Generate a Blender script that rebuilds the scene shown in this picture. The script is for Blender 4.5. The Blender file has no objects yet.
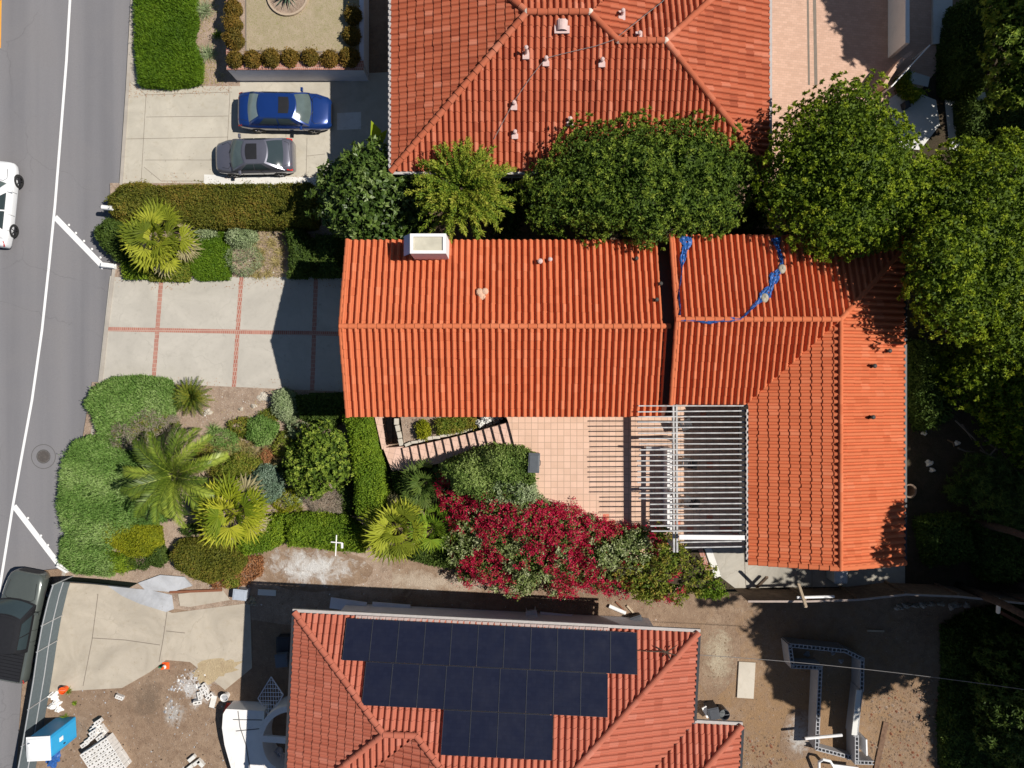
import bpy, bmesh, math, random
import numpy as np
from mathutils import Vector, Matrix

random.seed(7)
rng = np.random.default_rng(7)
SC = bpy.context.scene
COL = SC.collection
CAMZ, FOC = 35.0, 700.0
G = -0.7            # street and driveway level
PZ = 2.6            # patio level

def P(px, py, z=G):
    s = (CAMZ - z) / FOC
    return Vector(((px - 512) * s, (384 - py) * s, z))

# ------------------------------------------------------------------ naming
def tag(o, label=None, cat=None, group=None, kind=None):
    if label: o['label'] = label
    if cat: o['category'] = cat
    if group: o['group'] = group
    if kind: o['kind'] = kind
    return o

def empty(name, loc=(0, 0, 0), rz=0.0, label=None, cat=None, group=None, parent=None):
    o = bpy.data.objects.new(name, None)
    o.empty_display_size = 0.2
    COL.objects.link(o)
    o.location = loc
    o.rotation_euler = (0, 0, rz)
    if parent: o.parent = parent
    return tag(o, label, cat, group)

def link_mesh(name, me, mats, parent=None, loc=None):
    o = bpy.data.objects.new(name, me)
    COL.objects.link(o)
    for m in (mats if isinstance(mats, (list, tuple)) else [mats]):
        me.materials.append(m)
    if parent: o.parent = parent
    if loc is not None: o.location = loc
    return o

def copy_tree(o, parent=None):
    c = o.copy()
    COL.objects.link(c)
    if parent: c.parent = parent
    for ch in list(o.children):
        copy_tree(ch, c)
    return c

# ------------------------------------------------------------------ mesh builder
class MB:
    def __init__(s):
        s.v, s.f, s.m = [], [], []
    def poly(s, pts, mi=0):
        b = len(s.v); s.v += [tuple(p) for p in pts]
        s.f.append(tuple(range(b, b + len(pts)))); s.m.append(mi)
        return s
    def box(s, c, d, rz=0.0, mi=0, M=None):
        hx, hy, hz = d[0] / 2, d[1] / 2, d[2] / 2
        R = M if M is not None else Matrix.Rotation(rz, 3, 'Z')
        b = len(s.v)
        for x in (-hx, hx):
            for y in (-hy, hy):
                for z in (-hz, hz):
                    p = R @ Vector((x, y, z)) + Vector(c)
                    s.v.append(tuple(p))
        for q in ((0, 1, 3, 2), (4, 6, 7, 5), (0, 4, 5, 1), (2, 3, 7, 6), (0, 2, 6, 4), (1, 5, 7, 3)):
            s.f.append(tuple(b + i for i in q)); s.m.append(mi)
        return s
    def bar(s, a, b, w, h=None, mi=0, up=(0, 0, 1)):
        a, b = Vector(a), Vector(b); h = h or w
        d = b - a; L = d.length
        if L < 1e-6: return s
        x = d.normalized(); u = Vector(up)
        if abs(x.dot(u)) > .98: u = Vector((0, 1, 0))
        y = u.cross(x).normalized(); z = x.cross(y)
        M = Matrix((x, y, z)).transposed()
        return s.box((a + b) / 2, (L, w, h), M=M, mi=mi)
    def tube(s, pts, r, n=8, mi=0, cap=True):
        pts = [Vector(p) for p in pts]
        rs = r if isinstance(r, (list, tuple)) else [r] * len(pts)
        b = len(s.v)
        ref = Vector((0.13, 0.21, 1)).normalized()
        for i, p in enumerate(pts):
            d = (pts[min(i + 1, len(pts) - 1)] - pts[max(i - 1, 0)]).normalized()
            u = ref if abs(d.dot(ref)) < .95 else Vector((1, 0, 0))
            x = d.cross(u).normalized(); y = d.cross(x)
            for k in range(n):
                t = 2 * math.pi * k / n
                s.v.append(tuple(p + (x * math.cos(t) + y * math.sin(t)) * rs[i]))
        for i in range(len(pts) - 1):
            for k in range(n):
                a0 = b + i * n + k; a1 = b + i * n + (k + 1) % n
                s.f.append((a0, a1, a1 + n, a0 + n)); s.m.append(mi)
        if cap:
            s.f.append(tuple(b + k for k in range(n))[::-1]); s.m.append(mi)
            e = b + (len(pts) - 1) * n
            s.f.append(tuple(e + k for k in range(n))); s.m.append(mi)
        return s
    def prism(s, pts, z0, z1, mi=0, mside=None):
        """pts: plan polygon (x,y); closed solid"""
        n = len(pts); b = len(s.v)
        ar = sum(pts[i][0] * pts[(i + 1) % n][1] - pts[(i + 1) % n][0] * pts[i][1] for i in range(n))
        if ar < 0: pts = pts[::-1]
        for p in pts: s.v.append((p[0], p[1], z0))
        for p in pts: s.v.append((p[0], p[1], z1))
        ms = mi if mside is None else mside
        s.f.append(tuple(b + i for i in range(n))[::-1]); s.m.append(ms)
        s.f.append(tuple(b + n + i for i in range(n))); s.m.append(mi)
        for i in range(n):
            j = (i + 1) % n
            s.f.append((b + i, b + j, b + n + j, b + n + i)); s.m.append(ms)
        return s
    def lathe(s, prof, c=(0, 0, 0), n=20, mi=0, sx=1.0, sy=1.0):
        b = len(s.v); c = Vector(c)
        for r, z in prof:
            for k in range(n):
                t = 2 * math.pi * k / n
                s.v.append((c.x + r * sx * math.cos(t), c.y + r * sy * math.sin(t), c.z + z))
        for i in range(len(prof) - 1):
            for k in range(n):
                a0 = b + i * n + k; a1 = b + i * n + (k + 1) % n
                s.f.append((a0, a1, a1 + n, a0 + n)); s.m.append(mi)
        s.f.append(tuple(b + k for k in range(n))[::-1]); s.m.append(mi)
        e = b + (len(prof) - 1) * n
        s.f.append(tuple(e + k for k in range(n))); s.m.append(mi)
        return s
    def grid(s, fn, nu, nv, mi=0):
        b = len(s.v)
        for i in range(nu + 1):
            for j in range(nv + 1):
                s.v.append(tuple(fn(i / nu, j / nv)))
        for i in range(nu):
            for j in range(nv):
                a = b + i * (nv + 1) + j
                s.f.append((a, a + nv + 1, a + nv + 2, a + 1)); s.m.append(mi)
        return s
    def build(s, name, mats, parent=None, smooth=False, loc=None, bevel=0.0):
        me = bpy.data.meshes.new(name)
        me.from_pydata(s.v, [], s.f)
        me.polygons.foreach_set('material_index', s.m)
        if smooth:
            me.polygons.foreach_set('use_smooth', [True] * len(s.f))
        me.update()
        o = link_mesh(name, me, mats, parent, loc)
        if bevel > 0:
            md = o.modifiers.new('bevel', 'BEVEL'); md.width = bevel; md.segments = 2
            md.limit_method = 'ANGLE'
        return o

# ------------------------------------------------------------------ materials
class NT:
    def __init__(s, name):
        s.mat = bpy.data.materials.new(name); s.mat.use_nodes = True
        s.t = s.mat.node_tree; s.t.nodes.clear()
        s.out = s.n('ShaderNodeOutputMaterial')
        s.b = s.n('ShaderNodeBsdfPrincipled')
        s.l(s.b.outputs[0], s.out.inputs[0])
    def n(s, typ, **kw):
        nd = s.t.nodes.new(typ)
        for k, v in kw.items(): setattr(nd, k, v)
        return nd
    def l(s, a, b): s.t.links.new(a, b)
    def coord(s, kind='Object'):
        if not hasattr(s, 'tc'): s.tc = s.n('ShaderNodeTexCoord')
        return s.tc.outputs[kind]
    def pos(s):
        if not hasattr(s, 'ge'): s.ge = s.n('ShaderNodeNewGeometry')
        return s.ge.outputs['Position']
    def mapping(s, vec, scale=(1, 1, 1), rot=(0, 0, 0), loc=(0, 0, 0)):
        m = s.n('ShaderNodeMapping'); s.l(vec, m.inputs[0])
        m.inputs['Scale'].default_value = scale; m.inputs['Rotation'].default_value = rot
        m.inputs['Location'].default_value = loc
        return m.outputs[0]
    def noise(s, vec, scale, detail=6, rough=.6, dist=0.0):
        nd = s.n('ShaderNodeTexNoise'); s.l(vec, nd.inputs['Vector'])
        nd.inputs['Scale'].default_value = scale; nd.inputs['Detail'].default_value = detail
        nd.inputs['Roughness'].default_value = rough; nd.inputs['Distortion'].default_value = dist
        return nd.outputs['Fac']
    def ramp(s, fac, stops, interp='LINEAR'):
        r = s.n('ShaderNodeValToRGB'); s.l(fac, r.inputs[0])
        cr = r.color_ramp; cr.interpolation = interp
        while len(cr.elements) < len(stops): cr.elements.new(0.5)
        for e, (p, c) in zip(cr.elements, stops):
            e.position = p
            e.color = (c, c, c, 1) if isinstance(c, (int, float)) else (*c, 1)
        return r.outputs[0]
    def mix(s, fac, a, b, mode='MIX'):
        m = s.n('ShaderNodeMix', data_type='RGBA', blend_type=mode)
        for sock, val in ((m.inputs[0], fac), (m.inputs[6], a), (m.inputs[7], b)):
            if hasattr(val, 'links'): s.l(val, sock)
            elif isinstance(val, (int, float)): sock.default_value = val
            else: sock.default_value = (*val, 1)
        return m.outputs[2]
    def math(s, op, a, b=0.0, c=None):
        m = s.n('ShaderNodeMath', operation=op)
        for sock, val in zip(m.inputs, (a, b, c)):
            if val is None: continue
            if hasattr(val, 'links'): s.l(val, sock)
            else: sock.default_value = val
        return m.outputs[0]
    def bump(s, h, strength=.3, dist=.02):
        b = s.n('ShaderNodeBump'); s.l(h, b.inputs['Height'])
        b.inputs['Strength'].default_value = strength; b.inputs['Distance'].default_value = dist
        s.l(b.outputs[0], s.b.inputs['Normal'])
    def done(s, col, rough=.8, spec=.3, metal=0.0):
        if hasattr(col, 'links'): s.l(col, s.b.inputs['Base Color'])
        else: s.b.inputs['Base Color'].default_value = (*col, 1)
        if hasattr(rough, 'links'): s.l(rough, s.b.inputs['Roughness'])
        else: s.b.inputs['Roughness'].default_value = rough
        s.b.inputs['Specular IOR Level'].default_value = spec
        s.b.inputs['Metallic'].default_value = metal
        return s.mat

def plain(name, c, rough=.6, spec=.4, metal=0.0, var=.12, scale=6.0, coat=0.0):
    t = NT(name)
    f = t.noise(t.coord(), scale, 5)
    col = t.ramp(f, [(.25, tuple(x * (1 - var) for x in c)), (.75, tuple(min(1, x * (1 + var)) for x in c))])
    if coat: t.b.inputs['Coat Weight'].default_value = coat; t.b.inputs['Coat Roughness'].default_value = .04
    return t.done(col, rough, spec, metal)

def soil(name, c1, c2, c3, fleck=(.55, .5, .42), fl=.72, dark=.36, bumpd=.05, spill=None, amount=.75):
    t = NT(name); p = t.pos()
    big = t.noise(p, .35, 5, .6, .6)
    mid = t.noise(p, 2.6, 8, .72, .4)
    fine = t.noise(p, 14, 6, .75)
    base = t.mix(t.ramp(big, [(.35, 0.0), (.65, 1.0)]), c1, c2)
    base = t.mix(t.ramp(mid, [(.42, 0.0), (.68, .9)]), base, c3)
    base = t.mix(t.ramp(fine, [(.28, .75), (dark + .06, 0.0)]), base, tuple(x * .35 for x in c1))
    base = t.mix(t.ramp(t.noise(p, 22, 3, .6), [(fl - .06, 0.0), (fl, .8)]), base, fleck)
    if spill:
        v = t.n('ShaderNodeVectorMath', operation='DISTANCE'); t.l(t.mapping(t.coord('Generated'), (1, 1, 0)), v.inputs[0]); v.inputs[1].default_value = (.5, .5, 0)
        r = t.math('ADD', t.math('MULTIPLY', v.outputs['Value'], 2.0), t.math('MULTIPLY', t.math('SUBTRACT', t.noise(p, 1.7, 8, .75, .6), .5), 2.6))
        base = t.mix(t.ramp(r, [(.15, amount), (.75, 0.0)]), base, t.ramp(fine, [(.3, tuple(x * .75 for x in spill)), (.65, spill)]))
    t.bump(t.math('ADD', fine, mid), .9, bumpd)
    return t.done(base, .95, .1)

def concrete(name, c, stain=.25, warm=(.9, .82, .68), scale=1.0):
    t = NT(name); p = t.pos()
    big = t.noise(p, .5 * scale, 6, .65, .8)
    mid = t.noise(p, 3 * scale, 7, .7)
    fine = t.noise(p, 40, 3, .6)
    b = t.ramp(big, [(.3, tuple(x * (1 - stain) for x in c)), (.62, c), (.8, tuple(min(1, x * 1.08) for x in c))])
    b = t.mix(t.ramp(mid, [(.52, 0.0), (.72, .35)]), b, tuple(x * w * .75 for x, w in zip(c, warm)))
    b = t.mix(t.ramp(fine, [(.3, .25), (.5, 0.0)]), b, tuple(x * .6 for x in c))
    oil = t.noise(p, 1.3 * scale, 6, .8, .5)
    b = t.mix(t.ramp(oil, [(.29, .5), (.36, 0.0)]), b, tuple(x * .45 for x in c))
    vo = t.n('ShaderNodeTexVoronoi', feature='DISTANCE_TO_EDGE'); vo.inputs['Scale'].default_value = .32
    wv = t.n('ShaderNodeVectorMath', operation='ADD'); nz = t.n('ShaderNodeTexNoise'); t.l(p, nz.inputs['Vector']); nz.inputs['Scale'].default_value = 1.1; nz.inputs['Detail'].default_value = 6
    t.l(p, wv.inputs[0]); t.l(nz.outputs['Color'], wv.inputs[1]); t.l(wv.outputs[0], vo.inputs['Vector'])
    ck = t.math('MULTIPLY', t.ramp(vo.outputs['Distance'], [(.0, .28), (.006, 0.0)]), t.ramp(big, [(.5, 0.0), (.6, 1.0)]))
    b = t.mix(ck, b, tuple(x * .35 for x in c))
    t.bump(fine, .2, .01)
    return t.done(b, .9, .2)

def asphalt():
    t = NT('asphalt'); p = t.pos()
    lanes = t.noise(t.mapping(p, (.55, .02, 1), (0, 0, math.radians(-4.5))), 1.2, 3, .5)
    big = t.noise(p, .25, 6, .6, .5)
    fine = t.noise(p, 26, 4, .8)
    grain = t.noise(p, 9, 5, .75)
    b = t.ramp(lanes, [(.3, (.150, .147, .156)), (.5, (.19, .186, .195)), (.7, (.225, .217, .222))])
    b = t.mix(t.ramp(big, [(.45, 0.0), (.7, .5)]), b, (.21, .20, .20))
    b = t.mix(t.ramp(fine, [(.3, .45), (.5, 0.0)]), b, (.11, .108, .115))
    b = t.mix(t.ramp(fine, [(.6, 0.0), (.75, .35)]), b, (.4, .39, .385))
    b = t.mix(t.ramp(grain, [(.25, .4), (.36, 0.0)]), b, (.13, .127, .135))
    vo = t.n('ShaderNodeTexVoronoi', feature='DISTANCE_TO_EDGE'); vo.inputs['Scale'].default_value = .16
    wv = t.n('ShaderNodeVectorMath', operation='ADD'); nz = t.n('ShaderNodeTexNoise'); t.l(p, nz.inputs['Vector']); nz.inputs['Scale'].default_value = .9; nz.inputs['Detail'].default_value = 7
    t.l(p, wv.inputs[0]); t.l(nz.outputs['Color'], wv.inputs[1]); t.l(wv.outputs[0], vo.inputs['Vector'])
    ck = t.math('MULTIPLY', t.ramp(vo.outputs['Distance'], [(.0, .3), (.004, 0.0)]), t.ramp(big, [(.46, 0.0), (.58, 1.0)]))
    b = t.mix(ck, b, (.07, .068, .07))
    sp = t.noise(p, 1.1, 7, .8, .3)
    b = t.mix(t.ramp(sp, [(.29, .55), (.34, 0.0)]), b, (.075, .072, .075))
    t.bump(fine, .3, .01)
    return t.done(b, .85, .2)

def tile_mat(name, base, light, dark, moss=(.16, .1, .07), var=1.0, dirt=.35):
    t = NT(name)
    uv = t.n('ShaderNodeUVMap').outputs[0]
    fl = t.n('ShaderNodeVectorMath', operation='FLOOR'); t.l(uv, fl.inputs[0])
    wn = t.n('ShaderNodeTexWhiteNoise', noise_dimensions='2D'); t.l(fl.outputs[0], wn.inputs['Vector'])
    col = t.ramp(wn.outputs['Value'], [(0, dark), (.12, tuple(a + (b - a) * (1 - .5 * var) for a, b in zip(dark, base))), (.5, base), (.88, tuple(a + (b - a) * .5 * var for a, b in zip(base, light))), (1, light)])
    p = t.pos()
    wear = t.noise(p, .9, 6, .65, .5)
    col = t.mix(t.ramp(wear, [(.48, 0.0), (.75, dirt)]), col, tuple(x * .62 for x in base))
    spot = t.noise(p, 7, 6, .75)
    col = t.mix(t.ramp(spot, [(.26, .6), (.36, 0.0)]), col, moss)
    col = t.mix(t.ramp(spot, [(.68, 0.0), (.82, .35)]), col, light)
    t.bump(t.noise(p, 30, 4, .7), .15, .01)
    return t.done(col, .85, .12)

def leaf_mat(name, stops, trans=.25, rough=.6, spec=.18, vmix=.5):
    """stops: colours across the per-leaf value u; v (per clump) shifts it"""
    t = NT(name)
    uv = t.n('ShaderNodeUVMap').outputs[0]
    sep = t.n('ShaderNodeSeparateXYZ'); t.l(uv, sep.inputs[0])
    f = t.math('ADD', t.math('MULTIPLY', sep.outputs[0], 1 - vmix), t.math('MULTIPLY', sep.outputs[1], vmix))
    n = len(stops)
    col = t.ramp(f, [(.12 + .76 * i / (n - 1), c) for i, c in enumerate(stops)])
    t.done(col, rough, spec)
    tr = t.n('ShaderNodeBsdfTranslucent'); t.l(col, tr.inputs[0])
    mx = t.n('ShaderNodeMixShader'); mx.inputs[0].default_value = trans
    t.l(t.b.outputs[0], mx.inputs[1]); t.l(tr.outputs[0], mx.inputs[2])
    t.l(mx.outputs[0], t.out.inputs[0])
    return t.mat

def brick_mat(name, c1, c2, mortar, w, h, off=.5, rot=0.0, ms=.012, odd=None):
    t = NT(name); p = t.mapping(t.pos(), (1, 1, 1), (0, 0, rot))
    br = t.n('ShaderNodeTexBrick', offset=off); t.l(p, br.inputs['Vector'])
    br.inputs['Scale'].default_value = 1.0
    br.inputs['Brick Width'].default_value = w; br.inputs['Row Height'].default_value = h
    br.inputs['Mortar Size'].default_value = ms; br.inputs['Mortar Smooth'].default_value = .15
    br.inputs['Color1'].default_value = (*c1, 1); br.inputs['Color2'].default_value = (*c2, 1)
    br.inputs['Mortar'].default_value = (*mortar, 1)
    col = br.outputs[0]
    n = t.noise(t.pos(), 1.3, 6, .65)
    col = t.mix(t.ramp(n, [(.5, 0.0), (.75, .3)]), col, tuple(x * .7 for x in c1))
    if odd:
        sc = t.n('ShaderNodeVectorMath', operation='DIVIDE'); t.l(p, sc.inputs[0]); sc.inputs[1].default_value = (w, h, 1)
        fl = t.n('ShaderNodeVectorMath', operation='FLOOR'); t.l(sc.outputs[0], fl.inputs[0])
        wn = t.n('ShaderNodeTexWhiteNoise', noise_dimensions='2D'); t.l(fl.outputs[0], wn.inputs['Vector'])
        m = t.math('MULTIPLY', t.math('GREATER_THAN', wn.outputs['Value'], .982), t.math('SUBTRACT', 1.0, br.outputs['Fac']))
        col = t.mix(m, col, odd)
    t.bump(t.math('SUBTRACT', 1.0, br.outputs['Fac']), .3, .006)
    return t.done(col, .8, .25)

M = {}
M['asphalt'] = asphalt()
M['dirt'] = soil('dirt', (.255, .175, .118), (.32, .23, .16), (.195, .13, .088))
M['drygrass'] = soil('dry_lot_soil', (.30, .205, .13), (.37, .265, .175), (.20, .135, .085), fleck=(.6, .46, .28), fl=.68, bumpd=.09)
M['garden'] = soil('garden_soil', (.32, .235, .175), (.42, .32, .245), (.23, .165, .12), fl=.66)
M['lawn'] = soil('dry_lawn', (.35, .28, .195), (.30, .255, .155), (.40, .325, .235), fleck=(.22, .22, .08), fl=.62, bumpd=.02)
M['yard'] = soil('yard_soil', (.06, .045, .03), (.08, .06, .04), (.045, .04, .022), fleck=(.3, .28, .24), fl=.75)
M['conc'] = concrete('driveway_concrete', (.50, .46, .38), .22)
M['conc_grey'] = concrete('slab_concrete', (.47, .44, .385), .18, (.85, .85, .82))
M['conc_lot'] = concrete('lot_concrete', (.47, .415, .335), .28)
M['conc_white'] = concrete('white_concrete', (.70, .69, .65), .12)
M['cement'] = concrete('spilled_cement', (.46, .47, .49), .5)
M['kerb'] = concrete('kerb_concrete', (.42, .38, .33), .25)
M['pad'] = concrete('back_pad_concrete', (.44, .41, .35), .45)
M['joint'] = plain('joint', (.20, .17, .14), .9, .1)
M['paint'] = concrete('road_paint', (.80, .80, .79), .1, (.95, .95, .95))
M['yellow'] = plain('yellow_paint', (.75, .36, .05), .7)
M['brickstrip'] = brick_mat('brick_strip', (.34, .13, .095), (.42, .19, .14), (.45, .36, .3), .10, .21, .5)
M['paver'] = brick_mat('pink_pavers', (.52, .33, .24), (.60, .39, .29), (.42, .29, .22), .24, .12, .5, .1, .006)
M['patio'] = brick_mat('patio_tile', (.60, .40, .29), (.68, .46, .345), (.40, .28, .205), .30, .30, 0.0, 0, .014, odd=(.62, .22, .14))
M['stairtile'] = brick_mat('stair_tile', (.60, .40, .31), (.66, .45, .36), (.42, .29, .23), .30, .30, 0.0, .25, .012)
M['tile_main'] = tile_mat('terracotta_orange', (.55, .152, .066), (.60, .19, .092), (.49, .126, .053), var=.25, dirt=.2)
M['tile_top'] = tile_mat('terracotta_weathered', (.42, .115, .058), (.53, .19, .115), (.32, .08, .042), var=.35, dirt=.3)
M['tile_solar'] = tile_mat('terracotta_salmon', (.42, .13, .082), (.48, .175, .12), (.37, .108, .067), var=.25, dirt=.2)
M['mortar'] = plain('mortar', (.62, .52, .44), .9)
M['stucco'] = concrete('stucco', (.60, .54, .46), .12)
M['stucco_white'] = concrete('white_stucco', (.80, .78, .76), .08, (.95, .95, .95))
M['stucco_lilac'] = concrete('planter_stucco', (.74, .73, .78), .12, (.95, .95, 1))
M['shadow_brown'] = plain('shadow_strip_brown', (.11, .035, .02), .55)  # dark brown stands for the shadow strip between the wings
M['gutter'] = plain('gutter_white', (.42, .39, .37), .5)
M['dark_metal'] = plain('dark_metal', (.03, .03, .035), .5)
M['vent'] = plain('vent_pink', (.58, .42, .39), .7)
M['vent_dark'] = plain('vent_dark', (.05, .045, .04), .7)
M['white'] = plain('white_paint', (.8, .79, .77), .5)
M['chimtop'] = concrete('chimney_pan', (.62, .58, .46), .35)
M['slat'] = plain('pergola_white', (.43, .425, .42), .7, var=.4, scale=3)
M['blueflap'] = plain('cap_shade_blue', (.20, .38, .66), .5)  # shaded side of the chimney cap, its blue put into the colour
M['wood'] = plain('fence_wood', (.17, .12, .085), .85, .2, var=.35, scale=4)
M['timber'] = plain('pale_timber', (.48, .38, .27), .8, .2)
M['red_timber'] = plain('red_timber', (.22, .09, .05), .8, .2)
M['cmu'] = concrete('block_grey', (.42, .42, .43), .2, (.95, .95, 1))
M['cmu_light'] = concrete('block_light', (.72, .70, .67), .12)
M['board'] = concrete('plywood_board', (.55, .50, .42), .15)
M['rock'] = concrete('rock', (.5, .46, .4), .3)
M['tarp'] = plain('blue_tarp', (.02, .09, .30), .45, .4, var=.6, scale=9)
M['sand'] = plain('sandbag', (.36, .33, .26), .9)
M['orange'] = plain('orange_plastic', (.85, .12, .02), .5)
M['green_pl'] = plain('green_plastic', (.05, .3, .14), .5)
M['red_pl'] = plain('red_plastic', (.6, .04, .02), .5)
M['loo_blue'] = plain('toilet_blue', (.02, .31, .62), .45, var=.05)
M['loo_white'] = plain('toilet_white', (.82, .83, .83), .45, var=.05)
M['bin'] = plain('bin_plastic', (.05, .055, .065), .5)
M['cloth'] = plain('fence_mesh_cloth', (.115, .14, .15), .85, .1, var=.12, scale=8)
M['galv'] = plain('galvanised_steel', (.42, .43, .44), .45, .5, .3)
M['rubber'] = plain('tyre_rubber', (.02, .02, .02), .85)
M['rim'] = plain('alloy_rim', (.35, .35, .36), .3, .5, .8)
M['rim_dark'] = plain('black_rim', (.035, .035, .04), .4, .5, .4)
M['glass'] = plain('tinted_glass', (.035, .05, .055), .06, .6, var=.05)
M['windshield'] = plain('windshield_glass', (.09, .12, .118), .08, .6, var=.2, scale=2)
M['glass_pale'] = plain('pale_glass', (.21, .27, .27), .1, .6, var=.15, scale=2)
M['car_blue'] = plain('blue_paint', (.009, .038, .18), .25, .5, .25, var=.05, coat=1)
M['car_grey'] = plain('grey_paint', (.15, .15, .185), .3, .5, .45, var=.05, coat=1)
M['car_white'] = plain('white_car_paint', (.78, .79, .80), .3, .5, 0, var=.02, coat=1)
M['car_olive'] = plain('grey_green_paint', (.10, .115, .105), .32, .5, .3, var=.05, coat=1)
M['black_trim'] = plain('black_trim', (.018, .018, .02), .45)
M['lamp_clear'] = plain('headlight_glass', (.6, .62, .64), .1, .6)
M['lamp_red'] = plain('taillight_red', (.5, .015, .012), .2, .6)
M['bark'] = plain('bark', (.07, .052, .04), .95, .1, var=.4, scale=8)
M['palmbark'] = plain('palm_bark', (.19, .14, .095), .95, .1, var=.5, scale=14)
M['wire'] = plain('cable', (.20, .19, .185), .6)
M['drain'] = plain('iron_lid', (.10, .088, .08), .7, .4, .2, var=.4, scale=12)

def panel_mat():
    t = NT('solar_cell')
    br = t.n('ShaderNodeTexBrick', offset=0.0); t.l(t.coord('UV'), br.inputs['Vector'])
    br.inputs['Scale'].default_value = 1; br.inputs['Brick Width'].default_value = .1667; br.inputs['Row Height'].default_value = .1
    br.inputs['Mortar Size'].default_value = .004
    br.inputs['Color1'].default_value = (.011, .013, .028, 1); br.inputs['Color2'].default_value = (.013, .0155, .032, 1)
    br.inputs['Mortar'].default_value = (.010, .012, .026, 1)
    dust = t.noise(t.pos(), 1.1, 6, .7)
    col = t.mix(t.ramp(dust, [(.4, 0.0), (.8, .022)]), br.outputs[0], (.2, .19, .18))
    return t.done(col, t.ramp(dust, [(.3, .14), (.7, .24)]), .45)
M['solar'] = panel_mat()

LM = {}
LM['laurel'] = leaf_mat('laurel_leaf', [(.035, .065, .012), (.07, .125, .02), (.13, .2, .035), (.26, .33, .12)], .25, .42, .35)
LM['ficus'] = leaf_mat('ficus_leaf', [(.05, .09, .012), (.125, .20, .024), (.24, .33, .04), (.40, .47, .08)], .33, vmix=.6)
LM['oak'] = leaf_mat('broad_leaf', [(.06, .105, .010), (.15, .225, .014), (.27, .36, .024), (.42, .48, .04)], .35, vmix=.6)
LM['feather'] = leaf_mat('feathery_leaf', [(.06, .12, .014), (.13, .21, .02), (.27, .33, .03), (.46, .45, .07)], .3, vmix=.6)
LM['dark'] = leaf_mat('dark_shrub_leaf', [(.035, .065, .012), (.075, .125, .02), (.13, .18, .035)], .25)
LM['hedge_brown'] = leaf_mat('clipped_hedge_leaf', [(.07, .085, .012), (.13, .14, .018), (.19, .18, .025), (.27, .17, .035)], .25)
LM['hedge_lime'] = leaf_mat('lime_hedge_leaf', [(.09, .17, .014), (.18, .28, .02), (.30, .39, .03)], .3)
LM['juniper'] = leaf_mat('juniper_spray', [(.085, .17, .03), (.15, .27, .055), (.24, .36, .10), (.34, .45, .17)], .25)
LM['turf'] = leaf_mat('fine_juniper', [(.06, .125, .010), (.115, .215, .012), (.19, .30, .02)], .3)
LM['yellow'] = leaf_mat('yellow_green_leaf', [(.14, .18, .010), (.27, .29, .014), (.4, .39, .025)], .3)
LM['bluegrey'] = leaf_mat('blue_grey_leaf', [(.075, .13, .075), (.15, .22, .15), (.29, .37, .28)], .2)
LM['sage'] = leaf_mat('sage_leaf', [(.16, .22, .09), (.29, .36, .18), (.43, .48, .29)], .2)
LM['bract'] = leaf_mat('crimson_bract', [(.30, .006, .032), (.54, .014, .062), (.70, .045, .12)], .35)
LM['boug'] = leaf_mat('bougainvillea_leaf', [(.09, .14, .025), (.19, .24, .07), (.33, .38, .17), (.48, .5, .3)], .25)
LM['lantana'] = leaf_mat('mixed_shrub_leaf', [(.08, .13, .014), (.17, .22, .025), (.28, .29, .045), (.4, .27, .06)], .3)
LM['bronze'] = leaf_mat('bronze_leaf', [(.09, .08, .016), (.19, .13, .022), (.3, .165, .035)], .2)
LM['rust'] = leaf_mat('rust_leaf', [(.24, .10, .045), (.38, .17, .07), (.46, .27, .14)], .2)
LM['straw'] = leaf_mat('straw_blade', [(.3, .25, .09), (.45, .38, .15), (.58, .48, .25)], .3)
LM['palm'] = leaf_mat('fan_palm_frond', [(.13, .17, .016), (.28, .32, .025), (.45, .47, .05)], .35, vmix=.85)
LM['palm_gold'] = leaf_mat('golden_palm_frond', [(.13, .19, .012), (.30, .345, .02), (.50, .50, .045)], .35, vmix=.75)
LM['palm_dry'] = leaf_mat('dry_palm_frond', [(.26, .22, .11), (.42, .37, .2)], .2)
LM['feather_palm'] = leaf_mat('feather_palm_frond', [(.05, .085, .012), (.14, .21, .02), (.36, .43, .06)], .3, .4, .4, vmix=.65)
LM['cycad'] = leaf_mat('cycad_frond', [(.035, .07, .010), (.085, .13, .014), (.22, .23, .03)], .25)
LM['twig'] = leaf_mat('bare_twig', [(.18, .14, .10), (.3, .25, .19), (.42, .36, .29)], .1)
LM['privet'] = leaf_mat('privet_leaf', [(.055, .10, .018), (.12, .19, .035), (.23, .31, .075), (.34, .42, .14)], .25)
LM['banana'] = leaf_mat('banana_leaf', [(.28, .4, .02), (.45, .55, .04)], .4)

# ------------------------------------------------------------------ foliage
def unit(a):
    return a / np.maximum(np.linalg.norm(a, axis=-1, keepdims=True), 1e-9)

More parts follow.
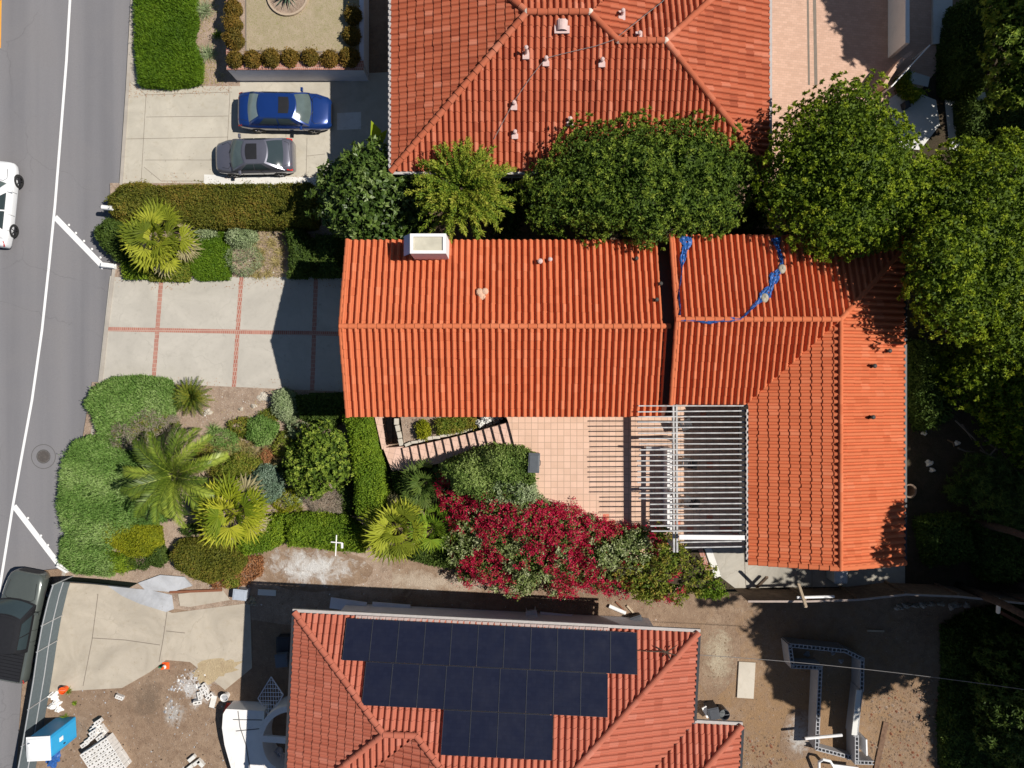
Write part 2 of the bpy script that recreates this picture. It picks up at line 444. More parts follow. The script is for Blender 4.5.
class Leaves:
    def __init__(s): s.V, s.U, s.n = [], [], 0
    def add(s, p, d, n, L, W, u, v, droop=0.1, mid=.45):
        """p,d,n (N,3); one four-cornered leaf each"""
        N = len(p)
        if N == 0: return s
        L = np.broadcast_to(np.asarray(L, float), (N,))[:, None]; W = np.broadcast_to(np.asarray(W, float), (N,))[:, None]
        d = unit(d); sd = unit(np.cross(d, n)); n2 = np.cross(sd, d)
        q = np.empty((N, 4, 3))
        q[:, 0] = p
        q[:, 1] = p + d * L * mid + sd * W * .5 + n2 * W * .12
        q[:, 2] = p + d * L - n2 * L * droop
        q[:, 3] = p + d * L * mid - sd * W * .5 + n2 * W * .12
        s.V.append(q)
        uv = np.empty((N, 4, 2)); uv[:, :, 0] = np.clip(u, 0, 1)[:, None]; uv[:, :, 1] = np.clip(v, 0, 1)[:, None]
        s.U.append(uv)
        return s
    def clumps(s, c, n, k, L, W, spread=(20, 95), jit=.0, bias=None, vfun=None, droop=.1, convex=.0):
        M_ = len(c)
        if M_ == 0: return s
        n = unit(n)
        cv = rng.random(M_) if vfun is None else vfun(c, n)
        c = np.repeat(c, k, 0); nn = np.repeat(n, k, 0); v = np.repeat(cv, k)
        N = len(c)
        r = unit(rng.normal(size=(N, 3))); t = unit(r - (r * nn).sum(1, keepdims=True) * nn)
        th = np.radians(rng.uniform(spread[0], spread[1], N))[:, None]
        d = nn * np.cos(th) + t * np.sin(th)
        if bias is not None: d = unit(d + np.asarray(bias))
        ln = unit(nn * .7 + d * convex + rng.normal(size=(N, 3)) * .3)
        if jit: c = c + rng.normal(size=(N, 3)) * jit
        sc = rng.uniform(.65, 1.25, N)
        s.add(c, d, ln, L * sc, W * sc, np.clip(.5 + .2 * rng.normal(size=N), 0, 1), v, droop)
        return s
    def mesh(s, name, mat, parent=None, extra=None):
        V = np.concatenate(s.V); U = np.concatenate(s.U)
        N = len(V)
        me = bpy.data.meshes.new(name)
        nv, nf = N * 4, N
        ev = ef = None
        verts = V.reshape(-1, 3)
        faces = np.arange(nv, dtype=np.int32)
        uvs = U.reshape(-1, 2)
        if extra is not None:
            ev, ef = extra
            q = ev[ef]                       # (F,4,3) unshared
            verts = np.concatenate([verts, q.reshape(-1, 3)])
            uu = np.repeat(rng.random((len(q), 1, 2)) * .35, 4, 1)
            uvs = np.concatenate([uvs, uu.reshape(-1, 2)])
            nv = len(verts); nf = nv // 4
            faces = np.arange(nv, dtype=np.int32)
        me.vertices.add(nv); me.vertices.foreach_set('co', verts.astype(np.float32).ravel())
        me.loops.add(nv); me.loops.foreach_set('vertex_index', faces)
        me.polygons.add(nf); me.polygons.foreach_set('loop_start', np.arange(0, nv, 4, dtype=np.int32))
        ul = me.uv_layers.new(name='UVMap'); ul.data.foreach_set('uv', uvs.astype(np.float32).ravel())
        me.update(calc_edges=True)
        return link_mesh(name, me, mat, parent)

def vnoise(p, f, seed=0):
    """cheap smooth pseudo-noise in [-1,1] from sines"""
    r = np.random.default_rng(seed)
    o = np.zeros(len(p))
    for i in range(5):
        k = unit(r.normal(size=(1, p.shape[1])))[0] * f * r.uniform(.6, 1.8)
        o += np.sin(p @ k + r.uniform(0, 6.28))
    return o / 3.2

def in_poly(pts, x, y):
    n = len(pts); c = np.zeros(len(x), bool)
    j = n - 1
    for i in range(n):
        xi, yi = pts[i]; xj, yj = pts[j]
        m = ((yi > y) != (yj > y)) & (x < (xj - xi) * (y - yi) / ((yj - yi) if yj != yi else 1e-9) + xi)
        c ^= m; j = i
    return c

def edge_dist(pts, x, y):
    d = np.full(len(x), 1e9)
    n = len(pts)
    for i in range(n):
        ax, ay = pts[i]; bx, by = pts[(i + 1) % n]
        ex, ey = bx - ax, by - ay
        t = np.clip(((x - ax) * ex + (y - ay) * ey) / (ex * ex + ey * ey + 1e-9), 0, 1)
        d = np.minimum(d, np.hypot(x - ax - t * ex, y - ay - t * ey))
    return d

def bush(name, label, cat, poly, mat, h=.8, zb=G, rnd=.4, dens=260, k=4, L=.09, W=.045, bump=.1, bf=3.0,
         spread=(15, 95), bias=None, group=None, zout=None, core=True, stem=True, droop=.1, extra_leaf=None):
    """a shrub or hedge over a plan outline given in photo coordinates at height zb+.6h"""
    z0 = zb + .6 * h if zout is None else zout
    pts = [tuple(P(a, b, z0)[:2]) for a, b in poly]
    xs = [p[0] for p in pts]; ys = [p[1] for p in pts]
    cx, cy = sum(xs) / len(xs), sum(ys) / len(ys)
    pts = [(a - cx, b - cy) for a, b in pts]
    xs = [p[0] for p in pts]; ys = [p[1] for p in pts]
    area = (max(xs) - min(xs)) * (max(ys) - min(ys))
    seed = int(abs(cx * 37 + cy * 91)) % 9999
    def height(x, y):
        w = vnoise(np.stack([x, y], 1), 5.0, seed + 1) * .12 * min(1, rnd * 2)
        d = edge_dist(pts, x, y) + w
        t = np.clip(d / rnd, 0, 1)
        hh = h * np.sqrt(np.clip(1 - (1 - t) ** 2, 0, 1))
        return np.maximum(hh * (1 + bump * vnoise(np.stack([x, y], 1), bf, seed)) , .02)
    n = int(area * dens)
    x = rng.uniform(min(xs) - .1, max(xs) + .1, n); y = rng.uniform(min(ys) - .1, max(ys) + .1, n)
    ins = in_poly(pts, x, y)
    near = (~ins) & (edge_dist(pts, x, y) < .09 + .07 * vnoise(np.stack([x, y], 1), 6.0, seed + 9))
    ok = ins | (near & (rng.random(n) < .5))
    x, y = x[ok], y[ok]
    def normal(x, y):
        e = .06
        gx = (height(x + e, y) - height(x - e, y)) / (2 * e); gy = (height(x, y + e) - height(x, y - e)) / (2 * e)
        return unit(np.stack([-gx, -gy, np.ones_like(gx)], 1))
    thin = vnoise(np.stack([x, y], 1), 3.4, seed + 21) + .3 * rng.normal(size=len(x)) > -1.05
    x, y = x[thin], y[thin]
    z = height(x, y) * rng.uniform(.84, 1.03, len(x))
    nn = normal(x, y)
    lv = Leaves()
    c = np.stack([x, y, z], 1)
    patch = lambda q, n_: np.clip(.48 + .36 * vnoise(q[:, :2], 2.2, seed + 5) + .2 * vnoise(q[:, :2], 7.0, seed + 6) + rng.normal(size=len(q)) * .2, 0, 1)
    c[:, 2] += np.where(rng.random(len(c)) < .10, rng.uniform(.03, .17, len(c)) * min(1, h + .3), 0)
    lv.clumps(c, nn, k, L, W, spread, jit=L * .35, bias=bias, droop=droop, vfun=patch, convex=.3)
    # leaves on the flanks
    per = sum(math.hypot(pts[i][0] - pts[i - 1][0], pts[i][1] - pts[i - 1][1]) for i in range(len(pts)))
    m = int(per * h * dens * .8)
    ii = rng.integers(0, len(pts), m); tt = rng.random(m)
    A = np.array(pts); B = np.roll(A, -1, 0)
    sp = A[ii] + (B[ii] - A[ii]) * tt[:, None]
    dn = B[ii] - A[ii]; outw = unit(np.stack([dn[:, 1], -dn[:, 0]], 1))
    ar = sum(pts[i - 1][0] * pts[i][1] - pts[i][0] * pts[i - 1][1] for i in range(len(pts)))
    if ar < 0: outw = -outw
    f = rng.random(m) ** 1.1
    inset = rnd * (1 - np.sqrt(np.clip(1 - (f * .95) ** 2, 0, 1))) * .9
    sp = sp - outw * (inset[:, None] + .02) + rng.normal(size=(m, 2)) * .03
    okm = in_poly(pts, sp[:, 0], sp[:, 1])
    sp, f, outw = sp[okm], f[okm], outw[okm]
    cz = np.concatenate([sp, (f * h * .9)[:, None]], 1)
    no = unit(np.concatenate([outw, (.2 + f * .8)[:, None]], 1))
    lv.clumps(cz, no, k, L, W, spread, jit=L * .3, bias=bias, droop=droop, vfun=patch)
    extra = None
    if core:
        s_ = max(.09, min(.16, math.sqrt(area) / 14))
        gx = np.arange(min(xs), max(xs) + s_, s_); gy = np.arange(min(ys), max(ys) + s_, s_)
        X, Y = np.meshgrid(gx, gy, indexing='ij')
        inside = in_poly(pts, X.ravel(), Y.ravel()).reshape(X.shape)
        Z = (height(X.ravel(), Y.ravel()) * .82 - .03).reshape(X.shape)
        Z = np.where(inside, Z, 0.0)
        ev = np.stack([X, Y, Z], 2).reshape(-1, 3)
        nyy = len(gy)
        I, J = np.meshgrid(np.arange(len(gx) - 1), np.arange(nyy - 1), indexing='ij')
        a = (I * nyy + J).ravel()
        ef = np.stack([a, a + nyy, a + nyy + 1, a + 1], 1)
        keep = inside.ravel()[ef].sum(1) >= 2
        extra = (ev, ef[keep])
    if stem:
        root = empty(name, (cx, cy, zb), 0, label, cat, group)
        o = lv.mesh('foliage', mat, root, extra)
        mb = MB()
        for i in range(5):
            a = rng.uniform(0, 6.28); r = .25 * min(max(xs), max(ys), .8)
            tip = (math.cos(a) * r, math.sin(a) * r, h * .6)
            mb.tube([(math.cos(a) * .05, math.sin(a) * .05, -.05), tip], [.025, .012], 5)
        mb.build('stem', M['bark'], root)
        return root
    o = lv.mesh(name, mat, None, extra)
    o.location = (cx, cy, zb)
    return tag(o, label, cat, group)

def circle_poly(px, py, r, ry=None, n=14, wob=.12):
    out = []
    for i in range(n):
        t = 2 * math.pi * i / n
        w = 1 + random.uniform(-wob, wob)
        out.append((px + r * w * math.cos(t), py + (ry or r) * w * math.sin(t)))
    return out

def tree(name, label, lobes, mat, zb=G, clump=7.5, k=13, L=.2, W=.085, cat='tree', group=None, spread=(25, 100), offscreen=False,
         core=.5, bark=None, fill=75, inner=.25):
    """lobes: (px, py, r_px, z_centre[, squash]) in photo coordinates, or world (x,y,r,z) when offscreen"""
    Ls = []
    for lo in lobes:
        if offscreen: x, y, r, z = lo[:4]
        else:
            p = P(lo[0], lo[1], lo[3]); x, y, z = p; r = lo[2] * (CAMZ - lo[3]) / FOC
        Ls.append((x, y, z, r, lo[4] if len(lo) > 4 else .8))
    cx = sum(l[0] * l[3] for l in Ls) / sum(l[3] for l in Ls); cy = sum(l[1] * l[3] for l in Ls) / sum(l[3] for l in Ls)
    base = Vector((cx, cy, zb))
    root = empty(name, base, 0, label, cat, group)
    cs, ns = [], []
    for i, (x, y, z, r, sq) in enumerate(Ls):
        n = int(4 * math.pi * r * r * clump)
        d = unit(rng.normal(size=(n, 3)))
        d = d[(d[:, 2] > -.55) | (rng.random(n) < .35)]
        rad = r * (1 + .17 * vnoise(d * r, 3.0 / max(r, .5) * 1.6, i * 7 + int(abs(cx * 10))) + .10 * vnoise(d * r, 4.5, i + 3))
        rad = rad * rng.uniform(.9, 1.03, len(d))
        inn = rng.random(len(d)) < inner
        rad = np.where(inn, rad * rng.uniform(.68, .92, len(d)), rad)
        c = d * rad[:, None]; c[:, 2] *= sq
        c = c + np.array([x, y, z])
        nn = unit(d * np.array([1, 1, 1 / sq]) + np.array([0, 0, .45]))
        keep = np.ones(len(c), bool)
        for j, (x2, y2, z2, r2, s2) in enumerate(Ls):
            if j == i: continue
            q = (c - np.array([x2, y2, z2])) / np.array([1, 1, s2])
            keep &= np.linalg.norm(q, axis=1) > r2 * .93
        cs.append(c[keep]); ns.append(nn[keep])
    C = np.concatenate(cs) - np.array(base); Nn = np.concatenate(ns)
    lv = Leaves()
    tipv = lambda c, n: np.clip(.28 + .72 * rng.random(len(c)) ** 1.2, 0, 1)
    lv.clumps(C, Nn, k, L, W, spread, jit=L * .05, droop=.3, vfun=tipv, convex=.6)
    for i, (x, y, z, r, sq) in enumerate(Ls):
        n = int(4 * math.pi * r * r * fill)
        d = unit(rng.normal(size=(n, 3))); d = d[d[:, 2] > -.6]
        c = d * (r * rng.uniform(.5, .9, len(d)))[:, None]; c[:, 2] *= sq; c += np.array([x, y, z]) - np.array(base)
        D = unit(rng.normal(size=c.shape) + np.array([0, 0, .1])); Nf = unit(rng.normal(size=c.shape) * .6 + np.array([0, 0, 1.0]))
        lv.add(c, D, Nf, L * 1.15, W * 1.5, rng.uniform(.1, .55, len(c)), rng.uniform(0, .3, len(c)), .2)
    extra = None
    if core:
        EV, EF = [], []; off = 0
        for i, (x, y, z, r, sq) in enumerate(Ls):
            nu, nv_ = 14, 8
            u = np.linspace(0, 2 * np.pi, nu, endpoint=False); v = np.linspace(.02, np.pi * .72, nv_)
            U_, V_ = np.meshgrid(u, v, indexing='ij')
            d = np.stack([np.sin(V_) * np.cos(U_), np.sin(V_) * np.sin(U_), np.cos(V_)], 2).reshape(-1, 3)
            rad = r * core * (1 + .2 * vnoise(d * 2, 2.5, i + 11))
            q = d * rad[:, None]; q[:, 2] *= sq
            EV.append(q + np.array([x, y, z]) - np.array(base))
            for a in range(nu):
                for b in range(nv_ - 1):
                    a2 = (a + 1) % nu
                    EF.append((off + a * nv_ + b, off + a * nv_ + b + 1, off + a2 * nv_ + b + 1, off + a2 * nv_ + b))
            off += nu * nv_
        extra = (np.concatenate(EV), np.array(EF))
    lv.mesh('crown', mat, root, extra)
    mb = MB()
    ztop = max(l[2] for l in Ls) - zb
    tr = .06 + .011 * ztop
    mb.tube([(0, 0, -.1), (.08, .05, ztop * .3), (.02, -.06, ztop * .6)], [tr * 1.3, tr, tr * .75], 9)
    for (x, y, z, r, sq) in Ls:
        e = Vector((x, y, z)) - base
        mb.tube([(.05, 0, ztop * .45), e * .55 + Vector((0, 0, ztop * .18)), e], [tr * .6, tr * .4, tr * .15], 6)
        for q in range(5):
            dd = Vector(unit(rng.normal(size=3)) * r * .8); dd.z = abs(dd.z) * sq
            mb.tube([e * .75 + Vector((0, 0, ztop * .1)), e + dd], [tr * .25, .015], 5)
    mb.build('trunk', bark or M['bark'], root, smooth=True)
    return root

def fan_palm(name, label, px, py, rpx, zc, mat, group=None, nf=20, zb=G, dry=6, flat=1.0, seedv=0, blade_k=24, fanang=195):
    rr = rpx * (CAMZ - zc) / FOC
    c = P(px, py, zc)
    root = empty(name, (c.x, c.y, zb), 0, label, 'palm', group)
    H = zc - zb
    def fronds(count, lo, hi, dry_):
        lv = Leaves()
        for i in range(count):
            az = i * 2.39996 + rng.uniform(-.42, .42) + seedv
            fr = (i + .5) / count
            if not dry_ and rng.random() < .05: continue
            el = math.radians(lo + (hi - lo) * (1 - fr) ** .85 + rng.uniform(-12, 9))
            pl = rr * rng.uniform(.46, .6)
            d = Vector((math.cos(az) * math.cos(el), math.sin(az) * math.cos(el), math.sin(el)))
            o = Vector((0, 0, H - .15)); hub = o + d * pl
            side = d.cross(Vector((0, 0, 1))); side = side.normalized() if side.length > 1e-3 else Vector((1, 0, 0))
            nrm = side.cross(d).normalized()
            lv.add(np.array([list(o)]), np.array([list(d)]), np.array([list(nrm)]), pl, .045, np.array([.75]), np.array([.8]), 0, .5)
            blade = rr * rng.uniform(.36, .52)
            # the blade tips over at the hub so that it lies flatter than its stalk
            e2 = el - math.radians(22) if el > .5 else el
            f = Vector((math.cos(az) * math.cos(e2), math.sin(az) * math.cos(e2), math.sin(e2))); n2 = side.cross(f).normalized()
            A = np.radians(np.linspace(-fanang / 2, fanang / 2, blade_k) + rng.uniform(-2.5, 2.5, blade_k))
            D = np.outer(np.cos(A), np.array(f)) + np.outer(np.sin(A), np.array(side))
            D = unit(D + np.array(n2) * (.16 * np.cos(A * 1.0) + .1)[:, None])
            Ln = blade * (1 - .3 * (np.abs(A) / math.radians(fanang / 2)) ** 2) * rng.uniform(.88, 1.06, blade_k)
            Wd = np.full(blade_k, blade * .6 * math.radians(fanang / blade_k) * .95)
            N = np.tile(np.array(n2), (blade_k, 1)) + np.outer(np.where(np.arange(blade_k) % 2, .55, -.55), np.array(side))
            v = np.full(blade_k, rng.random())
            lv.add(np.tile(np.array(hub), (blade_k, 1)), D, N, Ln, Wd, rng.random(blade_k), v, .28, .62)
        return lv
    big = fronds(nf, -4, 74, False)
    rr_ = rr; rr = rr * .62; heart = fronds(7, 48, 84, False); rr = rr_
    big.V += heart.V; big.U += heart.U
    big.mesh('crown', mat, root)
    if dry: fronds(dry, -38, -18, True).mesh('dry_frond', LM['palm_dry'], root)
    mb = MB(); mb.tube([(0, 0, -.1), (.03, .02, H * .5), (0, 0, H - .05)], [.2, .17, .15], 10)
    mb.build('trunk', M['palmbark'], root, smooth=True)
    return root

def feather_frond(lv, az, el, Ln, base, nl=34, leaf=.42, w=.04, droop=.9, vee=.45):
    pts = []
    d = Vector((math.cos(az), math.sin(az), 0)); p = Vector(base); e = el
    seg = 12
    for i in range(seg + 1):
        pts.append(p.copy())
        p = p + (d * math.cos(e) + Vector((0, 0, math.sin(e)))) * (Ln / seg)
        e -= droop / seg * (1.0 + .8 * i / seg)
    A = np.array([list(q) for q in pts])
    side = np.array([-d.y, d.x, 0])
    v = rng.random()
    # rachis
    for i in range(seg):
        t = A[i + 1] - A[i]
        lv.add(A[i][None], t[None], np.cross(side, t)[None], np.linalg.norm(t) * 1.15, .05 * (1 - .7 * i / seg), np.array([.95]), np.array([.95]), 0, .4)
    for sgn in (-1, 1):
        f = np.linspace(.14, .99, nl); ii = np.minimum((f * seg).astype(int), seg - 1); ff = f * seg - ii
        pos = A[ii] + (A[ii + 1] - A[ii]) * ff[:, None]
        tan = unit(A[ii + 1] - A[ii]); nr = unit(np.cross(side, tan)) * -1
        nr = np.where(nr[:, 2:3] < 0, -nr, nr)
        D = unit(sgn * side * .75 + tan * (.55 + .3 * f[:, None]) + nr * vee + rng.normal(size=(nl, 3)) * .06)
        ll = leaf * np.sin(np.pi * (.12 + .84 * f)) ** .6 * rng.uniform(.9, 1.1, nl)
        lv.add(pos, D, nr, ll, w, rng.random(nl), np.full(nl, v), .22, .35)

# ------------------------------------------------------------------ roofs
def roof_mesh(planes, name, mat, parent):
    """planes: dict(e0, along, up, z, pitch, polys, col, course, amp, cap) -> one mesh of barrel tiles"""
    V, F, UV, off = [], [], [], 0
    final = bmesh.new(); uvl = final.loops.layers.uv.new('UVMap')
    for pi, d in enumerate(planes):
        col = d.get('col', .272); crs = d.get('course', .36); amp = d.get('amp', .135); capw = d.get('cap', .62); ns = d.get('ns', 9); stp = d.get('step', .026)
        e0 = np.array(d['e0'][:2]); al = np.array(d['along']); up = np.array(d['up']); pitch = d['pitch']
        for poly in d['polys']:
            pp = np.array([p[:2] for p in poly], float)
            a = (pp - e0) @ al; b = (pp - e0) @ up
            c0, c1 = math.floor(a.min() / col) - 1, math.ceil(a.max() / col) + 1
            r0, r1 = math.floor(b.min() / crs) - 1, math.ceil(b.max() / crs) + 1
            ncol, nr = c1 - c0, r1 - r0
            t = np.concatenate([np.linspace(0, capw, ns), np.linspace(capw, 1, 4)[1:-1]])
            hh = np.where(t <= capw, amp * np.sqrt(np.clip(1 - (2 * t / capw - 1) ** 2, 0, 1)), -.045 * np.sin(np.pi * (t - capw) / (1 - capw)))
            na = ncol * len(t)
            ca = (np.arange(c0, c1)[:, None] + t[None]).ravel()
            H = np.tile(hh, ncol)
            colidx = np.repeat(np.arange(ncol), len(t))
            rows_b, rows_f = [], []
            verts = np.zeros((nr * 2, na, 3)); uv = np.zeros((nr * 2, na, 2))
            r_ = np.random.default_rng(pi * 17 + 5)
            for j in range(nr):
                jit = r_.normal(0, .0035, ncol)[colidx]; slip = r_.normal(0, .012, ncol)[colidx]
                sh = r_.normal(0, .004, ncol)[colidx]
                for q, fr in enumerate((0.0, 1.0)):
                    bb = (r0 + j + fr) * crs + (slip if q == 0 else 0)
                    A_ = ca * col + sh
                    xy = e0[None] + A_[:, None] * al + np.broadcast_to(np.asarray(bb), (na,))[:, None] * up
                    verts[j * 2 + q, :, :2] = xy
                    verts[j * 2 + q, :, 2] = d['z'] + pitch * bb + H + (stp + jit if q == 0 else 0)
                    uv[j * 2 + q, :, 0] = np.clip(ca, np.floor(ca) + .02, None) + 100 * pi
                    uv[j * 2 + q, :, 1] = r0 + j + (.05 if q == 0 else .95) + 50
            nrow = nr * 2
            I, J = np.meshgrid(np.arange(nrow - 1), np.arange(na - 1), indexing='ij')
            k0 = (I * na + J).ravel()
            quads = np.stack([k0, k0 + 1, k0 + na + 1, k0 + na], 1)
            me = bpy.data.meshes.new('tmp')
            me.from_pydata(verts.reshape(-1, 3).tolist(), [], quads.tolist())
            ul = me.uv_layers.new(name='UVMap'); ul.data.foreach_set('uv', uv.reshape(-1, 2)[quads.ravel()].astype(np.float32).ravel())
            bm = bmesh.new(); bm.from_mesh(me); bpy.data.meshes.remove(me)
            n = len(pp)
            area = sum(pp[i][0] * pp[(i + 1) % n][1] - pp[(i + 1) % n][0] * pp[i][1] for i in range(n))
            if area < 0: pp = pp[::-1]
            for i in range(n):
                p0, p1 = pp[i], pp[(i + 1) % n]
                e = p1 - p0; no = Vector((e[1], -e[0], 0)).normalized()
                bmesh.ops.bisect_plane(bm, geom=bm.verts[:] + bm.edges[:] + bm.faces[:], plane_co=(p0[0], p0[1], 0), plane_no=no, clear_outer=True)
            me = bpy.data.meshes.new('tmp'); bm.to_mesh(me); bm.free()
            final.from_mesh(me); bpy.data.meshes.remove(me)
    me = bpy.data.meshes.new(name)
    bmesh.ops.recalc_face_normals
    for f in final.faces:
        if f.normal.z < 0: f.normal_flip()
    final.to_mesh(me); final.free()
    return link_mesh(name, me, mat, parent)

def ridge(p0, p1, mat, parent, r=.125, seg=.40, zoff=.05, name='ridge_cap', n=9, mortar=False):
    p0, p1 = Vector(p0), Vector(p1)
    L = (p1 - p0).length; k = max(1, round(L / seg)); d = (p1 - p0).normalized()
    side = d.cross(Vector((0, 0, 1))).normalized(); up = side.cross(d).normalized()
    mb = MB()
    for i in range(k):
        a = p0 + d * (L * i / k); b = p0 + d * (L * (i + 1) / k + .03)
        ra, rb = r * random.uniform(.98, 1.04), r * .86
        j = random.uniform(-.006, .006)
        b0 = len(mb.v)
        for q, (c, rad) in enumerate(((a, ra), (b, rb))):
            for s in range(n):
                t = math.pi * s / (n - 1)
                mb.v.append(tuple(c + side * (math.cos(t) * rad + j) + up * (math.sin(t) * rad * .9 + zoff - .04 + (.012 if q == 0 else 0))))
        for s in range(n - 1):
            mb.f.append((b0 + s, b0 + s + 1, b0 + n + s + 1, b0 + n + s)); mb.m.append(0)
        mb.f.append(tuple(b0 + s for s in range(n))); mb.m.append(0)
    me = bpy.data.meshes.new(name); me.from_pydata(mb.v, [], mb.f)
    uvl = me.uv_layers.new(name='UVMap')
    cnt = 0
    for pi, pl in enumerate(me.polygons):
        for li in pl.loop_indices:
            uvl.data[li].uv = (pi // n + .5, 7.5)
    return link_mesh(name, me, mat, parent)

def sheet(name, pts, z, mat, mat_side=None, depth=.0):
    """flat ground polygon given in photo coordinates"""
    mb = MB()
    q = [tuple(P(a, b, z)[:2]) for a, b in pts]
    if depth: mb.prism(q, z - depth, z)
    else:
        ar = sum(q[i][0] * q[(i + 1) % len(q)][1] - q[(i + 1) % len(q)][0] * q[i][1] for i in range(len(q)))
        if ar < 0: q = q[::-1]
        mb.poly([(a, b, z) for a, b in q])
    o = mb.build(name, mat)
    return tag(o, kind='structure')

def strip(mb, pts, w, z):
    """flat ribbon along photo points"""
    ps = [P(a, b, z) for a, b in pts]
    Lf, Rt = [], []
    for i, p in enumerate(ps):
        d = (ps[min(i + 1, len(ps) - 1)] - ps[max(i - 1, 0)]).normalized()
        n = Vector((-d.y, d.x, 0))
        Lf.append(p + n * w / 2); Rt.append(p - n * w / 2)
    for i in range(len(ps) - 1):
        mb.poly([Rt[i], Rt[i + 1], Lf[i + 1], Lf[i]])
# ================================================================== SETTING
mb = MB(); mb.poly([(-260, -260, G - .14), (260, -260, G - .14), (260, 260, G - .14), (-260, 260, G - .14)])
tag(mb.build('ground', M['dirt']), kind='structure')
edge = [(140, -220), (134, -60), (131, 0), (126, 90), (120, 180), (113, 265), (105, 330), (99, 385), (90, 440), (78, 510), (62, 575), (44, 680), (24, 790), (-10, 960)]
road_pts = [tuple(P(a, b, G - .1)[:2]) for a, b in edge]
mb = MB()
for i in range(len(road_pts) - 1):
    (x0, y0), (x1, y1) = road_pts[i], road_pts[i + 1]
    mb.poly([(-60, y0, G - .1), (-60, y1, G - .1), (x1, y1, G - .1), (x0, y0, G - .1)])
tag(mb.build('road', M['asphalt']), kind='structure')
# kerb
mb = MB()
kp = [P(a, b, G) for a, b in edge[:11]]
for i in range(len(kp) - 1):
    a, b = kp[i], kp[i + 1]
    d = (b - a).normalized(); n = Vector((-d.y, d.x, 0))
    w = .17
    mb.prism([(a + n * 0)[:2], (b + n * 0)[:2], (b + n * w)[:2], (a + n * w)[:2]], G - .2, G + .03)
tag(mb.build('kerb', M['kerb']), kind='structure')
# painted lines, 4 mm sheets on the road
lane = [(74, -60), (70, 0), (66.5, 60), (61, 130), (55, 205), (49, 265), (42, 330), (32, 400), (21, 460), (13, 505), (1, 580), (-14, 660)]
mb = MB(); strip(mb, lane, .13, G - .096); tag(mb.build('lane_line', M['paint']), kind='structure')
mb = MB(); strip(mb, [(55, 217), (104, 267.5)], .28, G - .092); tag(mb.build('diagonal_stripe', M['paint']), kind='structure')
mb = MB(); strip(mb, [(14, 506), (60, 566)], .28, G - .092); tag(mb.build('diagonal_stripe', M['paint']), kind='structure')
mb = MB(); strip(mb, [(1.5, -70), (-.5, 48)], .13, G - .096); tag(mb.build('centre_line', M['yellow']), kind='structure')

# neighbour's driveway and pavement at the top left
sheet('pavement', [(134, -160), (143, -160), (140, 82), (129, 88), (131, 0)], G - .002, M['kerb'])
sheet('driveway', [(130, 82), (395, 72), (395, 192), (120, 192)], G, M['conc'])
mb = MB()
for ln in ([(144, 95), (232, 92)], [(146, 117), (228, 116)], [(124, 139), (228, 137)], [(146, 95), (141, 184)], [(230, 93), (227, 150)], [(229, 80), (229, 93)], [(307, 138), (306, 180)],
           [(130, 82), (146, 95)], [(144, 167), (161, 181)], [(161, 181), (205, 181)], [(286, 120), (286, 137)], [(307, 156), (325, 154)], [(145, 160), (215, 160)]):
    strip(mb, ln, .022, G + .004)
tag(mb.build('driveway_joint', M['joint']), kind='structure')
sheet('path', [(204, 174.5), (318, 177.5), (318, 187), (204, 187)], G + .012, M['conc_white'])
sheet('path', [(337, 113), (361, 112), (361, 129), (337, 130)], G + .008, M['conc_white'])
sheet('garden_bed', [(137, -160), (236, -160), (240, 86), (140, 86)], G + .006, M['garden'])
# main driveway of pale slabs and brick strips
sheet('driveway', [(110, 276), (350, 276), (350, 395), (97, 392)], G, M['conc_grey'])
mb = MB()
for ln in ([(161.5, 276), (152.5, 392)], [(241.5, 276), (233.5, 392)], [(316, 276), (312, 394)], [(106, 329), (352, 334)]):
    strip(mb, ln, .215, G + .004 + .004 * (ln[0][0] < 120))
tag(mb.build('brick_strip', M['brickstrip']), kind='structure')
# planted strip between both driveways, front garden
sheet('garden_bed', [(110, 183), (350, 183), (350, 277), (112, 277)], G + .008, M['garden'])
sheet('garden_bed', [(92, 382), (170, 384), (350, 392), (392, 405), (392, 640), (60, 592), (62, 560)], G + .01, M['garden'])
# the lot of the solar house
sheet('lot_soil', [(30, 572), (300, 540), (520, 560), (1250, 560), (1250, 1000), (0, 1000)], G + .002, M['dirt'])
DC = ((.255, .175, .118), (.32, .23, .16), (.195, .13, .088))
# pale cement spilled on the path, on the concrete edge and in the yard
def blob(px, py, rx, ry, z, mat, rot=0.0, n=30, name='cement_spill', rag=.22):
    pts = []
    for i in range(n):
        t = 2 * math.pi * i / n
        w = 1 + rag * math.sin(3 * t + px) * .6 + random.uniform(-rag, rag)
        x, y = rx * w * math.cos(t), ry * w * math.sin(t)
        pts.append((px + x * math.cos(rot) - y * math.sin(rot), py + x * math.sin(rot) + y * math.cos(rot)))
    return sheet(name, pts, z, mat)
blob(310, 568, 62, 24, G + .012, soil('cement_dust', *DC, spill=(.64, .63, .61), amount=.9), .08, rag=.05)
blob(420, 582, 110, 17, G + .008, soil('pale_path', *DC, spill=(.52, .44, .35), amount=.7), .05, rag=.05)
sheet('driveway', [(66, 583), (105, 585), (165, 610), (172, 613), (250, 603), (252, 668), (225, 690), (190, 662), (166, 660), (150, 672), (122, 688), (50, 692), (44, 700)], G + .03, M['conc_lot'], depth=.1)
mb = MB()
for ln in ([(98, 594), (92, 640), (83, 686)], [(167, 612), (163, 640), (159, 662)], [(92, 638), (125, 640), (160, 645)], [(166, 631), (185, 633)]):
    strip(mb, ln, .035, G + .035)
tag(mb.build('driveway_joint', M['joint']), kind='structure')
sheet('cement_spill', [(105, 584), (128, 588), (150, 590), (172, 595), (174, 609), (166, 612), (140, 604), (122, 596)], G + .045, M['cement'])
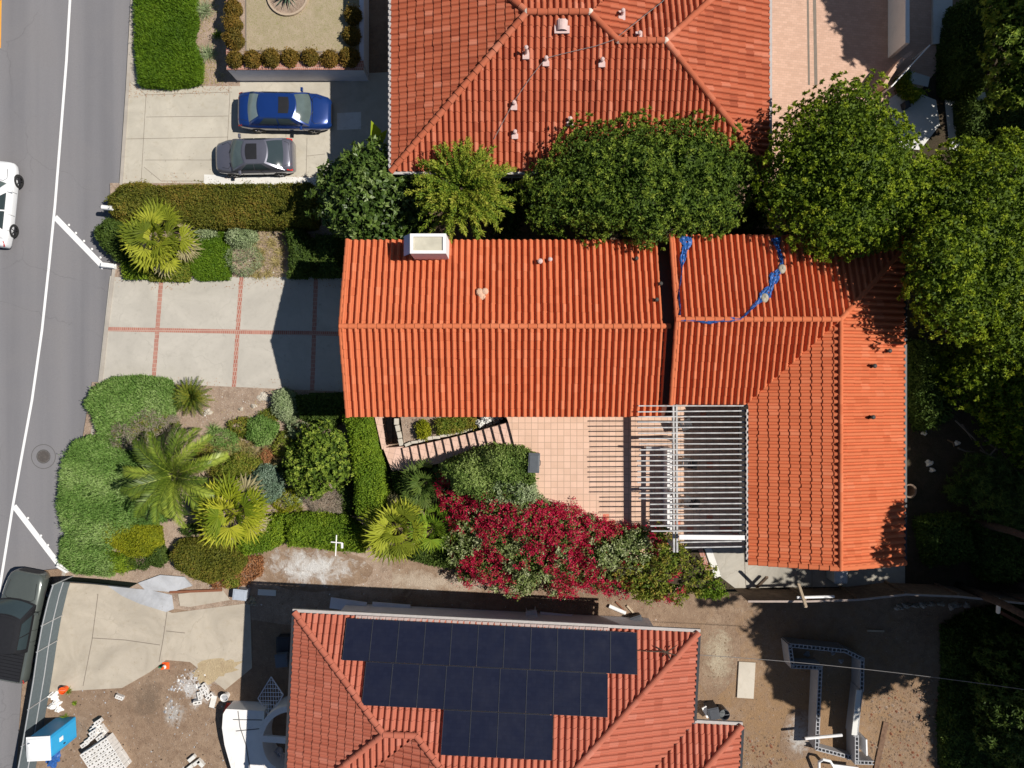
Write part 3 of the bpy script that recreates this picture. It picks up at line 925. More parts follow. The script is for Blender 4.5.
sheet('cement_slab', [(178, 594), (222, 589), (230, 600), (190, 607), (180, 606)], G + .055, M['conc_lot'])
sheet('cement_slab', [(138, 583), (160, 575), (184, 577), (192, 586), (172, 592), (145, 590)], G + .12, M['cement'], depth=.1)
blob(197, 686, 24, 26, G + .009, soil('yard_cement', *DC, spill=(.62, .62, .61), amount=.9), .5, rag=.05)
blob(173, 712, 15, 19, G + .0105, soil('yard_rubble', *DC, spill=(.46, .44, .41), amount=.85), .2, rag=.05)
blob(150, 700, 30, 34, G + .0045, soil('damp_dirt', *DC, spill=(.17, .125, .09), amount=.7), .6, rag=.05)
blob(215, 670, 24, 10, G + .033, soil('sandy', (.42, .33, .2), (.48, .39, .25), (.36, .27, .17)), -.3)
blob(815, 705, 190, 150, G + .0062, soil('golden_lot', *DC, spill=(.31, .195, .105), amount=.85), .0, rag=.03, name='lot_soil')
blob(800, 735, 20, 26, G + .0105, soil('wall_dust', *DC, spill=(.5, .48, .45), amount=.85), .2, rag=.05)
blob(718, 655, 22, 40, G + .0098, soil('pale_dirt', *DC, spill=(.47, .41, .30), amount=.8), .1, rag=.05)

# raised patio and back yard
yard_world = [(6.9, 7.2), (60, 7.2), (60, -9.7), (10.2, -9.7), (6.0, -9.0), (2.5, -8.2), (1.0, -6.0), (.15, -3.0), (-.28, -1.2), (0.0, 1.0), (6.9, 1.0)]
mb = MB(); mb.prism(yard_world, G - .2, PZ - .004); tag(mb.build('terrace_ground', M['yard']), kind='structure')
sheet('patio', [(508.3, 422), (502, 406), (770, 396), (770, 548), (704, 548), (640, 560), (560, 540), (522, 500), (514, 444)], PZ, M['patio'])
sheet('back_pad', [(704, 548.5), (845, 545), (905, 560), (905, 586), (735, 588), (718, 575)], PZ + .001, M['pad'])
mb = MB()
for ln in ([(744, 549), (746, 588)], [(812, 565), (812, 588)]):
    strip(mb, ln, .03, PZ + .005)
tag(mb.build('pad_joint', M['joint']), kind='structure')
mb = MB(); strip(mb, [(700, 548), (709, 572)], .22, PZ + .006); tag(mb.build('brick_strip', M['brickstrip']), kind='structure')
mb = MB(); strip(mb, [(708, 548), (718, 577)], .3, PZ + .006); tag(mb.build('brick_strip', M['conc_white']), kind='structure')
# paved court of the upper neighbour
sheet('court', [(772, -200), (945, -200), (945, 60), (905, 110), (800, 172), (768, 172), (768, -200)], G + .01, M['paver'])
mb = MB(); strip(mb, [(807, -60), (809, 85)], .10, G + .015); strip(mb, [(813.5, -60), (816, 85)], .16, G + .015)
tag(mb.build('court_joint', M['joint']), kind='structure')
sheet('path', [(934, -120), (954, -120), (952, 42), (933, 44)], G + .15, M['conc_white'], depth=.2)
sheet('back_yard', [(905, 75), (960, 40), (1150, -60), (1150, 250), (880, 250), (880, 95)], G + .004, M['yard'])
sheet('path', [(888, 100), (905, 88), (936, 100), (940, 125), (920, 150), (900, 148)], G + .05, M['conc_white'])
sheet('path', [(908, 70), (930, 77), (928, 87), (906, 82)], G + .04, M['conc_white'])
sheet('path', [(944, 95), (985, 92), (1000, 140), (950, 152)], G + .03, M['conc_white'])

# ================================================================== HOUSES
def house_wall(parent, blocks, gables, mat=None):
    mb = MB()
    for (x0, x1, y0, y1, z0, z1) in blocks:
        mb.box(((x0 + x1) / 2, (y0 + y1) / 2, (z0 + z1) / 2), (x1 - x0, y1 - y0, z1 - z0))
    for a, b, c, th in gables:          # triangle with thickness vector
        t = Vector(th); pts = [Vector(a), Vector(b), Vector(c)]
        b0 = len(mb.v); mb.v += [tuple(p) for p in pts] + [tuple(p + t) for p in pts]
        for f in ((0, 1, 2), (5, 4, 3), (0, 3, 4, 1), (1, 4, 5, 2), (2, 5, 3, 0)):
            mb.f.append(tuple(b0 + i for i in f)); mb.m.append(0)
    return mb.build('wall', mat or M['stucco'], parent)

def window_on(parent, c, w, h, axis, name='window'):
    """axis: outward direction of the wall ('x-','x+','y-','y+')"""
    c = Vector(c)
    f = MB(); g = MB()
    dx = axis[0] == 'x'; sg = 1 if axis[1] == '+' else -1
    n = Vector((sg, 0, 0)) if dx else Vector((0, sg, 0)); t = Vector((0, 1, 0)) if dx else Vector((1, 0, 0))
    for s in (-1, 1):
        p = c + t * (s * w / 2) + n * .03
        f.box(p, (.07, .07, h + .07)); p = c + Vector((0, 0, s * h / 2)) + n * .034
        f.box(p, (.064, w, .06) if dx else (w, .064, .06))
    f.box(c + n * .02, (.05, .04, h) if dx else (.04, .05, h))
    wo = f.build(name, M['white'], parent)
    g.box(c + n * .008, (.012, w, h) if dx else (w, .012, h))
    g.build('pane', M['glass'], wo)

PI_ = .3
# ---- main house
main = empty('main_house', (0, 2.4, G), 0, 'long orange tiled house with two stepped wings in the middle of the plot', 'house')
off = Vector((0, -2.4, -G))
def relp(o):
    o.location = off; return o
RL, EL = 5.67, 4.513           # left wing ridge / eave
YR, YN, YS = 2.42, 6.275, -1.435
XW, XE = -7.17, 6.36
ZR = 6.15
def zh(d, zr=ZR): return zr - PI_ * d
planes = [
    dict(e0=(XW, YN), along=(1, 0), up=(0, -1), z=EL, pitch=PI_, polys=[[(XW, YN), (XE, YN), (XE, YR), (XW, YR)]]),
    dict(e0=(XW, YS), along=(1, 0), up=(0, 1), z=EL, pitch=PI_, polys=[[(XW, YS), (XE + .12, YS), (XE + .12, YR), (XW, YR)]]),
]
MX, MY = 13.52, 2.66            # corner of the upper ridges
mN, mS, mW, mE, mSo = 6.38, -.88, 10.06, 16.70, -7.6
X0 = 6.78
planes += [
    dict(e0=(X0, mN), along=(1, 0), up=(0, -1), z=zh(mN - MY), pitch=PI_, polys=[[(X0, MY), (MX, MY), (mE, MY + mE - MX), (mE, mN), (X0, mN)]]),
    dict(e0=(X0, mS), along=(1, 0), up=(0, 1), z=zh(MY - mS), pitch=PI_, polys=[[(X0, MY), (MX, MY), (mW - .08, MY - (MX - mW + .08)), (X0, mS)]]),
    dict(e0=(mW, mSo), along=(0, 1), up=(1, 0), z=zh(MX - mW), pitch=PI_, amp=.07, cap=.62, course=.40, step=.04, polys=[[(MX, MY), (mW, MY - (MX - mW)), (mW, mSo), (MX, mSo)]]),
    dict(e0=(mE, mSo), along=(0, 1), up=(-1, 0), z=zh(mE - MX), pitch=PI_, amp=.09, polys=[[(MX, MY), (mE, MY + mE - MX), (mE, mSo), (MX, mSo)]]),
]
roof = relp(roof_mesh(planes, 'roof', M['tile_main'], main))
ridges = [((XW - .05, YR, RL + .04), (XE + .25, YR, RL + .04)), ((X0 - .05, MY, ZR + .05), (MX, MY, ZR + .05)),
          ((MX, MY + .1, ZR + .05), (MX, mSo - .05, ZR + .05)),
          ((mE, MY + mE - MX, zh(mE - MX) + .05), (MX, MY, ZR + .05)),
          ((XW + .02, YN, EL + .05), (XW - .02, YR, RL + .02)), ((XW + .02, YS, EL + .05), (XW - .02, YR, RL + .02)),
          ((X0, mN, zh(mN - MY) + .05), (X0, MY, ZR + .03)), ((X0, mS, zh(MY - mS) + .05), (X0, MY, ZR + .03)),
          ((mE, mSo, zh(mE - MX) + .05), (MX, mSo, ZR + .02)), ((mW, mSo, zh(MX - mW) + .05), (MX, mSo, ZR + .02))]
for a, b in ridges:
    ridge(a, b, M['tile_main'], roof, r=.12 if abs(a[0] - b[0]) > .3 else .10)
# pan between both wings, shadow strip put into its dark brown, and valley
mb = MB()
for (ya, za, yb, zb_) in ((YN, EL - .02, YR, RL - .02), (YS, EL - .02, YR, RL - .02)):
    mb.poly([(XE - .1, ya, za), (X0 + .35, ya, za), (X0 + .35, yb, zb_), (XE - .1, yb, zb_)])
mb.build('shadow_strip', M['shadow_brown'], roof)
house_w = house_wall(main, [(XW + .45, 6.6, YS + .4, YN - .4, G - .1, EL - .05), (6.98, MX, mS + .4, mN - .4, 2.3, 5.0), (mW + .45, mE - .45, mSo + .4, 5.6, 2.3, 5.0)],
           [((XW + .46, YS + .4, EL - .05), (XW + .46, YN - .4, EL - .05), (XW + .46, YR, RL - .12), (.2, 0, 0)),
            ((6.98, mS + .4, 5.0), (6.98, mN - .4, 5.0), (6.98, MY, ZR - .1), (.2, 0, 0)),
            ((mW + .45, mSo + .41, 5.0), (mE - .45, mSo + .41, 5.0), (MX, mSo + .41, ZR - .1), (0, .2, 0))])
relp(house_w)
# eave gutters
for c, d in ((((mW - .06), (mS + mSo) / 2 - .1, zh(MX - mW) - .02), (.1, mS - mSo - .2, .1)), (((mE + .05), -1, zh(mE - MX) - .02), (.1, 13, .1))):
    mb = MB(); mb.box(c, d); relp(mb.build('gutter', M['dark_metal'], main))
def crenel(name, a, b, n, w, h, mat, parent, fill=.5):
    """a toothed strip: one connected sheet along a-b"""
    a, b = Vector(a), Vector(b); d = (b - a) / n; s_ = Vector((-d.y, d.x, 0)).normalized() * w
    mb = MB(); vs_ = []
    for i in range(n):
        for f, hh in ((0, h), (fill, h), (fill + .001, 0), (.999, 0)):
            vs_.append((a + d * (i + f), hh))
    for p, hh in vs_: mb.v += [tuple(p + s_ + Vector((0, 0, hh))), tuple(p - s_ + Vector((0, 0, hh))), ]
    for i in range(len(vs_) - 1):
        mb.f.append((2 * i, 2 * i + 1, 2 * i + 3, 2 * i + 2)); mb.m.append(0)
    return mb.build(name, mat, parent)
relp(crenel('eave_closure', (mW - .04, mS - .2, zh(MX - mW) + .04), (mW - .04, mSo + .1, zh(MX - mW) + .04), 25, .035, .05, M['gutter'], main))
# garage door in the west gable, a door and windows
mb = MB(); mb.box((XW + .42, 2.4, G + 1.12), (.06, 4.9, 2.24))
for k in range(4): mb.box((XW + .388, 2.4, G + .28 + k * .56), (.02, 4.7, .44))
relp(mb.build('garage_door', M['white'], main))
mb = MB(); mb.box((8.4, mS + .38, PZ + 1.03), (1.7, .06, 2.06)); do = relp(mb.build('door', M['white'], main))
mb = MB(); mb.box((7.98, mS + .345, PZ + 1.03), (.68, .012, 1.8)); mb.box((8.82, mS + .345, PZ + 1.03), (.68, .012, 1.8)); mb.build('pane', M['glass'], do)
# chimney, close to the north eave
cz = EL + PI_ * .3
ct = 6.25
def tp(px, py): return P(px, py, ct)
a, b = tp(410, 233.5), tp(446, 253.5)
x0, x1, y0, y1 = a.x, b.x, b.y, a.y
mb = MB(); w = .13
for (cx_, cy_, dx, dy) in (((x0 + x1) / 2, y0 + w / 2, x1 - x0, w), ((x0 + x1) / 2, y1 - w / 2, x1 - x0, w), (x0 + w / 2, (y0 + y1) / 2, w, y1 - y0 - 2 * w), (x1 - w / 2, (y0 + y1) / 2, w, y1 - y0 - 2 * w)):
    mb.box((cx_, cy_, (ct + 4.4) / 2), (dx, dy, ct - 4.4))
ch = relp(mb.build('chimney', M['stucco_white'], main))
mb = MB(); mb.box(((x0 + x1) / 2, (y0 + y1) / 2, ct - .08), (x1 - x0 - 2 * w - .01, y1 - y0 - 2 * w - .01, .04)); mb.build('chimney_pan', M['chimtop'], ch)
mb = MB(); mb.poly([(x0 - .003, y0, ct - .02), (x0 - .003, y1, ct - .02), (x0 - .34, y1, ct - .55), (x0 - .34, y0, ct - .55)])
mb.poly([(x0 - .003, y0, ct - .08), (x0 - .003, y1, ct - .08), (x0 - .34, y1, ct - .61), (x0 - .34, y0, ct - .61)]); mb.build('chimney_flap', M['blueflap'], ch)

def roof_z_main(x, y):
    if x < XE: return RL - PI_ * abs(y - YR)
    if y > MY + (x - MX) and x > MX: return zh(max(y - MY, 0))
    if x > MX: return zh(x - MX)
    if y > MY: return zh(y - MY)
    return max(zh(MX - x), zh(MY - y)) if x > mW else zh(MY - y)

def pipe_vent(parent, px, py, zf, mat, h=.3, r=.06, base=True, off_=None, name='roof_vent'):
    z = 5.5
    for _ in range(4):
        p = P(px, py, z); z = zf(p.x, p.y) + .1
    mb = MB()
    if base: mb.box((p.x, p.y - .05, z - .05), (.28, .40, .09))
    mb.tube([(p.x, p.y, z - .1), (p.x, p.y, z + h)], [r * 1.25, r], 10)
    mb.lathe([(r * 1.5, h - .02), (r * 1.6, h + .02), (r * .8, h + .06)], (p.x, p.y, z), 10)
    o = mb.build(name, mat, parent)
    if off_ is not None: o.location = off_
    return o
pipe_vent(main, 540, 262, roof_z_main, M['vent'], .22, .07, False, off)
pipe_vent(main, 550, 260, roof_z_main, M['vent'], .18, .06, False, off)
for q in ((636, 259), (660, 284), (656, 300)):
    pipe_vent(main, *q, roof_z_main, M['vent_dark'], .16, .055, False, off)
for q in ((888, 351), (873, 366), (871.5, 417)):
    pipe_vent(main, *q, roof_z_main, M['vent_dark'], .14, .06, False, off)
# mortar-patched broken tiles
mb = MB(); z = roof_z_main(-1.25, 3.7) + .1
for (dx, dy, s) in ((-.1, .08, .16), (.13, .10, .15), (-.02, -.1, .17), (.1, -.14, .1)):
    mb.lathe([(s * .9, -.03), (s, 0), (s * .7, .05), (0.02, .07)], (-1.27 + dx, 3.82 + dy, z), 9)
mb.build('mortar_patch', plain('patch_mortar', (.6, .38, .26), .9), roof)

# ---- upper neighbour's hip roofed house
top = empty('hip_roofed_house', (3, 15, G), 0, 'neighbouring house with weathered red hip roof at the top edge', 'house')
toff = Vector((-3, -15, -G))
TP, ez = .34, 4.15
ax0, ay0 = -5.33, 9.34
ax1 = 11.33
r1 = (.62, 15.29); r2 = (3.2, 15.29); q1 = (4.42, 14.28); q2 = (6.39, 14.28)
ytop = 21.24
def tz(d): return ez + TP * d
zr1 = tz(5.95); zq = tz(4.94)
tk = dict(col=.262, course=.39, amp=.10, cap=.62, step=.034)
nv = 24.0
planes = [
    dict(e0=(ax0, ay0), along=(1, 0), up=(0, 1), z=ez, pitch=TP, polys=[[(ax0, ay0), (r1[0], r1[1]), (r1[0], ay0)], [(r1[0], ay0), r1, r2, (r2[0], ay0)], [(r2[0], ay0), r2, q1, (q1[0], ay0)], [(q1[0], ay0), q1, q2, (ax1, ay0)]], **tk),
    dict(e0=(ax0, ay0), along=(0, 1), up=(1, 0), z=ez, pitch=TP, polys=[[(ax0, ay0), (ax0, ytop), r1]], **{**tk, 'amp': .06, 'step': .05}),
    dict(e0=(ax0, ytop), along=(1, 0), up=(0, -1), z=ez, pitch=TP, polys=[[(ax0, ytop), r1, r2, (r2[0] + 5.95, ytop)]], **tk),
    dict(e0=(r2[0] + 5.95, ay0), along=(0, 1), up=(-1, 0), z=ez, pitch=TP, polys=[[r2, (r2[0] + 5.95, ytop), (q1[0] + 4.93, q1[1] + 4.93), q1]], **tk),
    dict(e0=(ax0, q1[1] + 4.94), along=(1, 0), up=(0, -1), z=ez, pitch=TP, polys=[[q1, q2, (ax1, q1[1] + 4.94), (q1[0] + 4.94, q1[1] + 4.94)]], **tk),
    dict(e0=(ax1, ay0), along=(0, 1), up=(-1, 0), z=ez, pitch=TP, polys=[[(ax1, ay0), (ax1, q1[1] + 4.94), q2]], **{**tk, 'amp': .09}),
]
troof = roof_mesh(planes, 'roof', M['tile_top'], top); troof.location = toff
for a, b in (((ax0, ay0, ez + .05), (*r1, zr1 + .05)), ((*r1, zr1 + .06), (*r2, zr1 + .06)), ((*q1, zq + .05), (*r2, zr1 + .05)), ((*q1, zq + .06), (*q2, zq + .06)),
             ((ax1, ay0, ez + .05), (*q2, zq + .05)), ((ax1, q1[1] + 4.94, ez + .05), (*q2, zq + .05)), ((ax0, ytop, ez + .05), (*r1, zr1 + .05))):
    ridge(a, b, M['tile_top'], troof, r=.14)
for p in ((*r1, zr1 + .1), (*r2, zr1 + .1), (*q1, zq + .1), (*q2, zq + .1)):
    mb = MB(); mb.lathe([(.12, -.06), (.145, 0), (.10, .06), (.03, .085)], p, 10); mb.build('mortar_cap', M['mortar'], troof)
house_wall(top, [(ax0 + .5, r2[0] + 5.4, ay0 + .5, ytop - .5, G - .1, ez - .02), (4, ax1 - .5, ay0 + .52, q1[1] + 4.4, G - .1, ez - .04)], []).location = toff
for c, d in ((((ax0 + ax1) / 2, ay0 - .05, ez - .02), (ax1 - ax0 + .2, .12, .12)), ((ax0 - .06, (ay0 + ytop) / 2, ez - .02), (.12, ytop - ay0, .12)), ((ax1 + .06, (ay0 + 19) / 2, ez - .02), (.12, 19 - ay0, .12))):
    mb = MB(); mb.box(c, d); mb.build('gutter', M['gutter'], top).location = toff
crenel('eave_closure', (ax0 - .03, ay0 + .1, ez + .05), (ax0 - .03, ytop - .1, ez + .05), 45, .045, .06, M['gutter'], top).location = toff
window_on(top, Vector((ax0 + .5, 12.5, 1.2)) + toff, 1.4, 1.2, 'x-'); window_on(top, Vector((0, ay0 + .5, 1.2)) + toff, 1.6, 1.2, 'y-')
def tzf(x, y):
    d = min(x - ax0, y - ay0, ax1 - x)
    z = tz(d) if y < 15.2 else tz(5.95) - TP * (y - 15.29)
    if y > 14.28 and x > 4.42: z = max(tz(4.94) - TP * (y - 14.28), zr1 - TP * (x - r2[0]))
    return min(z, zr1)
def flap_vent(px, py, w, l, h):
    z = 5.5
    for _ in range(4):
        p = P(px, py, z); z = tzf(p.x, p.y) + .08
    mb = MB()
    mb.box((p.x, p.y, z), (w * 1.25, l, .05))
    n = 9
    b0 = len(mb.v)
    for j, yy in enumerate((-.35 * l, .3 * l)):
        for s in range(n):
            t = math.pi * s / (n - 1)
            sc = 1.0 if j == 1 else .85
            mb.v.append((p.x + math.cos(t) * w * .5 * sc, p.y + yy, z + .02 + math.sin(t) * h * (1 if j == 1 else .75)))
    for s in range(n - 1): mb.f.append((b0 + s, b0 + s + 1, b0 + n + s + 1, b0 + n + s)); mb.m.append(0)
    o = mb.build('roof_vent', M['vent'], top); o.location = toff
    mb = MB(); mb.poly([(p.x + math.cos(math.pi * s / 8) * w * .45, p.y + .26 * l, z + .03 + math.sin(math.pi * s / 8) * h * .9) for s in range(9)]); mb.build('vent_mouth', M['vent_dark'], o)
flap_vent(562, 26, .5, .62, .22)
for q, hh in (((526, 53), .5), ((546, 60), .22), ((602, 61), .18), ((514, 104), .2), ((515, 133), .2), ((639, 35), .2), ((622, 14), .3), ((570, 120), .2)):
    pipe_vent(top, *q, tzf, M['vent'], hh, .055, True, toff)

# ---- lower house with solar panels (turned by 2.8 degrees)
TH = -math.radians(2.84)
sol = empty('solar_house', (0, -14, G), 0, 'salmon tiled hip roof house carrying dark solar panels', 'house')
soff = Vector((0, 14, -G))
U = np.array([math.cos(TH), math.sin(TH)]); Vv = np.array([math.sin(TH), -math.cos(TH)])   # along the eave, downwards in the photo (up the slope)
O = np.array(P(295, 612, 4.3)[:2])
def sl(u, v): return tuple(O + U * u + Vv * v)
sp_, sz = .335, 4.3
LE = float(np.linalg.norm(np.array(P(698, 632, 4.3)[:2]) - O))
dw = 4.38; depth = 14.6; drdg = depth / 2
w1 = (dw, dw); w2 = (5.75, dw)
mr = (w2[0] + drdg - dw, drdg); mr2 = (LE - drdg, drdg)
def sz_(d): return sz + sp_ * d
sk = dict(col=.272, course=.385, amp=.09, cap=.56, step=.03)
nu, ndx = tuple(U), tuple(Vv)
ew0 = LE + .02; ewE = LE + 2.1; ewY = 3.98
planes = [
    dict(e0=O, along=nu, up=ndx, z=sz, pitch=sp_, polys=[[sl(0, 0), sl(*w1), sl(dw, 0)], [sl(dw, 0), sl(*w1), sl(*w2), sl(w2[0], 0)], [sl(w2[0], 0), sl(*w2), sl(*mr), sl(mr[0], 0)], [sl(mr[0], 0), sl(*mr), sl(*mr2), sl(LE, 0)]], **sk),
    dict(e0=O, along=ndx, up=nu, z=sz, pitch=sp_, polys=[[sl(0, 0), sl(0, dw * 2), sl(*w1)]], **{**sk, 'amp': .06, 'step': .045}),
    dict(e0=sl(0, dw * 2), along=nu, up=(-Vv[0], -Vv[1]), z=sz, pitch=sp_, polys=[[sl(*w1), sl(*w2), sl(w2[0] - dw, dw * 2), sl(0, dw * 2)]], **sk),
    dict(e0=sl(w2[0] - dw, 0), along=ndx, up=nu, z=sz, pitch=sp_, polys=[[sl(*w2), sl(*mr), sl(w2[0] - dw, depth), sl(w2[0] - dw, dw * 2)]], **sk),
    dict(e0=sl(0, depth), along=nu, up=(-Vv[0], -Vv[1]), z=sz, pitch=sp_, polys=[[sl(*mr), sl(*mr2), sl(LE, depth), sl(w2[0] - dw, depth)]], **sk),
    dict(e0=sl(LE, 0), along=ndx, up=(-U[0], -U[1]), z=sz, pitch=sp_, polys=[[sl(LE, 0), sl(LE, ewY), sl(LE - 2.2, ewY + 2.2), sl(*mr2)], [sl(*mr2), sl(LE - 2.2, ewY + 2.2), sl(LE, ewY + 4.4), sl(LE, depth)]], **{**sk, 'amp': .085}),
]
# little east wing
EWz = sz
planes += [
    dict(e0=sl(LE - 2.2, ewY), along=nu, up=ndx, z=EWz, pitch=sp_, polys=[[sl(LE, ewY), sl(ewE, ewY), sl(ewE - 2.2, ewY + 2.2), sl(LE - 2.2, ewY + 2.2)]], **sk),
    dict(e0=sl(LE - 2.2, ewY + 4.4), along=nu, up=(-Vv[0], -Vv[1]), z=EWz, pitch=sp_, polys=[[sl(LE, ewY + 4.4), sl(ewE, ewY + 4.4), sl(ewE - 2.2, ewY + 2.2), sl(LE - 2.2, ewY + 2.2)]], **sk),
    dict(e0=sl(ewE, ewY), along=ndx, up=(-U[0], -U[1]), z=EWz, pitch=sp_, polys=[[sl(ewE, ewY), sl(ewE, ewY + 4.4), sl(ewE - 2.2, ewY + 2.2)]], **{**sk, 'amp': .085}),
]
sroof = roof_mesh(planes, 'roof', M['tile_solar'], sol); sroof.location = soff
def s3(u, v, z): return (*sl(u, v), z)
for a, b in ((s3(0, 0, sz + .05), s3(*w1, sz_(dw) + .05)), (s3(*w1, sz_(dw) + .06), s3(*w2, sz_(dw) + .06)), (s3(*w2, sz_(dw) + .05), s3(*mr, sz_(drdg) + .05)),
             (s3(0, 2 * dw, sz + .05), s3(*w1, sz_(dw) + .05)), (s3(*mr, sz_(drdg) + .06), s3(*mr2, sz_(drdg) + .06)), (s3(LE, 0, sz + .05), s3(*mr2, sz_(drdg) + .05)),
             (s3(ewE, ewY, sz + .05), s3(ewE - 2.2, ewY + 2.2, sz_(2.2) + .05)), (s3(ewE - 2.2, ewY + 2.2, sz_(2.2) + .05), s3(LE - 2.2, ewY + 2.2, sz_(2.2) + .05)), (s3(ewE, ewY + 4.4, sz + .05), s3(ewE - 2.2, ewY + 2.2, sz_(2.2) + .05))):
    ridge(a, b, M['tile_solar'], sroof, r=.14)
mb = MB()
Mrot = Matrix.Rotation(TH, 3, 'Z')
mb.box((*sl(LE / 2, dw * 1.55), (sz + G) / 2), (LE - 2.3, dw * 3.1 - 2.2, sz - G - .1), M=Mrot)
mb.box((*sl(LE - .2, ewY + 2.4), (sz + G) / 2 - .02), (2.4, 2.4, sz - G - .16), M=Mrot)
mb.build('wall', M['stucco_lilac'], sol).location = soff
for c, d, m_ in (((LE / 2, -.07), (LE + .2, .13, .12), 'gutter'), ((LE + 1.1, ewY - .07), (2.1, .13, .12), 'gutter'), ((-.06, 7), (.12, 14, .14), 'dark_metal'), ((LE + .06, ewY / 2), (.12, ewY - .2, .14), 'dark_metal'), ((ewE + .06, ewY + 2.2), (.12, 4.3, .14), 'dark_metal')):
    mb = MB(); mb.box((*sl(*c), sz - .02), d, M=Mrot); mb.build('gutter', M[m_], sol).location = soff
# pale tiles row in front of the panels
crenel('bird_guard', (*sl(2.7, .13), sz_(.13) + .06), (*sl(LE - 3.9, .13), sz_(.13) + .06), 42, .16, .03, plain('guard_grey', (.42, .32, .29), .7), sol, .75).location = soff
# panels
slope = math.atan(sp_)
mz = Matrix((Vector((*U, 0)), Vector((-Vv[0] * math.cos(slope), -Vv[1] * math.cos(slope), -math.sin(slope))), Vector((0, 0, 1)))).transposed()
nrm = Vector(mz.col[0]).cross(Vector(mz.col[1])); mz = Matrix((mz.col[0], mz.col[1], nrm)).transposed()
pw = 1.150; pd = 1.615
pm = bpy.data.meshes.new('solar_panel')
hx, hy = pw / 2 - .004, pd / 2 / math.cos(slope) - .004
pm.from_pydata([(-hx, -hy, .035), (hx, -hy, .035), (hx, hy, .035), (-hx, hy, .035), (-hx, -hy, 0), (hx, -hy, 0), (hx, hy, 0), (-hx, hy, 0)], [], [(0, 1, 2, 3), (4, 7, 6, 5), (0, 4, 5, 1), (1, 5, 6, 2), (2, 6, 7, 3), (3, 7, 4, 0)])
pm.uv_layers.new(name='UVMap')
for li, uvv in zip(range(4), ((0, 0), (1, 0), (1, 1), (0, 1))): pm.uv_layers[0].data[li].uv = uvv
pm.materials.append(M['solar'])
fb = MB(); fw = .008
for (c, d) in (((0, -hy + fw / 2, .03), (2 * hx + .004, fw, .05)), ((0, hy - fw / 2, .03), (2 * hx + .004, fw, .05)), ((-hx + fw / 2, 0, .03), (fw, 2 * hy - 2 * fw, .05)), ((hx - fw / 2, 0, .03), (fw, 2 * hy - 2 * fw, .05))): fb.box(c, d)
frame_me = None
def place_panel(u, v):
    global frame_me
    o = bpy.data.objects.new('solar_panel', pm); COL.objects.link(o); o.parent = sol
    p = Vector((*sl(u, v), sz_(v) + .14))
    o.matrix_local = Matrix.Translation(p + soff) @ mz.to_4x4()
    if frame_me is None:
        f = fb.build('panel_frame', plain('panel_frame_grey', (.07, .075, .09), .45, .5, .4), o); frame_me = f.data
        f['group'] = 'frames of the solar panels'
    else:
        f = bpy.data.objects.new('panel_frame', frame_me); COL.objects.link(f); f.parent = o
row0 = .10
u1 = 2.33
for n_, u0, r in ((11, u1, 0), (9, u1 + 1.04, 1), (4, u1 + 4.5, 2)):
    for i in range(n_):
        place_panel(u0 + pw * (i + .5), row0 + pd * (r + .5) + .015 * r)
# dead twig lying on the north east corner
lvz = Leaves()
mb = MB()
pB = P(668, 655, 5.1)
zB = sz_(2.0)
for (dx, dy) in ((-1.3, .05), (-.5, .25), (.7, -.25), (.5, .3), (-.2, -.25), (.3, -.45)):
    mb.tube([(pB.x, pB.y, zB - .2), (pB.x + dx * .6, pB.y + dy * .6, zB + .05 - .25), (pB.x + dx, pB.y + dy, zB - .15 - .1)], [.03, .022, .01], 5)
br_ = mb.build('fallen_branch', M['bark']); tag(br_, 'bare dead branch lying on the corner of the salmon solar roof', 'branch')
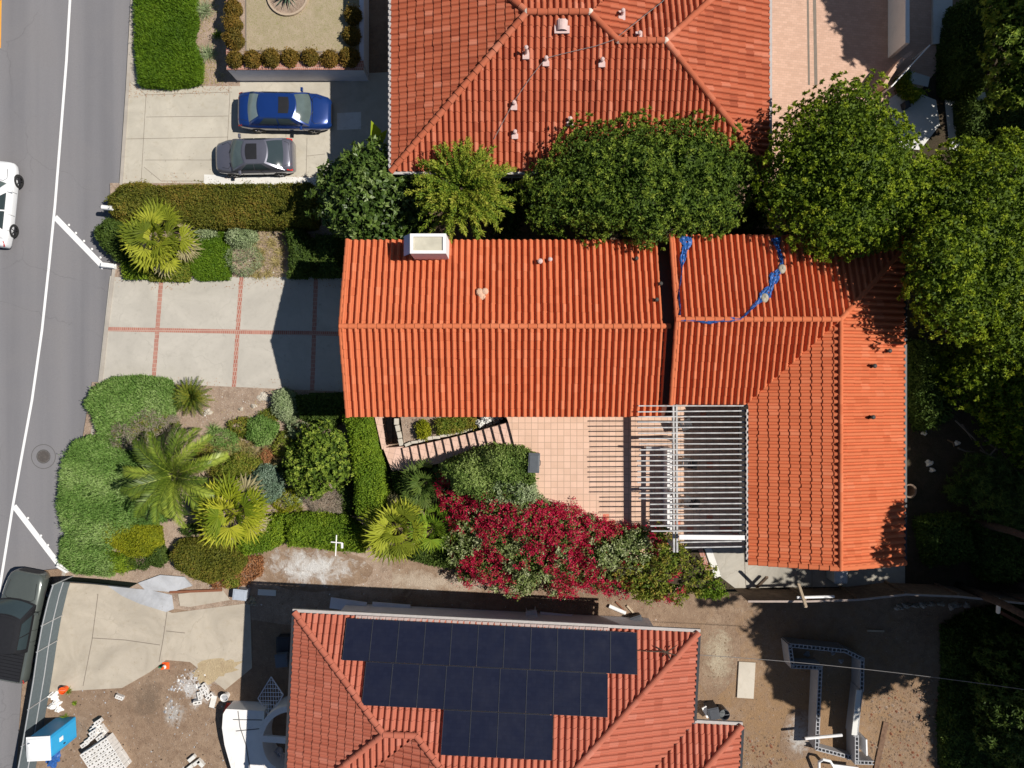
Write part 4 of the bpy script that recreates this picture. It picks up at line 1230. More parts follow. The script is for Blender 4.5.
# ================================================================== VEHICLES
def car(name, label, cat, x, y, z, heading, L, W, H, paint, st):
    root = empty(name, (x, y, z), heading, label, cat, st.get('group'))
    hw = W / 2
    zb = st.get('belt', .92); zh_ = st.get('hood', .86); zt = st.get('deck', .98)
    xw0, xr1, xr0, xb = st['glass']            # windshield base, roof front, roof rear, rear-glass base
    f, r = L / 2, -L / 2
    sta = [(r, .80, zt - .3), (r + .04, .88, zt - .12), (r + .16, .94, zt - .03), (r + .5, .98, zt), (xb + .1, 1.0, zt), (xr0, 1.0, zb), (xr1, 1.0, zb), (xw0 - .1, 1.0, zh_ + .06),
           (xw0 + .3, .99, zh_ + .02), (f - .75, .97, zh_ - .03), (f - .4, .93, zh_ - .08), (f - .16, .86, zh_ - .14), (f - .03, .72, zh_ - .22), (f, .6, zh_ - .32)]
    sta = [s for i, s in enumerate(sta) if i == 0 or s[0] > sta[i - 1][0]]
    mb = MB(); rows = []
    for (sx, wf, top) in sta:
        w = hw * wf
        half = [(0, top), (.45, top - .004), (.74, top - .022), (.9, top - .07), (.985, top - .17), (1.0, (top - .17) * .5 + .24), (.985, .36), (.93, .22)]
        ring = [(-a * w, b) for a, b in half[::-1]] + [(a * w, b) for a, b in half[1:]]
        rows.append(len(mb.v)); mb.v += [(sx, a, b) for a, b in ring]
    nr = 15
    for i in range(len(rows) - 1):
        for k in range(nr - 1):
            mb.f.append((rows[i] + k, rows[i + 1] + k, rows[i + 1] + k + 1, rows[i] + k + 1)); mb.m.append(0)
        mb.f.append((rows[i] + nr - 1, rows[i + 1] + nr - 1, rows[i + 1], rows[i])); mb.m.append(1)
    mb.f.append(tuple(rows[0] + k for k in range(nr))); mb.m.append(0)
    mb.f.append(tuple(rows[-1] + k for k in range(nr))[::-1]); mb.m.append(1)
    body = mb.build('body', [paint, M['black_trim']], root, smooth=True)
    # shut lines of bonnet and boot
    sb = MB()
    sb.tube([(f - .42, -hw * .66, zh_ - .085), (xw0 + .25, -hw * .76, zh_ + .0), (xw0 + .12, -hw * .6, zh_ + .035), (xw0 + .16, 0, zh_ + .05), (xw0 + .12, hw * .6, zh_ + .035), (xw0 + .25, hw * .76, zh_), (f - .42, hw * .66, zh_ - .085)], .011, 5)
    sb.build('bonnet_seam', M['black_trim'], body)
    if not st.get('bed'):
        sb = MB(); sb.tube([(xb - .04, -hw * .7, zt - .018), (r + .16, -hw * .62, zt - .05), (r + .12, 0, zt - .055), (r + .16, hw * .62, zt - .05), (xb - .04, hw * .7, zt - .018)], .011, 5); sb.build('boot_seam', M['black_trim'], body)
    for sy in (-1, 1):
        for xs_ in (xw0 - .35, (xw0 + xb) / 2 - .1, xb + .5):
            sb = MB(); sb.tube([(xs_, sy * (hw * .93), zb - .07), (xs_ - .02, sy * (hw + .002), zb - .22), (xs_ - .03, sy * (hw + .004), .42)], .009, 5); sb.build('door_seam', M['black_trim'], body)
    for yw in (-.1, .38):
        sb = MB(); sb.tube([(xw0 + .19 - abs(yw) * .1, yw, zh_ + .06), (xw0 - .06, yw + .42 * (1 if yw > 0 else -1), zb + .07)], .012, 5); sb.build('wiper', M['black_trim'], body)
    # greenhouse
    wb, wr = hw * .93, hw * st.get('roofw', .66)
    zlo, zr = zb - .05, H - .05
    lerp = lambda a, b, t: a + (b - a) * t
    def S(side, u, v, o=0.0):
        w = lerp(wb, wr, v) + .035 * math.sin(math.pi * v) + (o if side in 'LR' else 0)
        xf = lerp(xw0, xr1, v) + .03 * math.sin(math.pi * v); xr = lerp(xb, xr0, v) - .03 * math.sin(math.pi * v)
        zz = lerp(zlo, zr, v) + .02 * math.sin(math.pi * v)
        if side == 'F': yy = lerp(-w, w, u); return Vector((xf + .16 * (1 - (2 * u - 1) ** 2) + o, yy, zz + o * .8))
        if side == 'B': yy = lerp(-w, w, u); return Vector((xr - .13 * (1 - (2 * u - 1) ** 2) - o, yy, zz + o * .8))
        xx = lerp(xr, xf, u)
        return Vector((xx, (w if side == 'L' else -w), zz + o * .3))
    cb = MB()
    for sd_ in 'FBLR': cb.grid(lambda u, v, q=sd_: S(q, u, v), 14, 5)
    def R(u, v, o=0.0):
        yy = lerp(-wr, wr, v); k = 1 - (2 * v - 1) ** 2
        xx = lerp(xr0 - .13 * k, xr1 + .16 * k, u)
        return Vector((xx, yy, zr + .055 * (1 - (2 * v - 1) ** 2) ** .7 * (1 - (2 * u - 1) ** 4 * .7) + o))
    cb.grid(R, 12, 12)
    cab = cb.build('cabin', st.get('roofmat', paint), root, smooth=True)
    def pane(nm, sd_, u0, u1, v0, v1, mat):
        g = MB(); g.grid(lambda a, b: S(sd_, lerp(u0, u1, a), lerp(v0, v1, b), .012), 10, 4); return g.build(nm, mat, root, smooth=True)
    pane('windshield', 'F', .05, .95, .12, .95, st.get('wglass', M['windshield']))
    if st.get('rear', True): pane('rear_window', 'B', .07, .93, .14, .93, st.get('rearglass', M['glass']))
    for q in 'LR':
        for (a, b) in st.get('sides', ((.15, .5), (.53, .86))): pane('side_window', q, a, b, .22, .9, M['glass'])
    if 'sunroof' in st:
        a, b = st['sunroof']; g = MB()
        g.grid(lambda u, v: R(lerp(a, b, u), lerp(.16, .84, v), .012), 4, 8); g.build('sunroof', M['black_trim'] if not st.get('glassroof') else M['glass'], root, smooth=True)
    # wheels
    wr_ = st.get('wheel', .32)
    for sx in (f - st.get('fo', .88), r + st.get('ro', .9)):
        for sy in (-1, 1):
            wn = MB(); Y = sy * (hw + .012); n = 20
            b0 = []
            for (rad, yy) in ((wr_ * .62, Y), (wr_ * .95, Y), (wr_, Y - sy * .03), (wr_, Y - sy * .2), (wr_ * .6, Y - sy * .2)):
                b0.append(len(wn.v)); wn.v += [(sx + rad * math.cos(2 * math.pi * k / n), yy, wr_ + rad * math.sin(2 * math.pi * k / n)) for k in range(n)]
            for i in range(4):
                for k in range(n): wn.f.append((b0[i] + k, b0[i] + (k + 1) % n, b0[i + 1] + (k + 1) % n, b0[i + 1] + k)); wn.m.append(0)
            wo = wn.build('wheel', M['rubber'], root, smooth=True)
            rm = MB(); rm.v.append((sx, Y - sy * .02, wr_))
            for k in range(n): rm.v.append((sx + wr_ * .63 * math.cos(2 * math.pi * k / n), Y - sy * .05, wr_ + wr_ * .63 * math.sin(2 * math.pi * k / n)))
            for k in range(n): rm.f.append((0, 1 + k, 1 + (k + 1) % n)); rm.m.append(0)
            for k in range(5):
                a_ = 2 * math.pi * k / 5
                rm.bar((sx, Y - sy * .01, wr_), (sx + wr_ * .6 * math.cos(a_), Y - sy * .015, wr_ + wr_ * .6 * math.sin(a_)), .03, .06, up=(0, 1, 0), mi=1)
            rm.build('rim', [M['rim_dark'], st.get('rimmat', M['rim'])], wo)
    for sy in (-1, 1):
        m_ = MB(); xm = xw0 - .38
        m_.box((xm, sy * (hw + .06), zb + .04), (.12, .2, .13)); m_.bar((xm, sy * (hw - .08), zb - .02), (xm, sy * (hw + .02), zb + .02), .05)
        m_.build('wing_mirror', paint, root, bevel=.02)
        h_ = MB(); yo = hw * .66
        h_.grid(lambda u, v: Vector((f - .62 + .52 * u - .06 * v, sy * (hw * .80 - .16 * u * hw + (v - .5) * .16 * (1 - .3 * u)), zh_ - .095 - .13 * u * u - .035 * v + .012)), 6, 4)
        h_.build('headlight', M['lamp_clear'], root, smooth=True)
        t_ = MB(); t_.grid(lambda u, v: Vector((r + .015 + .26 * u * v + .03 * (1 - v), sy * (hw * .56 + hw * .37 * v), zt - .12 - .16 * (1 - u) + .02)), 4, 4)
        t_.build('taillight', M['lamp_red'], root, smooth=True)
    return root
c = P(285, 111.5, G + .6)
car('parked_car', 'shiny blue sedan with a dark sunroof parked nearest the planter wall', 'car', c.x, c.y, G, math.radians(-1), 4.58, 1.80, 1.44, M['car_blue'],
    dict(glass=(1.32, .6, -.96, -1.70), belt=.94, hood=.86, deck=1.0, sunroof=(.56, .84), rearglass=M['glass_pale'], group='cars parked on the upper driveway'))
c = P(254.5, 156.5, G + .6)
car('parked_car', 'small grey hatchback coupe with a sunroof parked beside the clipped hedge', 'car', c.x, c.y, G, math.radians(180 + 1), 3.95, 1.72, 1.38, M['car_grey'],
    dict(glass=(.98, .2, -.72, -1.6), belt=.92, hood=.82, deck=1.0, sunroof=(.38, .86), ro=.78, fo=.8, wheel=.3, sides=((.22, .55), (.58, .86)), group='cars parked on the upper driveway'))
car('car', 'white hatchback with black wheels driving along the road', 'car', -25.98, 9.08, G - .1, math.radians(84.2), 4.3, 1.8, 1.5, M['car_white'],
    dict(glass=(1.0, .35, -1.35, -1.8), belt=.95, hood=.9, deck=1.02, rimmat=M['rim_dark'], wheel=.35, glassroof=True, sunroof=(.12, .9)))
tr = car('pickup_truck', 'grey green pickup truck with black roof parked outside the mesh fence', 'pickup truck', -24.72, -12.12, G - .1, math.radians(79.2), 5.5, 1.98, 1.85, M['car_olive'],
    dict(glass=(1.35, .75, -.85, -1.02), belt=1.16, hood=1.08, deck=1.12, roofmat=M['black_trim'], wglass=M['glass'], sunroof=(.06, .95), wheel=.39, bed=True, roofw=.74, fo=.95, ro=1.15, sides=((.1, .44), (.47, .86))))
mb = MB()
for i in range(9): mb.box((-1.16 - i * .165, 0, 1.128), (.15, 1.56, .05))
mb.box((-1.82, 0, 1.108), (1.5, 1.6, .03)); mb.build('bed_cover', M['black_trim'], tr)

# ================================================================== STREET THINGS
mbx = P(107, 207.5, .45)
r_ = empty('mailbox', (mbx.x, mbx.y, G), -.1, 'white mailbox on a post at the kerb by the fan palm', 'mailbox')
mb = MB(); n = 10
b0 = len(mb.v)
for xx in (-.26, .26):
    mb.v += [(xx, -.11, 1.0), (xx, .11, 1.0)] + [(xx, .11 * math.cos(math.pi * k / n), 1.12 + .11 * math.sin(math.pi * k / n)) for k in range(n + 1)]
m_ = n + 3
mb.f.append(tuple(b0 + k for k in [0, 1] + list(range(2, m_)))); mb.m.append(0)
mb.f.append(tuple(b0 + m_ + k for k in [0, 1] + list(range(2, m_)))); mb.m.append(0)
order = [0, 1] + list(range(2, m_))
for k in range(len(order)):
    a, b = order[k], order[(k + 1) % len(order)]
    mb.f.append((b0 + a, b0 + b, b0 + m_ + b, b0 + m_ + a)); mb.m.append(0)
mb.build('box', M['white'], r_)
mb = MB(); mb.box((0, 0, .5), (.1, .1, 1.0)); mb.build('post', M['timber'], r_)
mb = MB(); mb.box((-.27, .0, 1.1), (.015, .16, .18)); mb.build('door', M['dark_metal'], r_)
for (pts, lab) in ((((102, 265), (117, 267)), 'white painted kerb block at the end of the upper diagonal stripe'), (((58, 564), (70, 570)), 'white painted kerb block at the end of the lower diagonal stripe')):
    a, b = P(*pts[0], G), P(*pts[1], G)
    mb = MB(); mb.bar((a.x, a.y, G + .02), (b.x, b.y, G + .02), .26, .26)
    mb.bar((a.x + .06, a.y - .05, G + .14), (b.x, b.y - .05, G + .2), .12, .2)
    tag(mb.build('kerb_block', M['paint'], bevel=.03), lab, 'kerb block')
mb = MB(); mb.lathe([(.065, 0), (.06, .025), (.035, .045), (.01, .05)], n=12)
st0 = mb.build('road_stud', M['white'], smooth=True)
studs = [(69, 225), (76, 233), (84, 241), (92, 249), (100.5, 257.5), (28, 518), (41, 535.5), (48, 545)]
for i, q in enumerate(studs):
    o = st0 if i == 0 else st0.copy()
    if i: COL.objects.link(o)
    p = P(*q, G - .1); o.location = p
    tag(o, 'small white road stud beside the upper diagonal stripe' if i < 5 else 'small white road stud beside the lower diagonal stripe', 'road stud', 'studs beside the upper stripe' if i < 5 else 'studs beside the lower stripe')
p = P(43.5, 456.5, G - .1)
r_ = empty('manhole', p, 0, 'round rusty manhole cover ringed with concrete in the road', 'manhole cover')
mb = MB(); n = 32
for rr, zz, mi in ((.30, .008, 0),):
    mb.lathe([(rr, .002), (rr, zz), (rr * .75, zz), (rr * .72, zz - .003), (rr * .3, zz - .003), (rr * .28, zz)], n=n)
mb.build('lid', M['drain'], r_)
mb = MB()
for (ra, rb) in ((.31, .36), (.60, .63)):
    for k in range(n):
        t0, t1 = 2 * math.pi * k / n, 2 * math.pi * (k + 1) / n
        mb.poly([(ra * math.cos(t0), ra * math.sin(t0), .005), (rb * math.cos(t0), rb * math.sin(t0), .005), (rb * math.cos(t1), rb * math.sin(t1), .005), (ra * math.cos(t1), ra * math.sin(t1), .005)])
mb.build('ring', plain('ring_dark', (.09, .085, .08), .9), r_)

# ================================================================== MESH FENCE AND BUILDING YARD
fpts = [(72.5, 576), (68, 590), (62, 615), (57.5, 640), (53.5, 668), (49, 695), (43, 730), (36, 768), (26, 815), (14, 870)]
fw = [P(a, b, G) for a, b in fpts]
r_ = empty('mesh_fence', fw[0], 0, 'grey cloth covered construction fence along the street', 'fence')
ro = -fw[0]
FH = 1.55
mb = MB()
for i in range(len(fw) - 1):
    a, b = fw[i], fw[i + 1]; d = (b - a).normalized(); n = Vector((-d.y, d.x, 0)) * .012
    mb.prism([(a - n)[:2], (b - n)[:2], (b + n)[:2], (a + n)[:2]], G + .04, G + FH)
mb.build('cloth', M['cloth'], r_, loc=ro)
for h in (.76, FH + .02):
    mb = MB(); mb.tube([p + Vector((.045, 0, h)) for p in fw], .027, 6); mb.build('rail', M['galv'], r_, loc=ro)
for i in (0, 2, 3, 5, 6, 8, 9):
    mb = MB(); p = fw[i] + Vector((.04, 0, 0)); mb.tube([p + Vector((0, 0, 0)), p + Vector((0, 0, FH + .08))], .03, 8); mb.build('post', M['galv'], r_, loc=ro)
# side run of the fence along the garden edge
fw2 = [P(a, b, G) for a, b in ((72.5, 577), (100, 579), (138, 583))]
r_ = empty('mesh_fence', fw2[0], 0, 'short dark green cloth fence between garden and pale concrete lot', 'fence'); ro = -fw2[0]
mb = MB()
for i in range(2):
    a, b = fw2[i], fw2[i + 1]; n = Vector((0, .012, 0))
    mb.prism([(a - n)[:2], (b - n)[:2], (b + n)[:2], (a + n)[:2]], G, G + .85)
mb.build('cloth', plain('green_cloth', (.02, .035, .028), .85, .1), r_, loc=ro)
mb = MB(); mb.tube([p + Vector((0, .03, .86)) for p in fw2], .02, 6); mb.build('rail', M['dark_metal'], r_, loc=ro)
# portable toilet
r_ = empty('portable_toilet', (-22.72, -17.5, G), math.radians(3), 'blue portable toilet with white roof standing by the fence', 'portable toilet')
mb = MB(); mb.box((0, 0, 1.05), (1.04, 1.06, 2.1)); mb.build('cabin', [M['loo_blue']], r_, bevel=.05)
mb = MB()
def rooffn(u, v):
    x, y = (u - .5) * 1.12, (v - .5) * 1.16
    return Vector((x, y, 2.1 + .16 * (1 - (2 * v - 1) ** 4) * (1 - .6 * (2 * u - 1) ** 4)))
mb.grid(rooffn, 10, 10); mb.box((0, 0, 2.1), (1.12, 1.16, .06)); mb.build('roof', M['loo_white'], r_, smooth=False)
dr = MB(); dr.box((.527, 0, 1.02), (.02, .82, 1.9)); 
do = dr.build('door', plain('toilet_door', (.03, .36, .68), .45, var=.04), r_, bevel=.015)
mb = MB(); mb.box((.545, .02, 1.25), (.02, .2, .26)); mb.build('door_plate', M['loo_white'], do)
mb = MB(); mb.box((.55, -.3, 1.05), (.04, .06, .12)); mb.build('handle', M['dark_metal'], do)
for yy in (.36, -.36):
    pass
mb = MB(); mb.tube([(-.3, .3, 2.1), (-.3, .3, 2.35)], .05, 10); mb.build('vent_pipe', M['loo_white'], r_)
def crumple(name, label, cat, px, py, rx, ry, h, mat, z=G, seed=0, nseg=18, group=None):
    p = P(px, py, z); r = np.random.default_rng(seed + 1); k = (CAMZ - z) / FOC
    mb = MB()
    ph = r.uniform(0, 6.28, 8)
    def fn(u, v):
        t = 2 * math.pi * u; rad = v
        w = 1 + .18 * math.sin(3 * t + ph[0]) + .12 * math.sin(5 * t + ph[1]) + .08 * math.sin(9 * t + ph[2])
        x = rad * rx * k * w * math.cos(t); y = rad * ry * k * w * math.sin(t)
        zz = h * (1 - rad ** 2.2) * (.75 + .3 * math.sin(11 * x / max(rx * k, .01) + ph[3]) * math.sin(8 * y / max(ry * k, .01) + ph[4]) + .2 * math.sin(18.8496 * u + ph[5] + 9 * v)) + .005
        return Vector((p.x + x, p.y + y, z + max(zz, .004)))
    mb.grid(fn, nseg * 2, nseg // 2)
    return tag(mb.build(name, mat), label, cat, group)
crumple('tarp', 'crumpled blue tarp lying at the foot of the portable toilet', 'tarp', 53, 757, 8, 9, .4, M['tarp'], G, 3, 26)
for i, (a, b, r1_, s) in enumerate(((54, 695, 5, .3), (57, 702, 4.5, .28), (52.5, 706, 4, .25), (59, 709, 4, .2))):
    crumple('sack', 'white plastic sack in the heap between fence and toilet', 'sack', a, b, r1_, r1_ * .85, s, M['white'], G, 20 + i, group='white sacks heaped by the fence')
def bucket(name, label, cat, px, py, r, h, mat, z=G, inner=None, group=None):
    p = P(px, py, z + h)
    e = empty(name, (p.x, p.y, z), 0, label, cat, group)
    mb = MB(); mb.lathe([(r * .8, 0), (r, h), (r * 1.06, h), (r * 1.06, h - .03), (r * .93, h - .025), (r * .75, .03)], n=18); mb.build('shell', mat, e, smooth=False)
    mb = MB(); mb.lathe([(r * .9, h * .7), (r * .05, h * .72)], n=18); mb.build('filling', inner or mat, e)
    mb = MB(); mb.tube([(r * math.cos(t), 0 + .04, h - .05 + r * .5 * math.sin(t)) for t in np.linspace(0, math.pi, 9)], .008, 5); mb.build('handle', M['galv'], e)
    return e
bucket('bucket', 'orange bucket at the fence foot beside white sacks', 'bucket', 62, 691, .17, .36, M['orange'])
bucket('bucket', 'white bucket beside the red board at the curved white wall', 'bucket', 224, 698, .19, .38, M['white'], inner=M['cement'])
mb = MB(); p0, p1 = P(229, 703, G + .2), P(225.5, 712, G + .55); mb.bar(p0, p1, .22, .04); tag(mb.build('board', M['red_pl']), 'small bright red board leaning at the curved white wall', 'board')
# cone
p = P(166, 665.5, G)
e = empty('traffic_cone', p, 0, 'orange cone standing where concrete meets dirt', 'traffic cone')
mb = MB(); mb.box((0, 0, .02), (.34, .34, .04)); mb.build('base', M['orange'], e)
mb = MB(); mb.lathe([(.14, .04), (.03, .48), (.02, .5)], n=16); mb.build('body', M['orange'], e)
mb = MB(); mb.lathe([(.106, .19), (.075, .31)], n=16); mb.build('band', M['white'], e)
crumple('rag', 'small green rag beside the orange cone', 'rag', 161, 667, 2.5, 1.5, .08, M['green_pl'], G, 51, 12)

# concrete blocks
def block_mesh(l=.39, w=.19, h=.19, holes=2):
    mb = MB(); t = .052
    mb.box((0, w / 2 - t / 2, h / 2), (l, t, h)); mb.box((0, -w / 2 + t / 2, h / 2), (l, t, h))
    for i in range(holes + 1):
        x = -l / 2 + t / 2 + i * (l - t) / holes
        mb.box((x, 0, h / 2), (t, w - 2 * t - .002, h - .002))
    me = bpy.data.meshes.new('cinder_block'); me.from_pydata(mb.v, [], mb.f); me.materials.append(M['cmu_light'])
    return me
BM2, BM3 = block_mesh(), block_mesh(holes=3)
def blk(pos, rz, label, group, tilt=(0, 0), me=None, name='cinder_block'):
    o = bpy.data.objects.new(name, me or BM2); COL.objects.link(o); o.location = pos; o.rotation_euler = (tilt[0], tilt[1], rz)
    return tag(o, label, 'concrete block', group)
ang = math.radians(33)
A = Vector((math.cos(ang), math.sin(ang), 0)); B = Vector((math.sin(ang), -math.cos(ang), 0))
c0 = P(82, 756, G + .6)
c0.z = G
for lay in range(3):
    for i in range(4):
        for j in range(9):
            if lay < 2 and 0 < i < 3 and 0 < j < 8: continue
            p = c0 + A * (i * .40 + .1) + B * (j * .20) + Vector((random.uniform(-.008, .008), random.uniform(-.008, .008), lay * .192))
            blk(p, ang + random.uniform(-.02, .02), 'pale cinder block in the big square stack south of the toilet', 'cinder blocks in the big square stack')
for (a, b, zz, dr_) in ((96, 726, 0, .5), (97.5, 722.5, .192, .52), (93.5, 729, 0, .5), (99, 728.5, 0, .55), (101, 733, 0, .5), (96, 735, 0, .55), (92, 737.5, .192, .5), (99.5, 738, .192, .55), (103, 731, 0, -.9), (104.5, 737, 0, -.9), (88, 741, 0, .5), (92.5, 733, .192, .5), (84, 745, 0, .5)):
    p = P(a, b, G + zz + .19); p.z = G + zz
    blk(p, ang + dr_ - .5, 'pale cinder block in the loose stepped row above the big stack', 'cinder blocks in the stepped row')
p = P(121, 696, G); blk(p, math.radians(-20), 'single three hole cinder block alone on the dirt', None, me=BM3)
for i, (a, b, rz) in enumerate(((201, 695, 1.9), (204, 690, 2.2), (208, 691, 2.0), (207, 686, 2.3), (211, 695, .8), (199, 700, .1))):
    blk(P(a, b, G) + Vector((0, 0, .02 * i)), rz, 'grey cinder block tumbled in the heap by the white cement', 'cinder blocks tumbled in the heap', (.15 * (i % 2), .2))
for i, (a, b, rz) in enumerate(((193, 757, .7), (198, 761, .65), (202, 762, -.8), (191, 766, .7))):
    mb = MB(); mb.box((0, 0, .1), (.39, .19, .2)); p = P(a, b, G)
    o = mb.build('solid_block', M['conc_white'], loc=p, bevel=.01); o.rotation_euler.z = rz
    tag(o, 'solid white block among four strewn on the brown dirt', 'concrete block', 'four solid white blocks on the dirt')
mb = MB(); mb.box((0, 0, .04), (.26, .62, .07)); o = mb.build('slab', M['conc_white'], loc=P(213.5, 701, G)); o.rotation_euler.z = -.25; tag(o, 'narrow white slab lying beside the tumbled blocks', 'slab')

# curved white platform and ring wall at the solar house entrance
zp_ = G + .95
out = [(226, 709), (264, 711), (264, 830), (256, 830), (240, 795), (231, 768), (224.5, 745), (222, 728), (223, 714)]
pl = [tuple(P(a, b, zp_)[:2]) for a, b in out]
e = empty('curved_platform', (pl[0][0], pl[0][1], G), 0, 'white curved stucco platform beside the solar house', 'platform')
ro = Vector((-pl[0][0], -pl[0][1], -G))
mb = MB(); mb.prism(pl, G - .1, zp_); mb.build('platform', M['stucco_white'], e, loc=ro)
for ln in (((238, 711), (240, 727), (246, 745), (250, 768)), ((233, 719.5), (262, 720)), ((236, 731), (262, 728.5))):
    mb = MB(); mb.tube([P(a, b, zp_ + .006) for a, b in ln], .022, 5); mb.build('joint', plain('seam_dark', (.12, .12, .12), .8), e, loc=ro)
e = empty('ring_wall', P(284, 742, G), 0, 'half round white wall in shade against the solar house', 'wall'); ro = -P(284, 742, G)
mb = MB(); zt_ = G + 1.35
cen = P(290, 742, zt_); k = (CAMZ - zt_) / FOC
N_ = 18
def arcp(r, t): return (cen.x + r * k * .92 * math.cos(t), cen.y + r * k * math.sin(t))
for i in range(N_):
    t0, t1 = math.pi * (.5 + i / N_), math.pi * (.5 + (i + 1) / N_)
    mb.prism([arcp(36, t0), arcp(36, t1), arcp(30, t1), arcp(30, t0)], G, zt_)
mb.build('wall', M['stucco_white'], e, loc=ro)
mb = MB(); a, b = P(262, 739, zt_), P(288, 741, zt_); mb.bar((a.x, a.y, zt_ - .08), (b.x, b.y, zt_ - .08), .3, .14); mb.build('beam', M['stucco_white'], e, loc=ro)
bucket('barrel', 'pale round tub inside the half round wall', 'tub', 275, 757, .26, .6, M['stucco_lilac'])
# lattice leaning by the house
e = empty('trellis', P(274, 692, G), 0, 'grey diamond trellis panel leaning in the shade by the solar house', 'trellis')
mb = MB()
for i in range(-6, 7):
    o_ = i * .17
    for sg in (1, -1):
        a = Vector((-.55 if True else 0, 0, 0))
        pts = []
        for t in np.linspace(-.75, .75, 31):
            x, y = t + o_ * .7, sg * t + (-sg) * o_ * .7
            if abs(x) <= .5 and abs(y) <= .62: pts.append(Vector((x, y, .5 + x * .8 + .012 * sg)))
        if len(pts) > 1: mb.bar(pts[0], pts[-1], .03, .012)
for (a, b) in (((-.52, -.64), (.52, -.64)), ((-.52, .64), (.52, .64)), ((-.52, -.64), (-.52, .64)), ((.52, -.64), (.52, .64))):
    mb.bar((a[0], a[1], .52 + a[0] * .8), (b[0], b[1], .52 + b[0] * .8), .05, .03)
o = mb.build('lattice', M['stucco_lilac'], e); o.rotation_euler.z = -.55
mb = MB(); mb.tube([(.2, .3, 0), (.15, .3, .66)], .025, 6); mb.build('prop', M['timber'], e)
# storage boxes
def crate(name, label, cat, px, py, w, l, h, mat, rz=0, z=G, lid=True, lidmat=None):
    p = P(px, py, z + h)
    e = empty(name, (p.x, p.y, z), rz, label, cat)
    mb = MB(); mb.box((0, 0, h * .46), (w * .93, l * .93, h * .92)); mb.build('body', mat, e, bevel=.03)
    mb = MB(); mb.box((0, 0, h * .96), (w, l, h * .08)); mb.box((0, 0, h * 1.01), (w * .8, l * .8, .03)); lo = mb.build('lid', lidmat or mat, e, bevel=.02)
    mb = MB(); mb.tube([(w * .5, -.12, h * .8), (w * .56, -.1, h * .82), (w * .56, .1, h * .82), (w * .5, .12, h * .8)], .016, 6); mb.build('handle', M['dark_metal'], e)
    return e
crate('storage_box', 'pale blue grey plastic box by the concrete edge in the driveway', 'storage box', 239.5, 595, .7, .55, .55, plain('box_blue_grey', (.36, .40, .46), .5), -.1)
crumple('sack', 'white sack beside the pale blue grey box', 'sack', 252, 601.5, 4.5, 5, .35, M['sand'], G, 88)
mb = MB(); a, b = P(258, 592, G + .06), P(276, 593, G + .06); mb.bar(a, b, .3, .05); tag(mb.build('plank', M['conc_white']), 'pale plank on the ground beyond the storage box', 'plank')
mb = MB(); a, b = P(170, 592, G + .1), P(222, 590, G + .1); mb.bar(a, b, .12, .1); tag(mb.build('plank', M['red_timber']), 'dark red timber lying along the broken concrete edge', 'plank')
crate('waste_bin', 'dark wheeled bin in the shade against the solar house', 'bin', 281, 661, .6, .65, 1.0, plain('bin_grey', (.10, .12, .15), .5), .1)
crate('generator', 'low dark metal case in the shade beside the solar house', 'case', 283, 645, .7, .8, .6, M['dark_metal'], 0)
# white pipe cross on the hedge, and pale sheets by the wall
e = empty('pipe_cross', P(336, 545, .75), 0, 'white plastic pipe cross on top of the lower hedge', 'pipe')
o0 = -P(336, 545, .75)
mb = MB(); mb.tube([P(336.5, 535, .78), P(335.5, 556, .72)], .03, 8); mb.build('long_pipe', M['white'], e, loc=o0)
mb = MB(); mb.tube([P(331, 542, .8), P(342.5, 543, .8)], .03, 8); mb.tube([P(342, 543, .8), P(342, 548, .78)], .06, 8); mb.build('cross_pipe', M['white'], e, loc=o0)
for (q, wd, lab) in ((((330, 603), (366, 608)), .55, 'pale grey board leaning in the shade north of the solar house, westmost'), (((372, 606), (410, 609)), .4, 'pale grey board lying in the shade north of the solar house, middle'), (((540, 616), (572, 619)), .4, 'pale grey board lying in the shade near the white chair')):
    a, b = P(*q[0], G + .35), P(*q[1], G + .35)
    mb = MB(); mb.bar((a.x, a.y, G + .3), (b.x, b.y, G + .3), wd, .04)
    for t in (.15, .85): mb.bar(a.lerp(b, t) + Vector((0, -wd * .3, -.36)), a.lerp(b, t) + Vector((0, -wd * .3, -.06)), .06)
    tag(mb.build('board', M['stucco_lilac']), lab, 'board')
e = empty('plastic_chair', P(531.5, 612, G), -1.4, 'white plastic chair in the shaded strip north of the solar house', 'chair')
mb = MB(); mb.box((0, 0, .44), (.46, .46, .03)); mb.build('seat', M['white'], e, bevel=.01)
mb = MB(); mb.grid(lambda u, v: Vector((-.23 - .16 * v - .03 * math.sin(math.pi * u), (u - .5) * .48, .45 + .45 * v)), 6, 4); mb.build('backrest', M['white'], e)
for sx in (-.2, .2):
    for sy in (-.2, .2):
        mb = MB(); mb.bar((sx, sy, .44), (sx * 1.15, sy * 1.15, 0), .04); mb.build('leg', M['white'], e)
for sy in (-.25, .25):
    mb = MB(); mb.bar((-.28, sy, .65), (.2, sy, .64), .05, .025); mb.bar((.2, sy, .64), (.22, sy, .42), .04); mb.build('armrest', M['white'], e)
mb = MB(); mb.tube([P(609, 606, G + .08), P(625.5, 613, G + .08)], .10, 10); tag(mb.build('pipe', M['white']), 'thick white pipe lying on the dirt above the solar roof', 'pipe')
mb = MB(); mb.bar(P(627, 605.5, G + .06), P(638, 618, G + .06), .09, .06); tag(mb.build('plank', M['timber']), 'pale timber length lying beside the thick white pipe', 'plank')
mb = MB(); mb.bar(P(616, 602, G + .06), P(625, 611, G + .06), .06, .05); tag(mb.build('plank', M['red_timber']), 'thin dark timber length crossing above the thick white pipe', 'plank')
crate('tool_case', 'black case at the end of the shaded strip by the timber', 'case', 637, 622, .6, .6, .45, M['bin'], .3)
